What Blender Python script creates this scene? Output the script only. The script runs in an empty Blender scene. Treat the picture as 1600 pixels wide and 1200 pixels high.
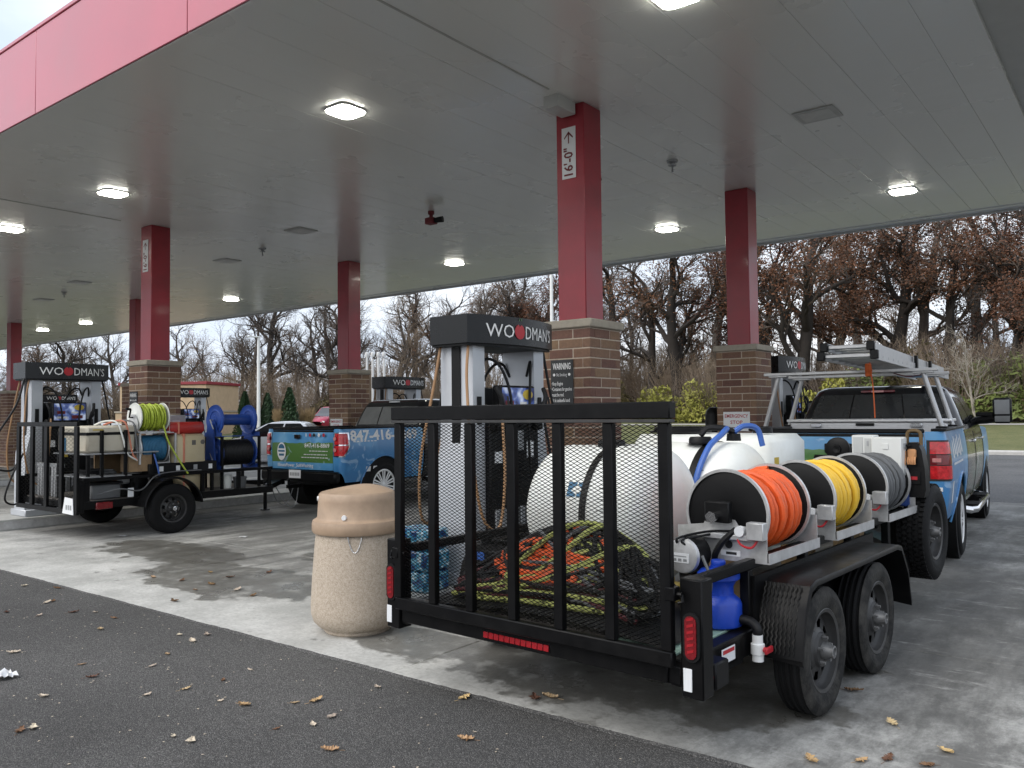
import bpy, math, random
from math import sin, cos, pi, radians
from mathutils import Matrix, Vector, noise
random.seed(11)
SC = bpy.context.scene
COL = SC.collection

# ------------------------------------------------------------------ camera
cam_d = bpy.data.cameras.new('camera'); cam = bpy.data.objects.new('camera', cam_d); COL.objects.link(cam)
cam_d.sensor_width = 36.0; cam_d.lens = 28.935; cam_d.clip_start = 0.05; cam_d.clip_end = 2500
_y, _p, _r = radians(37.9), radians(2.1), radians(0.6)
_f = Vector((-sin(_y)*cos(_p), cos(_y)*cos(_p), sin(_p))); _rt = Vector((cos(_y), sin(_y), 0)); _up = _rt.cross(_f)
_R = _rt*cos(_r) - _up*sin(_r); _U = _up*cos(_r) + _rt*sin(_r)
cam.matrix_world = Matrix(((_R.x, _U.x, -_f.x, 0), (_R.y, _U.y, -_f.y, 0), (_R.z, _U.z, -_f.z, 1.6), (0, 0, 0, 1)))
SC.camera = cam

# ------------------------------------------------------------------ world, sun, exposure
W = bpy.data.worlds.new('World'); SC.world = W; W.use_nodes = True
nt = W.node_tree; nt.nodes.clear()
n_out = nt.nodes.new('ShaderNodeOutputWorld'); n_bg = nt.nodes.new('ShaderNodeBackground')
n_sky = nt.nodes.new('ShaderNodeTexSky'); n_sky.sky_type = 'NISHITA'; n_sky.sun_disc = False
SUN_EL, SUN_AZ = radians(42), radians(200)      # azimuth measured clockwise from +Y
n_sky.sun_elevation = SUN_EL; n_sky.sun_rotation = SUN_AZ; n_sky.dust_density = 4.0; n_sky.air_density = 1.5
n_tc = nt.nodes.new('ShaderNodeTexCoord'); n_map = nt.nodes.new('ShaderNodeMapping'); n_map.inputs['Scale'].default_value = (1.6, 1.6, 4.5)
n_noi = nt.nodes.new('ShaderNodeTexNoise'); n_noi.inputs['Scale'].default_value = 1.7; n_noi.inputs['Detail'].default_value = 6
n_rmp = nt.nodes.new('ShaderNodeValToRGB')
n_rmp.color_ramp.elements[0].position = 0.3; n_rmp.color_ramp.elements[0].color = (5.2, 6.0, 7.3, 1)
n_rmp.color_ramp.elements[1].position = 0.7; n_rmp.color_ramp.elements[1].color = (8.8, 9.1, 9.6, 1)
n_mix = nt.nodes.new('ShaderNodeMix'); n_mix.data_type = 'RGBA'; n_mix.inputs['Factor'].default_value = 0.86
L = nt.links.new
L(n_tc.outputs['Generated'], n_map.inputs['Vector']); L(n_map.outputs[0], n_noi.inputs['Vector']); L(n_noi.outputs['Fac'], n_rmp.inputs[0])
L(n_sky.outputs[0], n_mix.inputs['A']); L(n_rmp.outputs[0], n_mix.inputs['B']); L(n_mix.outputs['Result'], n_bg.inputs['Color'])
n_bg.inputs['Strength'].default_value = 0.10; L(n_bg.outputs[0], n_out.inputs[0])
sun_d = bpy.data.lights.new('sun', 'SUN'); sun_d.energy = 1.3; sun_d.angle = radians(50); sun_d.color = (1, .96, .9)
sun = bpy.data.objects.new('sun', sun_d); COL.objects.link(sun)
_sd = Vector((sin(SUN_AZ)*cos(SUN_EL), cos(SUN_AZ)*cos(SUN_EL), sin(SUN_EL)))
sun.rotation_euler = _sd.to_track_quat('Z', 'Y').to_euler(); sun.location = (0, -20, 30)
SC.view_settings.view_transform = 'Standard'; SC.view_settings.look = 'None'
SC.view_settings.exposure = 0.72; SC.view_settings.gamma = 1.0; SC.view_settings.use_curve_mapping = False
SC.cycles.max_bounces = 5; SC.cycles.diffuse_bounces = 3; SC.cycles.glossy_bounces = 2; SC.cycles.transmission_bounces = 2; SC.cycles.transparent_max_bounces = 4
SC.cycles.use_adaptive_sampling = True; SC.cycles.adaptive_threshold = 0.02
SC.cycles.caustics_reflective = False; SC.cycles.caustics_refractive = False
SC.cycles.sample_clamp_indirect = 6.0; SC.cycles.use_denoising = True

# ------------------------------------------------------------------ materials
M = {}
def _n(nt, t, **kw):
    n = nt.nodes.new(t)
    for k, v in kw.items():
        if k in n.inputs: n.inputs[k].default_value = v
        else: setattr(n, k, v)
    return n
def newmat(name):
    m = bpy.data.materials.new(name); m.use_nodes = True
    b = m.node_tree.nodes['Principled BSDF']; M[name] = m
    return m, m.node_tree, b
def c4(c): return (c[0], c[1], c[2], 1)
def pm(name, col, rough=.5, metal=0.0, var=.12, vscale=6.0, bump=0.0, bscale=60.0, spec=.5, coat=0.0, dirt=None, rvar=.12, rnd=0.0, emit=None, trans=0.0, sss=0.0):
    """principled material: noise drives value, roughness and relief; dirt = (colour, amount, scale)"""
    m, nt, b = newmat(name); L = nt.links.new
    tc = _n(nt, 'ShaderNodeTexCoord')
    no = _n(nt, 'ShaderNodeTexNoise', Scale=vscale, Detail=5.0, Roughness=.6); L(tc.outputs['Object'], no.inputs['Vector'])
    mr = _n(nt, 'ShaderNodeMapRange'); mr.inputs['From Min'].default_value = .25; mr.inputs['From Max'].default_value = .75
    mr.inputs['To Min'].default_value = 1-var; mr.inputs['To Max'].default_value = 1+var; L(no.outputs['Fac'], mr.inputs['Value'])
    hs = _n(nt, 'ShaderNodeHueSaturation'); hs.inputs['Color'].default_value = c4(col)
    val = mr.outputs[0]
    if rnd:
        oi = _n(nt, 'ShaderNodeObjectInfo'); m2 = _n(nt, 'ShaderNodeMapRange'); m2.inputs['To Min'].default_value = 1-rnd; m2.inputs['To Max'].default_value = 1+rnd
        L(oi.outputs['Random'], m2.inputs['Value']); mu = _n(nt, 'ShaderNodeMath', operation='MULTIPLY'); L(val, mu.inputs[0]); L(m2.outputs[0], mu.inputs[1]); val = mu.outputs[0]
        m3 = _n(nt, 'ShaderNodeMapRange'); m3.inputs['To Min'].default_value = .5-.03*min(1, rnd*3); m3.inputs['To Max'].default_value = .5+.02*min(1, rnd*3)
        L(oi.outputs['Random'], m3.inputs['Value']); L(m3.outputs[0], hs.inputs['Hue'])
    L(val, hs.inputs['Value']); cout = hs.outputs[0]
    if dirt:
        n2 = _n(nt, 'ShaderNodeTexNoise', Scale=dirt[2], Detail=6.0, Roughness=.65); L(tc.outputs['Object'], n2.inputs['Vector'])
        r2 = _n(nt, 'ShaderNodeMapRange'); r2.inputs['From Min'].default_value = .42; r2.inputs['From Max'].default_value = .72; r2.inputs['To Max'].default_value = dirt[1]; L(n2.outputs['Fac'], r2.inputs['Value'])
        mx = _n(nt, 'ShaderNodeMix', data_type='RGBA'); L(r2.outputs[0], mx.inputs['Factor']); L(cout, mx.inputs['A']); mx.inputs['B'].default_value = c4(dirt[0]); cout = mx.outputs['Result']
    L(cout, b.inputs['Base Color'])
    rr = _n(nt, 'ShaderNodeMapRange'); rr.inputs['To Min'].default_value = max(.02, rough-rvar); rr.inputs['To Max'].default_value = min(1, rough+rvar)
    L(no.outputs['Fac'], rr.inputs['Value']); L(rr.outputs[0], b.inputs['Roughness'])
    b.inputs['Metallic'].default_value = metal; b.inputs['Specular IOR Level'].default_value = spec; b.inputs['Coat Weight'].default_value = coat; b.inputs['Coat Roughness'].default_value = .08
    if sss: b.inputs['Subsurface Weight'].default_value = sss; b.inputs['Subsurface Radius'].default_value = (.05, .05, .05)
    if trans: b.inputs['Transmission Weight'].default_value = trans
    if bump:
        n3 = _n(nt, 'ShaderNodeTexNoise', Scale=bscale, Detail=4.0); L(tc.outputs['Object'], n3.inputs['Vector'])
        bp = _n(nt, 'ShaderNodeBump', Strength=bump, Distance=.01); L(n3.outputs['Fac'], bp.inputs['Height']); L(bp.outputs[0], b.inputs['Normal'])
    if emit: b.inputs['Emission Color'].default_value = c4(emit[0]); b.inputs['Emission Strength'].default_value = emit[1]
    return m

pm('red_post', (.32, .022, .036), .40, var=.12, vscale=3, bump=.03, bscale=90, coat=.12, dirt=((.17, .022, .028), .55, 2.2))
pm('red_fascia', (.53, .11, .15), .36, var=.07, vscale=1.2, coat=.6, dirt=((.42, .13, .15), .4, 1.1))
pm('deck_trim', (.52, .53, .52), .45, var=.06)
pm('gutter', (.42, .43, .41), .5, var=.1)
pm('rim_black', (.026, .026, .027), .42, var=.3, dirt=((.06, .057, .052), .5, 10), spec=.5)
pm('hub_grey', (.20, .20, .20), .45, metal=.5, var=.2)
pm('hose_tan', (.34, .19, .09), .5, var=.2)
pm('glass_tint', (.035, .037, .038), .06, var=.2, spec=.9, coat=.6, rvar=.03)
pm('tool_alum', (.80, .80, .80), .4, metal=.45, var=.1, vscale=9)
pm('led_red', (.30, .012, .018), .2, var=.2)
pm('brick', (.205, .12, .08), .85, var=.22, vscale=30, bump=.5, bscale=140, rnd=.26)
pm('mortar', (.50, .42, .34), .95, var=.15, vscale=40, bump=.4, bscale=200)
pm('limestone', (.37, .33, .27), .85, var=.14, vscale=14, bump=.25, bscale=120)
pm('black_paint', (.004, .004, .0045), .36, var=.3, vscale=9, bump=.05, bscale=70, dirt=((.014, .0135, .013), .35, 7), spec=.16)
pm('black_plastic', (.006, .006, .0065), .45, var=.2, bump=.05, bscale=120, spec=.22)
pm('black_gloss', (.008, .008, .01), .14, var=.1, coat=.5, rvar=.05)
pm('header_black', (.006, .0065, .0075), .28, var=.1, rvar=.06, spec=.35)
pm('silver_panel', (.50, .52, .55), .38, metal=.25, var=.07, vscale=3)
pm('steel', (.64, .64, .64), .38, metal=.55, var=.14, vscale=12, bump=.05, bscale=60, dirt=((.22, .21, .2), .35, 9))
pm('alum', (.50, .50, .50), .42, metal=.55, var=.12, vscale=9)
pm('chrome', (.72, .72, .73), .14, metal=1, var=.05, rvar=.06)
pm('galv', (.38, .39, .40), .5, metal=.6, var=.15, vscale=20)
pm('rubber', (.016, .016, .016), .78, var=.3, vscale=18, bump=.35, bscale=70, dirt=((.085, .08, .072), .7, 9), spec=.2)
pm('rubber_dark', (.007, .007, .0075), .7, var=.3, vscale=18, bump=.3, bscale=70, spec=.2)
pm('hose_black', (.008, .008, .009), .5, var=.2, spec=.3)
pm('hose_grey', (.12, .125, .13), .55, var=.15)
pm('hose_orange', (.80, .115, .02), .5, var=.14, vscale=14, bump=.05, dirt=((.22, .05, .02), .4, 12), rvar=.08)
pm('hose_yellow', (.84, .53, .04), .5, var=.1, vscale=14, dirt=((.32, .19, .05), .35, 14))
pm('hose_lime', (.42, .52, .05), .5, var=.15, vscale=20)
pm('hose_cyan', (.03, .14, .26), .5, var=.2, vscale=20)
pm('hose_blue', (.04, .12, .42), .4, var=.12)
pm('hose_maroon', (.085, .012, .015), .55, var=.25, vscale=20)
pm('poly_white', (.78, .80, .77), .42, var=.04, vscale=2.5, dirt=((.50, .46, .36), .3, 3.5))
pm('poly_cream', (.52, .44, .28), .5, var=.12, vscale=5, dirt=((.30, .24, .14), .4, 5))
pm('poly_dirty', (.60, .56, .46), .5, var=.1, vscale=4, dirt=((.34, .28, .2), .45, 4))
pm('blue_jug', (.012, .055, .42), .35, var=.1, vscale=6)
pm('blue_reel', (.015, .06, .30), .4, var=.15, vscale=8, dirt=((.03, .05, .12), .4, 8))
pm('red_plastic', (.40, .022, .018), .42, var=.12, vscale=7)
pm('lens_red', (.16, .006, .010), .16, var=.35, vscale=60, coat=.4)
pm('lens_red_lit', (.55, .02, .025), .14, var=.45, vscale=26, coat=.5)
pm('lens_pink', (.62, .25, .24), .15, var=.25, vscale=40, coat=.5)
pm('reflector', (.72, .74, .76), .25, var=.05)
pm('white_paint', (.76, .77, .76), .42, var=.05)
pm('white_box', (.72, .73, .71), .45, var=.05, dirt=((.5, .48, .44), .2, 6))
pm('lamp_housing', (.62, .63, .62), .4)
pm('tan_lid', (.40, .285, .195), .5, var=.10, vscale=3, bump=.06, bscale=50, dirt=((.20, .14, .095), .45, 7))
pm('glass_dark', (.012, .014, .016), .06, var=.05, spec=.8, coat=.6, rvar=.03)
pm('glass_grey', (.20, .205, .20), .08, var=.15, spec=.9, coat=.6, rvar=.03)  # pale base stands in for sky and ground reflected in the glass
pm('letter_white', (.80, .80, .80), .5, var=.02)
pm('letter_dark', (.015, .015, .015), .6, var=.02)
pm('letter_maroon', (.16, .015, .02), .6, var=.02)
pm('letter_red', (.45, .02, .03), .5, var=.05)
pm('leaf_green_dot', (.08, .22, .06), .5)
pm('sign_white', (.74, .75, .76), .5, var=.04)
pm('sign_black', (.018, .02, .022), .5, var=.1)
pm('yellow_tag', (.62, .45, .06), .5, var=.15)
pm('plywood_green', (.24, .36, .30), .7, var=.12, vscale=12, bump=.1)
pm('wood', (.30, .20, .11), .75, var=.3, vscale=10, bump=.2)
pm('plank_grey', (.13, .12, .11), .8, var=.3, vscale=10, bump=.3)
pm('car_white', (.74, .75, .76), .2, var=.02, coat=.6)
pm('car_red', (.36, .02, .06), .2, var=.05, coat=.6)
pm('building_tan', (.50, .37, .24), .8, var=.12, vscale=3, bump=.15)
pm('roof_red', (.25, .03, .04), .6)
pm('orange_strap', (.70, .13, .02), .6, var=.15)
pm('pink_strap', (.62, .22, .14), .6, var=.15)
pm('leather_brown', (.12, .075, .03), .7, var=.3)
pm('tan_glove', (.55, .27, .12), .7, var=.2)
pm('blue_cloth', (.02, .055, .22), .75, var=.4, vscale=25)
pm('yellow_can', (.52, .38, .08), .5, var=.2, vscale=20)
pm('path_grey', (.42, .40, .37), .9, var=.1)
pm('kerb_grey', (.45, .44, .42), .9, var=.12, bump=.1)
pm('island_conc', (.40, .40, .38), .7, var=.15, vscale=8, bump=.15)
pm('paper', (.72, .73, .75), .6, var=.1)
pm('arbor', (.022, .05, .018), .7, var=.5, vscale=5, rnd=.2)
pm('grass_tan', (.30, .21, .11), .8, var=.4, vscale=6)
pm('shrub_yellow', (.27, .265, .05), .7, var=.5, vscale=1.5)
pm('shrub_green', (.12, .15, .035), .7, var=.5, vscale=1.5)
pm('shrub_olive', (.135, .115, .045), .8, var=.5, vscale=1.5)
pm('oak_leaf_red', (.12, .048, .024), .7, var=.55, vscale=.45, rnd=.15)
pm('oak_leaf_rust', (.15, .066, .025), .7, var=.5, vscale=.45, rnd=.15)
pm('oak_leaf_brown', (.10, .064, .036), .75, var=.45, vscale=.45, rnd=.15)
pm('bark_dark', (.030, .024, .020), .9, var=.35, vscale=5, bump=.4, bscale=30)
pm('bark_grey', (.085, .072, .062), .9, var=.3, vscale=5, bump=.4, bscale=30)
pm('bark_pale', (.28, .25, .21), .9, var=.25, vscale=5)
pm('twig', (.105, .082, .066), .9, var=.3, vscale=2)
pm('twig_tan', (.19, .145, .105), .9, var=.3, vscale=2)
pm('leaf_dry', (.46, .34, .20), .8, var=.2, vscale=30, rnd=.3)
pm('leaf_pale', (.56, .48, .38), .8, var=.2, vscale=30, rnd=.25)
pm('leaf_brown', (.16, .085, .045), .8, var=.3, vscale=30, rnd=.3)
pm('leaf_orange', (.50, .34, .17), .8, var=.2, vscale=30, rnd=.2)

# lit canopy lamp lens
m, nt, b = newmat('lamp_lens'); b.inputs['Base Color'].default_value = (.9, .9, .85, 1); b.inputs['Emission Color'].default_value = (1, .98, .86, 1); b.inputs['Emission Strength'].default_value = 26

# canopy soffit: thin coated steel pans, glossy, slightly oil-canned
m, nt, b = newmat('deck_pan'); L = nt.links.new
b.inputs['Base Color'].default_value = (.79, .80, .77, 1); b.inputs['Roughness'].default_value = .25; b.inputs['Specular IOR Level'].default_value = .8; b.inputs['Coat Weight'].default_value = .5; b.inputs['Coat Roughness'].default_value = .16
ge = _n(nt, 'ShaderNodeNewGeometry'); mp = _n(nt, 'ShaderNodeMapping'); mp.inputs['Scale'].default_value = (.7, 3.4, 1)
no = _n(nt, 'ShaderNodeTexNoise', Scale=1.0, Detail=.5); L(ge.outputs['Position'], mp.inputs['Vector']); L(mp.outputs[0], no.inputs['Vector'])
bp = _n(nt, 'ShaderNodeBump', Strength=.3, Distance=.012); L(no.outputs['Fac'], bp.inputs['Height']); L(bp.outputs[0], b.inputs['Normal']); L(bp.outputs[0], b.inputs['Coat Normal'])
n2 = _n(nt, 'ShaderNodeTexNoise', Scale=.7, Detail=5.0); L(ge.outputs['Position'], n2.inputs['Vector'])
r2 = _n(nt, 'ShaderNodeMapRange'); r2.inputs['To Min'].default_value = .24; r2.inputs['To Max'].default_value = .32; L(n2.outputs['Fac'], r2.inputs['Value']); L(r2.outputs[0], b.inputs['Roughness'])

# asphalt: dark binder with pale aggregate
def asphalt(name, lo, hi, scale):
    m, nt, b = newmat(name); L = nt.links.new
    ge = _n(nt, 'ShaderNodeNewGeometry')
    vo = _n(nt, 'ShaderNodeTexVoronoi', Scale=scale); L(ge.outputs['Position'], vo.inputs['Vector'])
    rp = _n(nt, 'ShaderNodeValToRGB'); e = rp.color_ramp.elements
    e[0].position = 0; e[0].color = c4(lo); e[1].position = 1; e[1].color = c4(hi); k = e.new(.55); k.color = c4([x*1.25 for x in lo])
    sp = _n(nt, 'ShaderNodeSeparateColor'); L(vo.outputs['Color'], sp.inputs[0]); L(sp.outputs[0], rp.inputs[0])
    n1 = _n(nt, 'ShaderNodeTexNoise', Scale=.55, Detail=6.0, Roughness=.6); L(ge.outputs['Position'], n1.inputs['Vector'])
    mr = _n(nt, 'ShaderNodeMapRange'); mr.inputs['From Min'].default_value = .3; mr.inputs['From Max'].default_value = .7; mr.inputs['To Min'].default_value = .72; mr.inputs['To Max'].default_value = 1.25; L(n1.outputs['Fac'], mr.inputs['Value'])
    hs = _n(nt, 'ShaderNodeHueSaturation'); L(rp.outputs[0], hs.inputs['Color']); L(mr.outputs[0], hs.inputs['Value']); L(hs.outputs[0], b.inputs['Base Color'])
    b.inputs['Roughness'].default_value = .82; b.inputs['Specular IOR Level'].default_value = .4
    n3 = _n(nt, 'ShaderNodeTexNoise', Scale=scale*.55, Detail=3.0); L(ge.outputs['Position'], n3.inputs['Vector'])
    ad = _n(nt, 'ShaderNodeMath', operation='SUBTRACT'); L(n3.outputs['Fac'], ad.inputs[0]); L(vo.outputs['Distance'], ad.inputs[1])
    bp = _n(nt, 'ShaderNodeBump', Strength=.9, Distance=.006); L(ad.outputs[0], bp.inputs['Height']); L(bp.outputs[0], b.inputs['Normal'])
asphalt('asphalt', (.057, .056, .055), (.175, .17, .165), 170)
asphalt('asphalt_road', (.075, .076, .078), (.15, .15, .15), 60)

# concrete pad: pale cement with tyre-darkened lanes, spills, damp patches and painted shade under the near trailer
m, nt, b = newmat('concrete'); L = nt.links.new
ge = _n(nt, 'ShaderNodeNewGeometry'); P = ge.outputs['Position']
def mth(op, a, c=None, clamp=False):
    n = _n(nt, 'ShaderNodeMath', operation=op, use_clamp=clamp)
    for i, v in enumerate((a, c)):
        if v is None: continue
        if isinstance(v, (int, float)): n.inputs[i].default_value = v
        else: L(v, n.inputs[i])
    return n.outputs[0]
def nz(scale, detail=5.0, stretch=None, rough=.6, off=(0, 0, 0)):
    mp = _n(nt, 'ShaderNodeMapping'); mp.inputs['Scale'].default_value = stretch or (1, 1, 1); mp.inputs['Location'].default_value = off; L(P, mp.inputs['Vector'])
    n = _n(nt, 'ShaderNodeTexNoise', Scale=scale, Detail=detail, Roughness=rough); L(mp.outputs[0], n.inputs['Vector']); return n.outputs['Fac']
def rng(v, a, c, lo=0.0, hi=1.0):
    r = _n(nt, 'ShaderNodeMapRange', interpolation_type='SMOOTHSTEP'); L(v, r.inputs['Value'])
    r.inputs['From Min'].default_value = a; r.inputs['From Max'].default_value = c; r.inputs['To Min'].default_value = lo; r.inputs['To Max'].default_value = hi; return r.outputs[0]
def blend(f, a, c):
    x = _n(nt, 'ShaderNodeMix', data_type='RGBA'); L(f, x.inputs['Factor'])
    for s, v in (('A', a), ('B', c)):
        if isinstance(v, tuple): x.inputs[s].default_value = c4(v)
        else: L(v, x.inputs[s])
    return x.outputs['Result']
sx = _n(nt, 'ShaderNodeSeparateXYZ'); L(P, sx.inputs[0]); px, py = sx.outputs[0], sx.outputs[1]
base = blend(rng(nz(2.2, 9, None, .7), .3, .7), (.42, .42, .40), (.64, .635, .61))
base = blend(rng(nz(30, 6, None, .75), .40, .70, 0, .5), base, (.26, .255, .24))
# grime inside the fuelling lanes: starts ragged about 0.8 m in from the pad edge
edge = rng(mth('ADD', py, mth('MULTIPLY', mth('SUBTRACT', nz(1.1, 6, (.55, 1, 1)), .5), 2.6)), 3.9, 5.6)
lane = rng(mth('ADD', nz(1.0, 11, (1.0, .42, 1), .74), mth('MULTIPLY', edge, .14)), .46, .68)
grime = mth('MULTIPLY', lane, mth('ADD', mth('MULTIPLY', edge, .52), .20))
base = blend(grime, base, (.085, .083, .077))
streak = rng(nz(1.4, 9, (2.6, .30, 1), .68, (3, 1, 0)), .50, .66, 0, .6)
base = blend(mth('MULTIPLY', streak, edge), base, (.07, .069, .066))
right = rng(px, -2.8, -1.2, 0, .86)        # tyre-polished outer lane
base = blend(mth('MULTIPLY', right, rng(nz(1.7, 12, (1.3, .5, 1), .78), .38, .60, .35, 1)), base, (.075, .074, .070))
scuff = rng(nz(3.0, 12, (.45, 1.5, 1), .78, (7, 2, 0)), .55, .68, 0, .8)
base = blend(scuff, base, (.42, .415, .395))
sp2 = rng(nz(4.5, 7, None, .7), .62, .68, 0, .6)
base = blend(sp2, base, (.10, .095, .085))
# damp spills with ragged outlines, one also painting the near trailer's shade: (x, y, radius x, radius y)
wet_shade = None
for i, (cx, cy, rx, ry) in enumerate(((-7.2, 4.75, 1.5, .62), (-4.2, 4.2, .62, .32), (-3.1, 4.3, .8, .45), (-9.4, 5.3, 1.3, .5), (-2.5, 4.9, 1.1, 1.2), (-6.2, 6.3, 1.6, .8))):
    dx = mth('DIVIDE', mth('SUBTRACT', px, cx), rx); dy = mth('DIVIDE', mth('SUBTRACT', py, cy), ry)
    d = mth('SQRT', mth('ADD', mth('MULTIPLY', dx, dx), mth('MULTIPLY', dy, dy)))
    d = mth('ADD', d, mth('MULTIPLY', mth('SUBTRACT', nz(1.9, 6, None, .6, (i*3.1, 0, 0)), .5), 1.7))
    w = rng(d, .92, 1.04, 1, 0); wet_shade = w if wet_shade is None else mth('MAXIMUM', wet_shade, w)
wet_shade = mth('MULTIPLY', wet_shade, rng(nz(6.0, 4), .3, .5, .45, 1))
base = blend(mth('MULTIPLY', wet_shade, .72), base, (.085, .080, .068))
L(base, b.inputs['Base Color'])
L(mth('SUBTRACT', rng(nz(3, 4), .3, .7, .62, .85), mth('MULTIPLY', wet_shade, .4)), b.inputs['Roughness'])
bp = _n(nt, 'ShaderNodeBump', Strength=.35, Distance=.006); L(mth('ADD', nz(38, 4), mth('MULTIPLY', nz(160, 2), .6)), bp.inputs['Height']); L(bp.outputs[0], b.inputs['Normal'])

# grass verge, leaf litter slope
def ground_mix(name, cols, s1, s2, bump):
    m, nt, b = newmat(name); L = nt.links.new
    ge = _n(nt, 'ShaderNodeNewGeometry')
    n1 = _n(nt, 'ShaderNodeTexNoise', Scale=s1, Detail=7.0, Roughness=.7); L(ge.outputs['Position'], n1.inputs['Vector'])
    n2 = _n(nt, 'ShaderNodeTexNoise', Scale=s2, Detail=4.0); L(ge.outputs['Position'], n2.inputs['Vector'])
    av = _n(nt, 'ShaderNodeMath', operation='ADD'); L(n1.outputs['Fac'], av.inputs[0]); L(n2.outputs['Fac'], av.inputs[1])
    hf = _n(nt, 'ShaderNodeMath', operation='MULTIPLY'); L(av.outputs[0], hf.inputs[0]); hf.inputs[1].default_value = .5
    rp = _n(nt, 'ShaderNodeValToRGB'); e = rp.color_ramp.elements; e[0].position = .34; e[0].color = c4(cols[0]); e[1].position = .66; e[1].color = c4(cols[2]); k = e.new(.5); k.color = c4(cols[1])
    L(hf.outputs[0], rp.inputs[0]); L(rp.outputs[0], b.inputs['Base Color']); b.inputs['Roughness'].default_value = .95
    bp = _n(nt, 'ShaderNodeBump', Strength=1.0, Distance=bump); L(n2.outputs['Fac'], bp.inputs['Height']); L(bp.outputs[0], b.inputs['Normal'])
ground_mix('grass', ((.075, .085, .028), (.12, .13, .045), (.20, .18, .085)), .8, 14, .06)
ground_mix('litter', ((.10, .068, .035), (.20, .14, .075), (.34, .26, .15)), 1.2, 9, .12)
ground_mix('stone_agg', ((.30, .245, .185), (.46, .385, .305), (.56, .49, .41)), 45, 130, .004)
ground_mix('treadplate', ((.012, .012, .013), (.022, .022, .023), (.05, .05, .05)), 6, 40, .004)

# vehicle wrap: blue sky over a green band, white splashes
def wrap_mat(name, z0, z1, blue, green, ymax=.035):
    m, nt, b = newmat(name); L = nt.links.new
    tc = _n(nt, 'ShaderNodeTexCoord'); s = _n(nt, 'ShaderNodeSeparateXYZ'); L(tc.outputs['Object'], s.inputs[0])
    no = _n(nt, 'ShaderNodeTexNoise', Scale=1.5, Detail=3.0); L(tc.outputs['Object'], no.inputs['Vector'])
    r1 = _n(nt, 'ShaderNodeValToRGB'); e = r1.color_ramp.elements; e[0].position = .38; e[0].color = c4(blue[0]); e[1].position = .68; e[1].color = c4(blue[2]); k = e.new(.52); k.color = c4(blue[1])
    L(no.outputs['Fac'], r1.inputs[0])
    # green field on the rear (|y| small): z between z0 and z1, upper rim wavy
    n2 = _n(nt, 'ShaderNodeTexNoise', Scale=4.0, Detail=2.0); L(tc.outputs['Object'], n2.inputs['Vector'])
    za = _n(nt, 'ShaderNodeMath', operation='MULTIPLY_ADD'); L(n2.outputs['Fac'], za.inputs[0]); za.inputs[1].default_value = .10; L(s.outputs[2], za.inputs[2])
    g1 = _n(nt, 'ShaderNodeMath', operation='LESS_THAN'); L(za.outputs[0], g1.inputs[0]); g1.inputs[1].default_value = z1+.05
    g0 = _n(nt, 'ShaderNodeMath', operation='GREATER_THAN'); L(s.outputs[2], g0.inputs[0]); g0.inputs[1].default_value = z0
    gy = _n(nt, 'ShaderNodeMath', operation='LESS_THAN'); L(s.outputs[1], gy.inputs[0]); gy.inputs[1].default_value = ymax
    a1 = _n(nt, 'ShaderNodeMath', operation='MULTIPLY'); L(g1.outputs[0], a1.inputs[0]); L(g0.outputs[0], a1.inputs[1])
    a2 = _n(nt, 'ShaderNodeMath', operation='MULTIPLY'); L(a1.outputs[0], a2.inputs[0]); L(gy.outputs[0], a2.inputs[1])
    rg = _n(nt, 'ShaderNodeMix', data_type='RGBA'); L(a2.outputs[0], rg.inputs['Factor']); L(r1.outputs[0], rg.inputs['A']); rg.inputs['B'].default_value = c4(green)
    # sharp-edged pale splashes
    n3 = _n(nt, 'ShaderNodeTexNoise', Scale=3.4, Detail=2.5, Distortion=1.4); L(tc.outputs['Object'], n3.inputs['Vector'])
    r3 = _n(nt, 'ShaderNodeMapRange'); r3.inputs['From Min'].default_value = .63; r3.inputs['From Max'].default_value = .68; r3.inputs['To Max'].default_value = .55; L(n3.outputs['Fac'], r3.inputs['Value'])
    mx = _n(nt, 'ShaderNodeMix', data_type='RGBA'); L(r3.outputs[0], mx.inputs['Factor']); L(rg.outputs['Result'], mx.inputs['A']); mx.inputs['B'].default_value = (.42, .60, .78, 1)
    L(mx.outputs['Result'], b.inputs['Base Color']); b.inputs['Roughness'].default_value = .3; b.inputs['Coat Weight'].default_value = .3; b.inputs['Coat Roughness'].default_value = .1
BLUES = ((.05, .21, .46), (.10, .34, .62), (.22, .49, .74))
wrap_mat('wrap_plain', .5, .6, BLUES, (.05, .15, .025), -5)
wrap_mat('wrap_a', .82, 1.15, BLUES, (.085, .20, .045))
wrap_mat('wrap_b', .83, 1.20, BLUES, (.06, .19, .035))
m, nt, b = newmat('wrap_door'); L = nt.links.new    # photographic door wrap: house front, lawn, dark glass
tc = _n(nt, 'ShaderNodeTexCoord'); no = _n(nt, 'ShaderNodeTexNoise', Scale=2.6, Detail=3.0); L(tc.outputs['Object'], no.inputs['Vector'])
rp = _n(nt, 'ShaderNodeValToRGB'); rp.color_ramp.interpolation = 'CONSTANT'; e = rp.color_ramp.elements
e[0].position = 0; e[0].color = (.02, .018, .014, 1); e[1].position = .62; e[1].color = (.42, .40, .34, 1)
for q, c in ((.44, (.10, .12, .05, 1)), (.5, (.20, .15, .10, 1)), (.56, (.06, .16, .06, 1))):
    k = e.new(q); k.color = c
L(no.outputs['Fac'], rp.inputs[0]); L(rp.outputs[0], b.inputs['Base Color']); b.inputs['Roughness'].default_value = .2; b.inputs['Coat Weight'].default_value = .5
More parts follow.
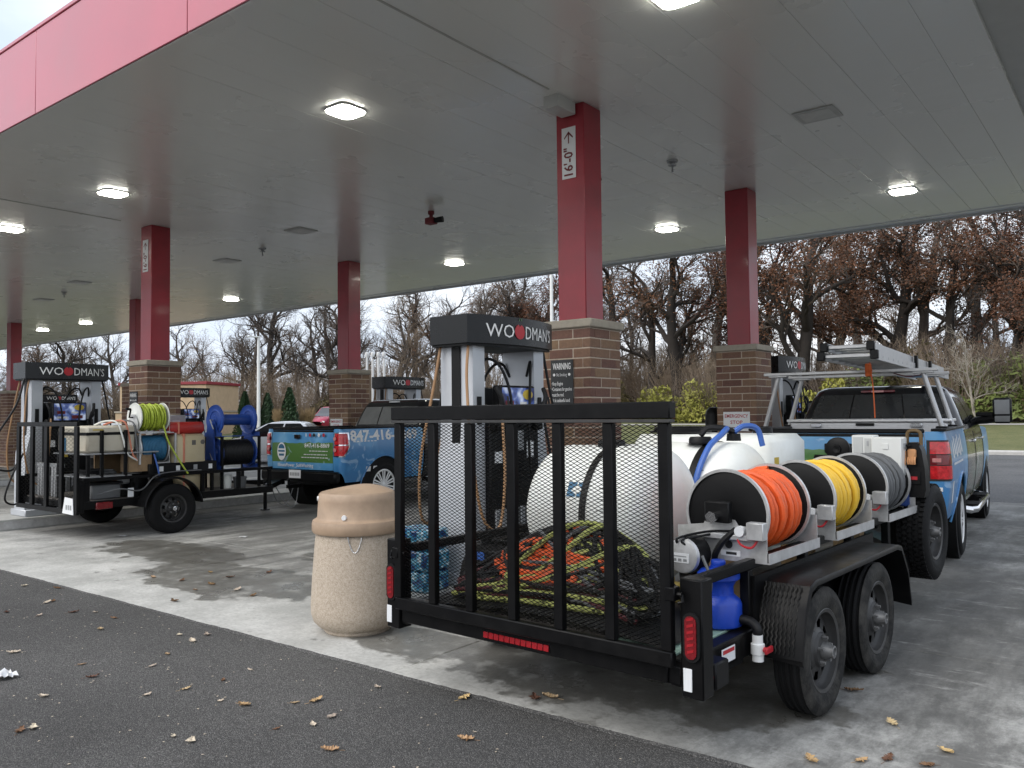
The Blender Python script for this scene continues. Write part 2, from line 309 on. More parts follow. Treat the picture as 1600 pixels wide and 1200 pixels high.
# dispenser advert screen
m, nt, b = newmat('screen'); L = nt.links.new
tc = _n(nt, 'ShaderNodeTexCoord'); no = _n(nt, 'ShaderNodeTexNoise', Scale=7.0, Detail=2.0); L(tc.outputs['Object'], no.inputs['Vector'])
rp = _n(nt, 'ShaderNodeValToRGB'); e = rp.color_ramp.elements; e[0].position = .4; e[0].color = (.015, .02, .06, 1); e[1].position = .66; e[1].color = (.35, .40, .52, 1); k = e.new(.52); k.color = (.05, .08, .22, 1)
L(no.outputs['Fac'], rp.inputs[0]); L(rp.outputs[0], b.inputs['Base Color']); L(rp.outputs[0], b.inputs['Emission Color']); b.inputs['Emission Strength'].default_value = .45; b.inputs['Roughness'].default_value = .15
# shrink-wrapped printed case
m, nt, b = newmat('water_wrap'); L = nt.links.new
tc = _n(nt, 'ShaderNodeTexCoord'); no = _n(nt, 'ShaderNodeTexNoise', Scale=16.0, Detail=3.0); L(tc.outputs['Object'], no.inputs['Vector'])
rp = _n(nt, 'ShaderNodeValToRGB'); e = rp.color_ramp.elements; e[0].position = .42; e[0].color = (.012, .05, .17, 1); e[1].position = .68; e[1].color = (.6, .7, .76, 1); k = e.new(.54); k.color = (.05, .28, .42, 1)
L(no.outputs['Fac'], rp.inputs[0]); L(rp.outputs[0], b.inputs['Base Color']); b.inputs['Roughness'].default_value = .2
# braided hi-vis rope: lime with dark flecks
m, nt, b = newmat('rope_lime'); L = nt.links.new
tc = _n(nt, 'ShaderNodeTexCoord'); vo = _n(nt, 'ShaderNodeTexVoronoi', Scale=55.0); L(tc.outputs['Object'], vo.inputs['Vector'])
rp = _n(nt, 'ShaderNodeValToRGB'); e = rp.color_ramp.elements; e[0].position = .1; e[0].color = (.05, .055, .012, 1); e[1].position = .3; e[1].color = (.43, .46, .13, 1)
sp = _n(nt, 'ShaderNodeSeparateColor'); L(vo.outputs['Color'], sp.inputs[0]); L(sp.outputs[0], rp.inputs[0]); L(rp.outputs[0], b.inputs['Base Color']); b.inputs['Roughness'].default_value = .7
# checker plate for the truck tool box
m, nt, b = newmat('diamond_plate'); L = nt.links.new
tc = _n(nt, 'ShaderNodeTexCoord'); ck = _n(nt, 'ShaderNodeTexChecker', Scale=38.0); mp = _n(nt, 'ShaderNodeMapping'); mp.inputs['Rotation'].default_value = (0, 0, radians(45)); L(tc.outputs['Object'], mp.inputs['Vector']); L(mp.outputs[0], ck.inputs['Vector'])
b.inputs['Base Color'].default_value = (.74, .74, .75, 1); b.inputs['Metallic'].default_value = .5; b.inputs['Roughness'].default_value = .32
bp = _n(nt, 'ShaderNodeBump', Strength=.8, Distance=.004); L(ck.outputs['Fac'], bp.inputs['Height']); L(bp.outputs[0], b.inputs['Normal'])

# ------------------------------------------------------------------ mesh helpers
class MB:
    """collects shapes, then links them as ONE mesh object"""
    def __init__(s): s.v = []; s.f = []; s.m = []
    def add(s, vs, fs, mi=0, T=None):
        o = len(s.v)
        s.v += [tuple(T @ Vector(p)) for p in vs] if T else [tuple(p) for p in vs]
        s.f += [tuple(i+o for i in f) for f in fs]; s.m += [mi]*len(fs); return s
    def box(s, a, b, mi=0, bev=0.0, T=None):
        (x0, y0, z0), (x1, y1, z1) = a, b
        if bev <= 0:
            return s.add([(x0, y0, z0), (x1, y0, z0), (x1, y1, z0), (x0, y1, z0), (x0, y0, z1), (x1, y0, z1), (x1, y1, z1), (x0, y1, z1)],
                         [(0, 3, 2, 1), (4, 5, 6, 7), (0, 1, 5, 4), (1, 2, 6, 5), (2, 3, 7, 6), (3, 0, 4, 7)], mi, T)
        c = [(x0+x1)/2, (y0+y1)/2, (z0+z1)/2]; h = [abs(x1-x0)/2, abs(y1-y0)/2, abs(z1-z0)/2]; e = min(bev, min(h)*.49)
        V = []; idx = {}
        for sx in (-1, 1):
            for sy in (-1, 1):
                for sz in (-1, 1):
                    for ax in range(3):
                        q = [h[k]-(0 if k == ax else e) for k in range(3)]
                        idx[(sx, sy, sz, ax)] = len(V); V.append((c[0]+sx*q[0], c[1]+sy*q[1], c[2]+sz*q[2]))
        F = []
        def face(vs):
            p = [Vector(V[i]) for i in vs]; nrm = (p[1]-p[0]).cross(p[2]-p[0]); mid = sum(p, Vector())/len(p)-Vector(c)
            F.append(tuple(vs) if nrm.dot(mid) > 0 else tuple(reversed(vs)))
        for ax in range(3):
            for sg in (-1, 1):
                o = [k for k in range(3) if k != ax]; r = []
                for a_, b_ in ((-1, -1), (1, -1), (1, 1), (-1, 1)):
                    k = [0, 0, 0]; k[ax] = sg; k[o[0]] = a_; k[o[1]] = b_; r.append(idx[(k[0], k[1], k[2], ax)])
                face(r)
        for ax in range(3):
            o = [k for k in range(3) if k != ax]
            for a_ in (-1, 1):
                for b_ in (-1, 1):
                    k0 = [0, 0, 0]; k1 = [0, 0, 0]; k0[ax] = -1; k1[ax] = 1
                    for k in (k0, k1): k[o[0]] = a_; k[o[1]] = b_
                    face([idx[(*k0, o[0])], idx[(*k1, o[0])], idx[(*k1, o[1])], idx[(*k0, o[1])]])
        for sx in (-1, 1):
            for sy in (-1, 1):
                for sz in (-1, 1): face([idx[(sx, sy, sz, k)] for k in range(3)])
        return s.add(V, F, mi, T)
    def cyl(s, p0, p1, r0, r1=None, n=14, mi=0, caps=True, T=None):
        p0, p1 = Vector(p0), Vector(p1); r1 = r0 if r1 is None else r1
        d = (p1-p0).normalized(); u = d.orthogonal().normalized(); w = d.cross(u); V = []; F = []
        for p, r in ((p0, r0), (p1, r1)):
            for i in range(n):
                a = 2*pi*i/n; V.append(p+(u*cos(a)+w*sin(a))*r)
        F += [(i, (i+1) % n, n+(i+1) % n, n+i) for i in range(n)]
        if caps: F += [tuple(range(n-1, -1, -1)), tuple(range(n, 2*n))]
        return s.add(V, F, mi, T)
    def tube(s, pts, r, n=8, mi=0, closed=False, caps=True, T=None):
        pts = [Vector(p) for p in pts]; k = len(pts); rr = r if isinstance(r, (list, tuple)) else [r]*k; V = []; F = []; u = None
        for i, p in enumerate(pts):
            a = pts[i-1] if (i or closed) else p; b_ = pts[(i+1) % k] if (i < k-1 or closed) else p
            d = (b_-a); d = d.normalized() if d.length > 1e-9 else Vector((0, 0, 1))
            u = d.orthogonal().normalized() if u is None else (u-d*u.dot(d))
            u = u.normalized() if u.length > 1e-6 else d.orthogonal().normalized(); w = d.cross(u)
            for j in range(n):
                t = 2*pi*j/n; V.append(p+(u*cos(t)+w*sin(t))*rr[i])
        for i in range(k if closed else k-1):
            for j in range(n):
                a, b_ = i*n+j, i*n+(j+1) % n; c, d = ((i+1) % k)*n+(j+1) % n, ((i+1) % k)*n+j; F.append((a, b_, c, d))
        if caps and not closed: F += [tuple(range(n-1, -1, -1)), tuple(range((k-1)*n, k*n))]
        return s.add(V, F, mi, T)
    def lathe(s, prof, o=(0, 0, 0), ax='z', n=24, mi=0, T=None, a0=0.0, a1=2*pi, closed=False):
        full = abs(a1-a0-2*pi) < 1e-6; k = n if full else n+1; V = []; F = []
        for i in range(k):
            a = a0+(a1-a0)*i/n; ca, sa = cos(a), sin(a)
            for r, h in prof:
                q = {'z': (r*ca, r*sa, h), 'x': (h, r*ca, r*sa), 'y': (r*sa, h, r*ca)}[ax]; V.append((o[0]+q[0], o[1]+q[1], o[2]+q[2]))
        m = len(prof); mm = m if closed else m-1
        for i in range(n):
            j = (i+1) % k
            for q in range(mm):
                t = (q+1) % m; F.append((i*m+q, j*m+q, j*m+t, i*m+t))
        return s.add(V, F, mi, T)
    def prism(s, poly, lo, hi, ax='x', mi=0, T=None):
        """poly in the plane across ax: x -> (y,z), y -> (x,z), z -> (x,y)"""
        f = {'x': lambda p, h: (h, p[0], p[1]), 'y': lambda p, h: (p[0], h, p[1]), 'z': lambda p, h: (p[0], p[1], h)}[ax]; n = len(poly)
        V = [f(p, lo) for p in poly]+[f(p, hi) for p in poly]
        F = [tuple(range(n-1, -1, -1)), tuple(range(n, 2*n))]+[(i, (i+1) % n, n+(i+1) % n, n+i) for i in range(n)]
        return s.add(V, F, mi, T)
    def grid(s, rows, mi=0, T=None, flip=False):
        m = len(rows[0]); V = [p for r in rows for p in r]; F = []
        for i in range(len(rows)-1):
            for j in range(m-1):
                q = (i*m+j, i*m+j+1, (i+1)*m+j+1, (i+1)*m+j); F.append(q[::-1] if flip else q)
        return s.add(V, F, mi, T)
    def mesh(s, name, mats, ang=38):
        me = bpy.data.meshes.new(name); me.from_pydata(s.v, [], s.f)
        for m in (mats if isinstance(mats, (list, tuple)) else [mats]): me.materials.append(M[m])
        me.polygons.foreach_set('material_index', s.m); me.polygons.foreach_set('use_smooth', [True]*len(s.f))
        me.update(); me.set_sharp_from_angle(angle=radians(ang)); return me
    def build(s, name, mats, parent=None, loc=None, rz=0.0, ang=38):
        return ob(name, s.mesh(name, mats, ang), parent, loc, rz)
def ob(name, me, parent=None, loc=None, rz=0.0):
    o = bpy.data.objects.new(name, me); COL.objects.link(o); o.parent = parent
    if loc is not None: o.location = loc
    if rz: o.rotation_euler = (0, 0, rz)
    return o
def tag(o, label=None, cat=None, group=None, kind=None):
    for k, v in (('label', label), ('category', cat), ('group', group), ('kind', kind)):
        if v: o[k] = v
    return o
def thing(name, label, cat, loc=(0, 0, 0), rz=0.0, group=None):
    o = bpy.data.objects.new(name, None); COL.objects.link(o); o.empty_display_size = .2
    o.location = loc; o.rotation_euler = (0, 0, rz); return tag(o, label, cat, group)
def structure(name, mb, mat, parent=None):
    return tag(mb.build(name, mat, parent), kind='structure')
def copy_tree(o, parent=None, label=None, group=None, loc=None, rz=None):
    idx = {}
    for x in list(COL.objects):
        if x.parent: idx.setdefault(x.parent.name, []).append(x)
    def rec(a, par):
        c = a.copy(); COL.objects.link(c); c.parent = par
        for ch in idx.get(a.name, ()): rec(ch, c)
        return c
    r = rec(o, parent)
    if label: r['label'] = label
    if group: r['group'] = group
    if loc is not None: r.location = loc
    if rz is not None: r.rotation_euler = (0, 0, rz)
    return r
_tcache = {}
def text_geo(s, size, wscale=1.0, bold=0.0, res=2):
    k = (s, bold, res)
    if k not in _tcache:
        cu = bpy.data.curves.new('t', 'FONT'); cu.body = s; cu.size = 1.0; cu.resolution_u = res; cu.offset = bold
        to = bpy.data.objects.new('t', cu); me = bpy.data.meshes.new_from_object(to)
        vs = [tuple(v.co) for v in me.vertices]; fs = [tuple(p.vertices) for p in me.polygons]
        bpy.data.objects.remove(to); bpy.data.curves.remove(cu); bpy.data.meshes.remove(me); _tcache[k] = (vs, fs)
    vs, fs = _tcache[k]
    return [(v[0]*size*wscale, v[1]*size) for v in vs], fs
def lettering(parent, s, size, mapf, mat, name='lettering', width=None, center=False, wscale=1.0, bold=0.0):
    """flat print: text vertices (u, v) are laid on a surface by mapf(u, v)"""
    vs, fs = text_geo(s, size, wscale, bold)
    u0 = min(p[0] for p in vs); u1 = max(p[0] for p in vs); k = (width/(u1-u0)) if width else 1.0; off = (u0+u1)/2 if center else u0
    mb = MB(); mb.add([mapf((p[0]-off)*k, p[1]) for p in vs], fs)
    return mb.build(name, mat, parent)
def face_px(x, y0, z0): return lambda u, v: (x, y0+u, z0+v)          # print on a +X face, reads towards +Y
def face_my(y, x0, z0): return lambda u, v: (x0+u, y, z0+v)          # print on a -Y face, reads towards +X
# ================================================================== SETTING
def smooth(t): t = max(0.0, min(1.0, t)); return t*t*(3-2*t)
def land(x, y):
    """terrain height: flat lot, then a verge and a leaf-strewn bank behind the kerb"""
    t = y-33.4+max(0.0, -x-24)*.42
    if t < 0: return 0.0
    h = .13+.7*smooth(t/15)+.35*smooth((t-14)/8)+3.0*smooth((t-19)/22)+1.0*smooth((t-36)/40)
    k = smooth((-x-26)/30)
    return h*(1-.42*k)
# one sheet of asphalt to the horizon
mb = MB(); mb.box((-900, -500, -.30), (900, 1500, -.012)); structure('asphalt_lot', mb, 'asphalt')
mb = MB(); mb.box((-40, 16.4, -.011), (60, 33.3, -.004)); structure('road', mb, 'asphalt_road')
# concrete pad in slabs, each its own piece with open joints
pad = MB(); pad.box((-60, 3.66, -.20), (9.2, 16.6, -.022)); pad = structure('concrete_pad', pad, 'mortar')
ys = [3.62, 6.0, 9.45, 12.9, 16.35]; xs = [-60+i*4.35-.36 for i in range(0, 17)]
xs = [x for x in xs if x < 9.4]
for i in range(len(xs)-1):
    for j in range(len(ys)-1):
        x0, x1, y0, y1 = xs[i]+.004, xs[i+1]-.004, ys[j]+(.004 if j else 0), ys[j+1]-.004
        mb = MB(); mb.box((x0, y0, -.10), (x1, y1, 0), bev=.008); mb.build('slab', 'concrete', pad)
mb = MB(); rows = [[], []]      # ragged lip of asphalt rolled on to the pad edge
for i in range(1400):
    x = -20+26*i/1399; rows[0].append((x, 3.60, -.010)); rows[1].append((x, 3.621+.010*noise.noise((x*2.1, 0, 0))+.007*noise.noise((x*13, 4, 0))+.004*noise.noise((x*41, 9, 0)), .0022))
mb.grid(rows, flip=True); structure('asphalt_edge', mb, 'asphalt')
# kerb behind the road
mb = MB(); mb.prism([(33.30, -.02), (33.30, .10), (33.34, .14), (33.55, .15), (33.55, -.02)], -24, 60, 'x')
structure('kerb', mb, 'kerb_grey')
# bank: terrain sheet split into verge, path and litter
def sheet(name, mat, x0, x1, t0, t1, nx, ny, dz=0.0, rough=0.0):
    mb = MB(); rows = []
    for j in range(ny+1):
        r = []
        for i in range(nx+1):
            x = x0+(x1-x0)*i/nx; t = t0+(t1-t0)*j/ny; y = t+33.4-max(0.0, -x-24)*.42
            z = land(x, y)+dz+(rough*noise.noise((x*.35, y*.35, 1.7)) if 0 < j < ny else 0)
            r.append((x, y, z))
        rows.append(r)
    mb.grid(rows); return structure(name, mb, mat)
sheet('grass_verge', 'grass', -130, 90, .12, 19.5, 80, 24)
sheet('footpath', 'path_grey', -40, 90, 13.4, 15.2, 60, 3, dz=.02)
sheet('leaf_litter_bank', 'litter', -160, 110, 19.4, 150, 110, 60, rough=.25)

# ------------------------------------------------------------------ canopy
CX0, CX1, CY0, CY1, CZ = -50.0, -.42, 3.76, 15.58, 4.88
ROWS = [-4.80, -13.50, -22.15, -30.55]
canopy = thing('canopy', 'long flat grey station canopy with red front fascia', 'canopy', (0, 0, 0))
PW = .406; n = int((CX1-.22-CX0)/PW); pan = MB()
# a pan: shallow tray with turned-up edges, so the joint reads as a dark recess
pan.box((.001, CY0+.26, CZ), (PW-.0015, CY1-.30, CZ+.05), bev=.002); pme = pan.mesh('deck_panel', 'deck_pan')
for i in range(n):
    if i*PW+CX0 > -50: ob('deck_panel', pme, canopy, (CX1-.22-(i+1)*PW, 0, random.uniform(-.0012, .0012)))
mb = MB(); mb.box((CX0, CY0+.05, CZ+.055), (CX1-.05, CY1-.05, CZ+.9)); mb.build('roof_deck', 'deck_trim', canopy)
mb = MB()     # perimeter trim under the fascia
mb.box((CX0, CY0+.012, CZ-.012), (CX1-.02, CY0+.255, CZ+.05), bev=.004); mb.box((CX0, CY1-.295, CZ-.014), (CX1-.02, CY1-.012, CZ+.05), bev=.004)
mb.box((CX1-.215, CY0+.26, CZ-.012), (CX1-.02, CY1-.30, CZ+.05), bev=.004); mb.build('edge_trim', 'deck_pan', canopy)
mb = MB(); mb.box((CX0, CY1-.06, CZ-.05), (CX1, CY1-.011, CZ+.02), bev=.006); mb.build('drip_edge', 'deck_trim', canopy)
for xr in ROWS:   # boxed gutter along each column row
    mb = MB(); mb.box((xr+.068, CY0+.27, CZ-.010), (xr+.088, 6.72, CZ+.01), bev=.002); mb.build('gutter_strip', 'gutter', canopy)
mb = MB(); mb.box((-4.89, 6.86, CZ-.13), (-4.71, 7.19, CZ+.01), bev=.006); mb.build('gutter_box', 'deck_trim', canopy)
for i in range(17):   # near and far fascia panels with open joints
    x1 = CX1-i*2.98-.004; x0 = CX1-(i+1)*2.98+.004
    mb = MB(); mb.box((x0, CY0-.008, CZ-.006), (x1, CY0+.01, CZ+.90), bev=.004); mb.build('fascia_panel', 'red_fascia', canopy)
    mb = MB(); mb.box((x0, CY1-.010, CZ-.02), (x1, CY1+.012, CZ+.90), bev=.004); mb.build('fascia_panel', 'red_fascia', canopy)
for i in range(4):
    y0 = CY0+i*2.955; mb = MB(); mb.box((CX1-.018, y0+.012, CZ-.006), (CX1+.004, y0+2.945, CZ+.90), bev=.004); mb.build('fascia_panel', 'red_fascia', canopy)
mb = MB(); mb.box((CX0, CY0-.02, CZ+.905), (CX1+.02, CY0+.12, CZ+.95), bev=.006); mb.build('coping', 'red_fascia', canopy)

# ------------------------------------------------------------------ canopy lamps, blank plates, detectors
def lamp_meshes():
    def rsq(h, r): return [(sx*(h-r)+r*cos(q), sy*(h-r)+r*sin(q)) for sx, sy, q0 in ((1, 1, 0), (-1, 1, pi/2), (-1, -1, pi), (1, -1, 1.5*pi)) for q in [q0+pi/2*i/6 for i in range(7)]]
    a = MB(); a.prism(rsq(.182, .09), -.018, 0, 'z')
    b_ = MB(); b_.prism(rsq(.168, .085), -.030, -.0185, 'z')
    return a.mesh('housing', 'lamp_housing'), b_.mesh('lens', 'lamp_lens')
hm, lm = lamp_meshes(); k = 0
lamps = ((-2.85, 5.80, 'lit square canopy lamp at the very top of the picture'), (-6.74, 5.80, 'lit square canopy lamp in the front row, the largest in full view'),
         (-11.82, 5.80, 'lit square canopy lamp in the front row left of the largest one'), (-15.40, 5.80, 'lit square canopy lamp of the front row at the left picture edge'),
         (-2.85, 13.2, 'lit square canopy lamp of the back row at the far right'), (-6.74, 13.2, 'lit square canopy lamp of the back row between the two tall red columns'),
         (-11.82, 13.2, 'lit square canopy lamp of the back row left of the nearest red column'), (-20.15, 13.2, 'lit square canopy lamp of the back row right of the left red column'),
         (-28.74, 13.2, 'small far canopy lamp, right one of the distant lit pair'), (-32.1, 13.2, 'small far canopy lamp, left one of the distant lit pair'))
for x, y, lab in lamps:
    t = thing('canopy_light', lab, 'canopy light', (x, y, CZ), 0, 'lamps set in the canopy soffit')
    ob('housing', hm, t); ob('lens', lm, t)
pb = MB(); pb.box((-.22, -.20, -.012), (.22, .20, 0), bev=.006); pl = pb.mesh('cover_plate', 'deck_trim')
pi_ = MB(); pi_.box((-.17, -.15, -.016), (.17, .15, -.0125), bev=.002); pl2 = pi_.mesh('inner_lid', 'lamp_housing')
for i, (x, y, lab) in enumerate(((-2.83, 9.18, 'blank square cover plate in the soffit right of the columns'), (-11.77, 9.1, 'blank cover plate in the soffit left of the red-capped detector'),
        (-15.21, 9.87, 'blank soffit plate just right of the left red column'), (-20.28, 9.16, 'blank soffit plate left of the left red column, upper one'), (-23.94, 9.86, 'blank soffit plate left of the left red column, lower one'))):
    t = thing('soffit_plate', lab, 'cover plate', (x, y, CZ-.003), 0, 'blank plates in the soffit'); ob('plate', pl, t); ob('inner_lid', pl2, t)
sp = MB(); sp.lathe([(.0, 0), (.075, -.002), (.07, -.02), (.03, -.028), (.03, -.05), (.055, -.055), (.05, -.07), (.012, -.075), (.012, -.15), (.0, -.152)], n=16); spm = sp.mesh('head', 'galv')
for x, y, lab in ((-4.85, 9.68, 'small grey sprinkler head hanging from the soffit between the tall columns'), (-13.6, 9.6, 'small grey sprinkler head right of the left red column'), (-22.1, 9.6, 'tiny grey sprinkler head at far left of the soffit')):
    t = thing('sprinkler_head', lab, 'sprinkler', (x, y, CZ), 0, 'sprinkler heads under the canopy'); ob('head', spm, t)
def detector(x, y, lab):
    t = thing('flame_detector', lab, 'detector', (x, y, CZ), 0, 'dark red detectors under the canopy')
    mb = MB(); mb.lathe([(0, 0), (.05, 0), (.05, -.05), (.03, -.055), (.03, -.11), (0, -.11)], n=14); mb.build('stem', 'letter_maroon', t)
    mb = MB(); mb.box((-.085, -.07, -.21), (.085, .07, -.11), bev=.012); mb.build('body', 'letter_maroon', t)
    mb = MB(); mb.cyl((.08, .0, -.16), (.21, .05, -.15), .04, .05, 12); mb.build('nozzle', 'black_plastic', t)
detector(-9.08, 9.59, 'dark red detector hanging from the soffit in mid canopy')
detector(-31.5, 9.4, 'dark detector hanging at the left picture edge')
mb = MB(); mb.lathe([(0, 0), (.09, 0), (.10, -.03), (.08, -.05), (0, -.055)], n=16)
tag(mb.build('camera_dome', 'black_plastic', None, (-6.05, 9.7, CZ)), 'small dark dome beside the nearest red column under the soffit', 'dome camera')

# ------------------------------------------------------------------ brick-based columns
bL, bC, bD, bH, PH = .290, .2045, .092, .0896, .30
def brick_mesh(l):
    mb = MB(); mb.box((0, 0, 0), (l, bD, bH), bev=.004); return mb.mesh('brick', 'brick')
bm_full, bm_cut = brick_mesh(bL), brick_mesh(bC)
def column(x, y, lab):
    t = thing('canopy_column', lab, 'column', (x, y, 0), 0, 'red columns on brick piers')
    mb = MB(); mb.box((-.175, -.17, 2.569), (.175, .17, CZ-.002), bev=.008); mb.build('post', 'red_post', t)
    mb = MB(); mb.box((-.335, -.335, 2.482), (.335, .335, 2.57), bev=.012); mb.build('cap_stone', 'limestone', t)
    mb = MB(); mb.box((-.2965, -.2965, .0), (.2965, .2965, 2.481)); core = mb.build('brick_pier', 'mortar', t)
    for cz in range(24):
        z = .042+cz*.1016
        for sd in range(4):
            flip = cz % 2
            for q in range(2):
                l = (bC, bL)[q]; u = 0 if q == 0 else bC+.0125
                if flip: u = .60-u-l
                jit = random.uniform(-.0012, .0022)
                # local frame of side sd: outer face at -PH, running from corner to corner
                a = sd*pi/2
                lx, ly = -PH+u, -PH-jit
                o = ob('brick', bm_cut if q == 0 else bm_full, core)
                ca, sa = cos(a), sin(a)
                o.location = (lx*ca-ly*sa, lx*sa+ly*ca, z); o.rotation_euler = (0, 0, a)
    return t
column(-4.80, 7.38, 'tall red column on a brick pier behind the mesh gate trailer, the nearest')
column(-4.76, 11.70, 'red column on a brick pier left of the pickup with the ladder')
column(-13.48, 7.36, 'red column on a brick pier behind the trailer of blue reels')
column(-13.48, 11.68, 'red column on a brick pier behind the pickup with the phone number')
column(-22.15, 11.60, 'red column half hidden behind the left brick-based column')
column(-30.55, 11.66, 'far red column on brick at the left picture edge')
column(-22.15, 7.36, 'red column on brick at the left edge beside the left dispenser')

def arc_island(x, lab):
    t = thing('pump_island', lab, 'pump island', (x, 0, 0), 0, 'raised kerbs under the dispensers')
    poly = []
    for (y, w) in ((4.68, .30), (4.80, .44), (5.5, .46), (6.7, .46), (6.9, .40), (12.1, .40), (12.3, .46), (13.8, .46), (14.0, .44), (14.12, .30)): poly.append((w, y))
    poly = poly+[(-a, b_) for a, b_ in reversed(poly)]
    mb = MB(); mb.prism(poly, .0, .14, 'z'); mb.prism([(a*.96, 9.49+(b_-9.49)*.995) for a, b_ in poly], .141, .155, 'z'); mb.build('kerb_body', 'island_conc', t)
    mb = MB(); mb.prism([(a*1.012, 9.49+(b_-9.49)*1.003) for a, b_ in poly], .02, .132, 'z'); mb.build('steel_edge', 'steel', t)
arc_island(-4.80, 'pump island kerb beside the near trailer, under the nearest brick pier')
arc_island(-13.48, 'steel-edged pump island under the left dispenser and brick pier')
arc_island(-22.15, 'far pump island kerb behind the left trailer')

# ------------------------------------------------------------------ signs
def clearance(x, y, lab):
    t = thing('clearance_sign', lab, 'sign', (x, y-.172, 0), 0, 'clearance signs on the columns')
    mb = MB(); mb.box((-.10, -.006, 4.09), (.075, -.0005, 4.64), bev=.002); mb.build('board', 'sign_white', t)
    lettering(t, '16\'-0"', .155, lambda u, v: (.038-v+0*u, -.0085, 4.12+u), 'letter_maroon', bold=.018, width=.30)
    mb = MB(); mb.add([(-.018, -.0085, 4.465), (-.004, -.0085, 4.465), (-.004, -.0085, 4.585), (-.018, -.0085, 4.585)], [(0, 1, 2, 3)])
    for s in (-1, 1): mb.add([(-.011, -.0085, 4.595), (-.011, -.0085, 4.57), (-.011+s*.052, -.0085, 4.515), (-.011+s*.057, -.0085, 4.53)], [(0, 1, 2, 3)])
    mb.build('arrow', 'letter_maroon', t)
clearance(-4.80, 7.38, 'white vertical clearance sign with arrow on the nearest red column')
clearance(-13.48, 7.36, 'white vertical clearance sign with arrow on the left red column')
def warning(x, y, x0, x1, z0, z1, lab):
    t = thing('warning_sign', lab, 'sign', (x, y, 0), 0); w = x1-x0; h = z1-z0; cx = (x0+x1)/2
    mb = MB(); mb.box((x0, -.012, z0), (x1, -.004, z1), bev=.002); mb.build('board', 'sign_black', t)
    lettering(t, 'WARNING', h*.14, face_my(-.0145, cx, z1-h*.15), 'letter_white', center=True, width=w*.8, bold=.02)
    lettering(t, 'No Smoking', h*.075, face_my(-.0145, cx, z1-h*.26), 'letter_white', center=True, width=w*.46)
    for s in (-1, 1):
        mb = MB(); mb.add([(cx+s*w*.34+cos(a*pi/6)*w*.055, -.0145, z1-h*.235+sin(a*pi/6)*w*.055) for a in range(12)], [tuple(range(12))]); mb.build('no_smoking_symbol', 'letter_white', t)
    for i, s in enumerate(('•Stop Engine', '•Containers for gasoline', ' must be red.', '•It is unlawful and', ' dangerous for anyone to', ' dispense gasoline into', ' unapproved containers.')):
        lettering(t, s, h*.078, face_my(-.0145, x0+w*.05, z1-h*(.40+i*.088)), 'letter_white', width=min(w*.9, w*.042*len(s)), bold=.012)
warning(-4.80, 7.08, -.185, .095, 1.50, 2.16, 'black warning sign with white text on the nearest brick pier')
warning(-13.48, 7.06, -.26, .0, 1.42, 2.05, 'grey warning sign with text on the left brick pier')
def estop(x, y, x0, z0, w, h, lab):
    t = thing('emergency_stop_sign', lab, 'sign', (x, y, 0), 0, 'emergency stop signs')
    mb = MB(); mb.box((x0, -.012, z0), (x0+w, -.004, z0+h), bev=.002); mb.build('board', 'sign_white', t)
    lettering(t, 'EMERGENCY', h*.25, face_my(-.0145, x0+w/2, z0+h*.70), 'letter_red', center=True, width=w*.88, bold=.012)
    lettering(t, 'STOP', h*.25, face_my(-.0145, x0+w/2, z0+h*.38), 'letter_red', center=True, width=w*.46, bold=.012)
    mb = MB(); mb.add([(x0+w*.08, -.0145, z0+h*.16), (x0+w*.92, -.0145, z0+h*.16), (x0+w*.92, -.0145, z0+h*.2), (x0+w*.08, -.0145, z0+h*.2)], [(0, 1, 2, 3)]); mb.build('rule_line', 'letter_dark', t)
estop(-4.76, 11.40, -.20, 1.32, .40, .28, 'white emergency stop sign on the brick pier behind the white tanks')
estop(-13.48, 11.38, -.24, 1.28, .38, .26, 'white emergency stop sign on the brick pier behind the left pickup')

# ------------------------------------------------------------------ fuel dispensers
HL, HE, HB = .62, .215, .34      # header half length, half width at its ends, half width at the bow
def bow(y): return HB-(HB-HE)*(y/HL)**2
def header_letters(t, side, z, h):
    f = lambda c: (lambda u, v: (side*(bow((c+u))+.006), side*(c+u), z+v))
    kx = .105
    for s, c, w in (('WO', -.45, .32), ("DMAN'S", .03, .50)):
        vs, fs = text_geo(s, h, 1.0, .0); u0 = min(p[0] for p in vs); u1 = max(p[0] for p in vs); q = w/(u1-u0); mb = MB()
        mb.add([(side*(bow(c+(p[0]-u0)*q)+.006), side*(c+(p[0]-u0)*q), z+p[1]) for p in vs], fs); mb.build('lettering', 'letter_white', t)
    mb = MB(); ap = []      # the apple standing in for the second O
    for i in range(20):
        a = 2*pi*i/20; r = .066*(1-.10*cos(2*a)); ap.append((-.055+r*sin(a)*.95, z+.058+r*1.1*cos(a)-(.02 if i == 0 else 0)))
    mb.add([(side*(bow(u)+.007), side*u, v) for u, v in ap], [tuple(range(20))]); mb.build('apple_emblem', 'letter_red', t)
    mb = MB()
    for du in (-.012, .016): mb.add([(side*(bow(-.05)+.007), side*(-.055+q*.8+du), z+.13+w) for q, w in ((0, .02), (.014, .032), (.02, .055), (.006, .042))], [(0, 1, 2, 3)])
    mb.build('leaf_emblem', 'leaf_green_dot', t)
def hose_path(pts, k=10):
    P_ = [Vector(p) for p in pts]; P_ = [P_[0]*2-P_[1]]+P_+[P_[-1]*2-P_[-2]]; out = []
    for i in range(1, len(P_)-2):
        a, b_, c, d = P_[i-1:i+3]
        for j in range(k):
            t = j/k; out.append(.5*((2*b_)+(c-a)*t+(2*a-5*b_+4*c-d)*t*t+(3*b_-a-3*c+d)*t**3))
    out.append(P_[-2]); return out
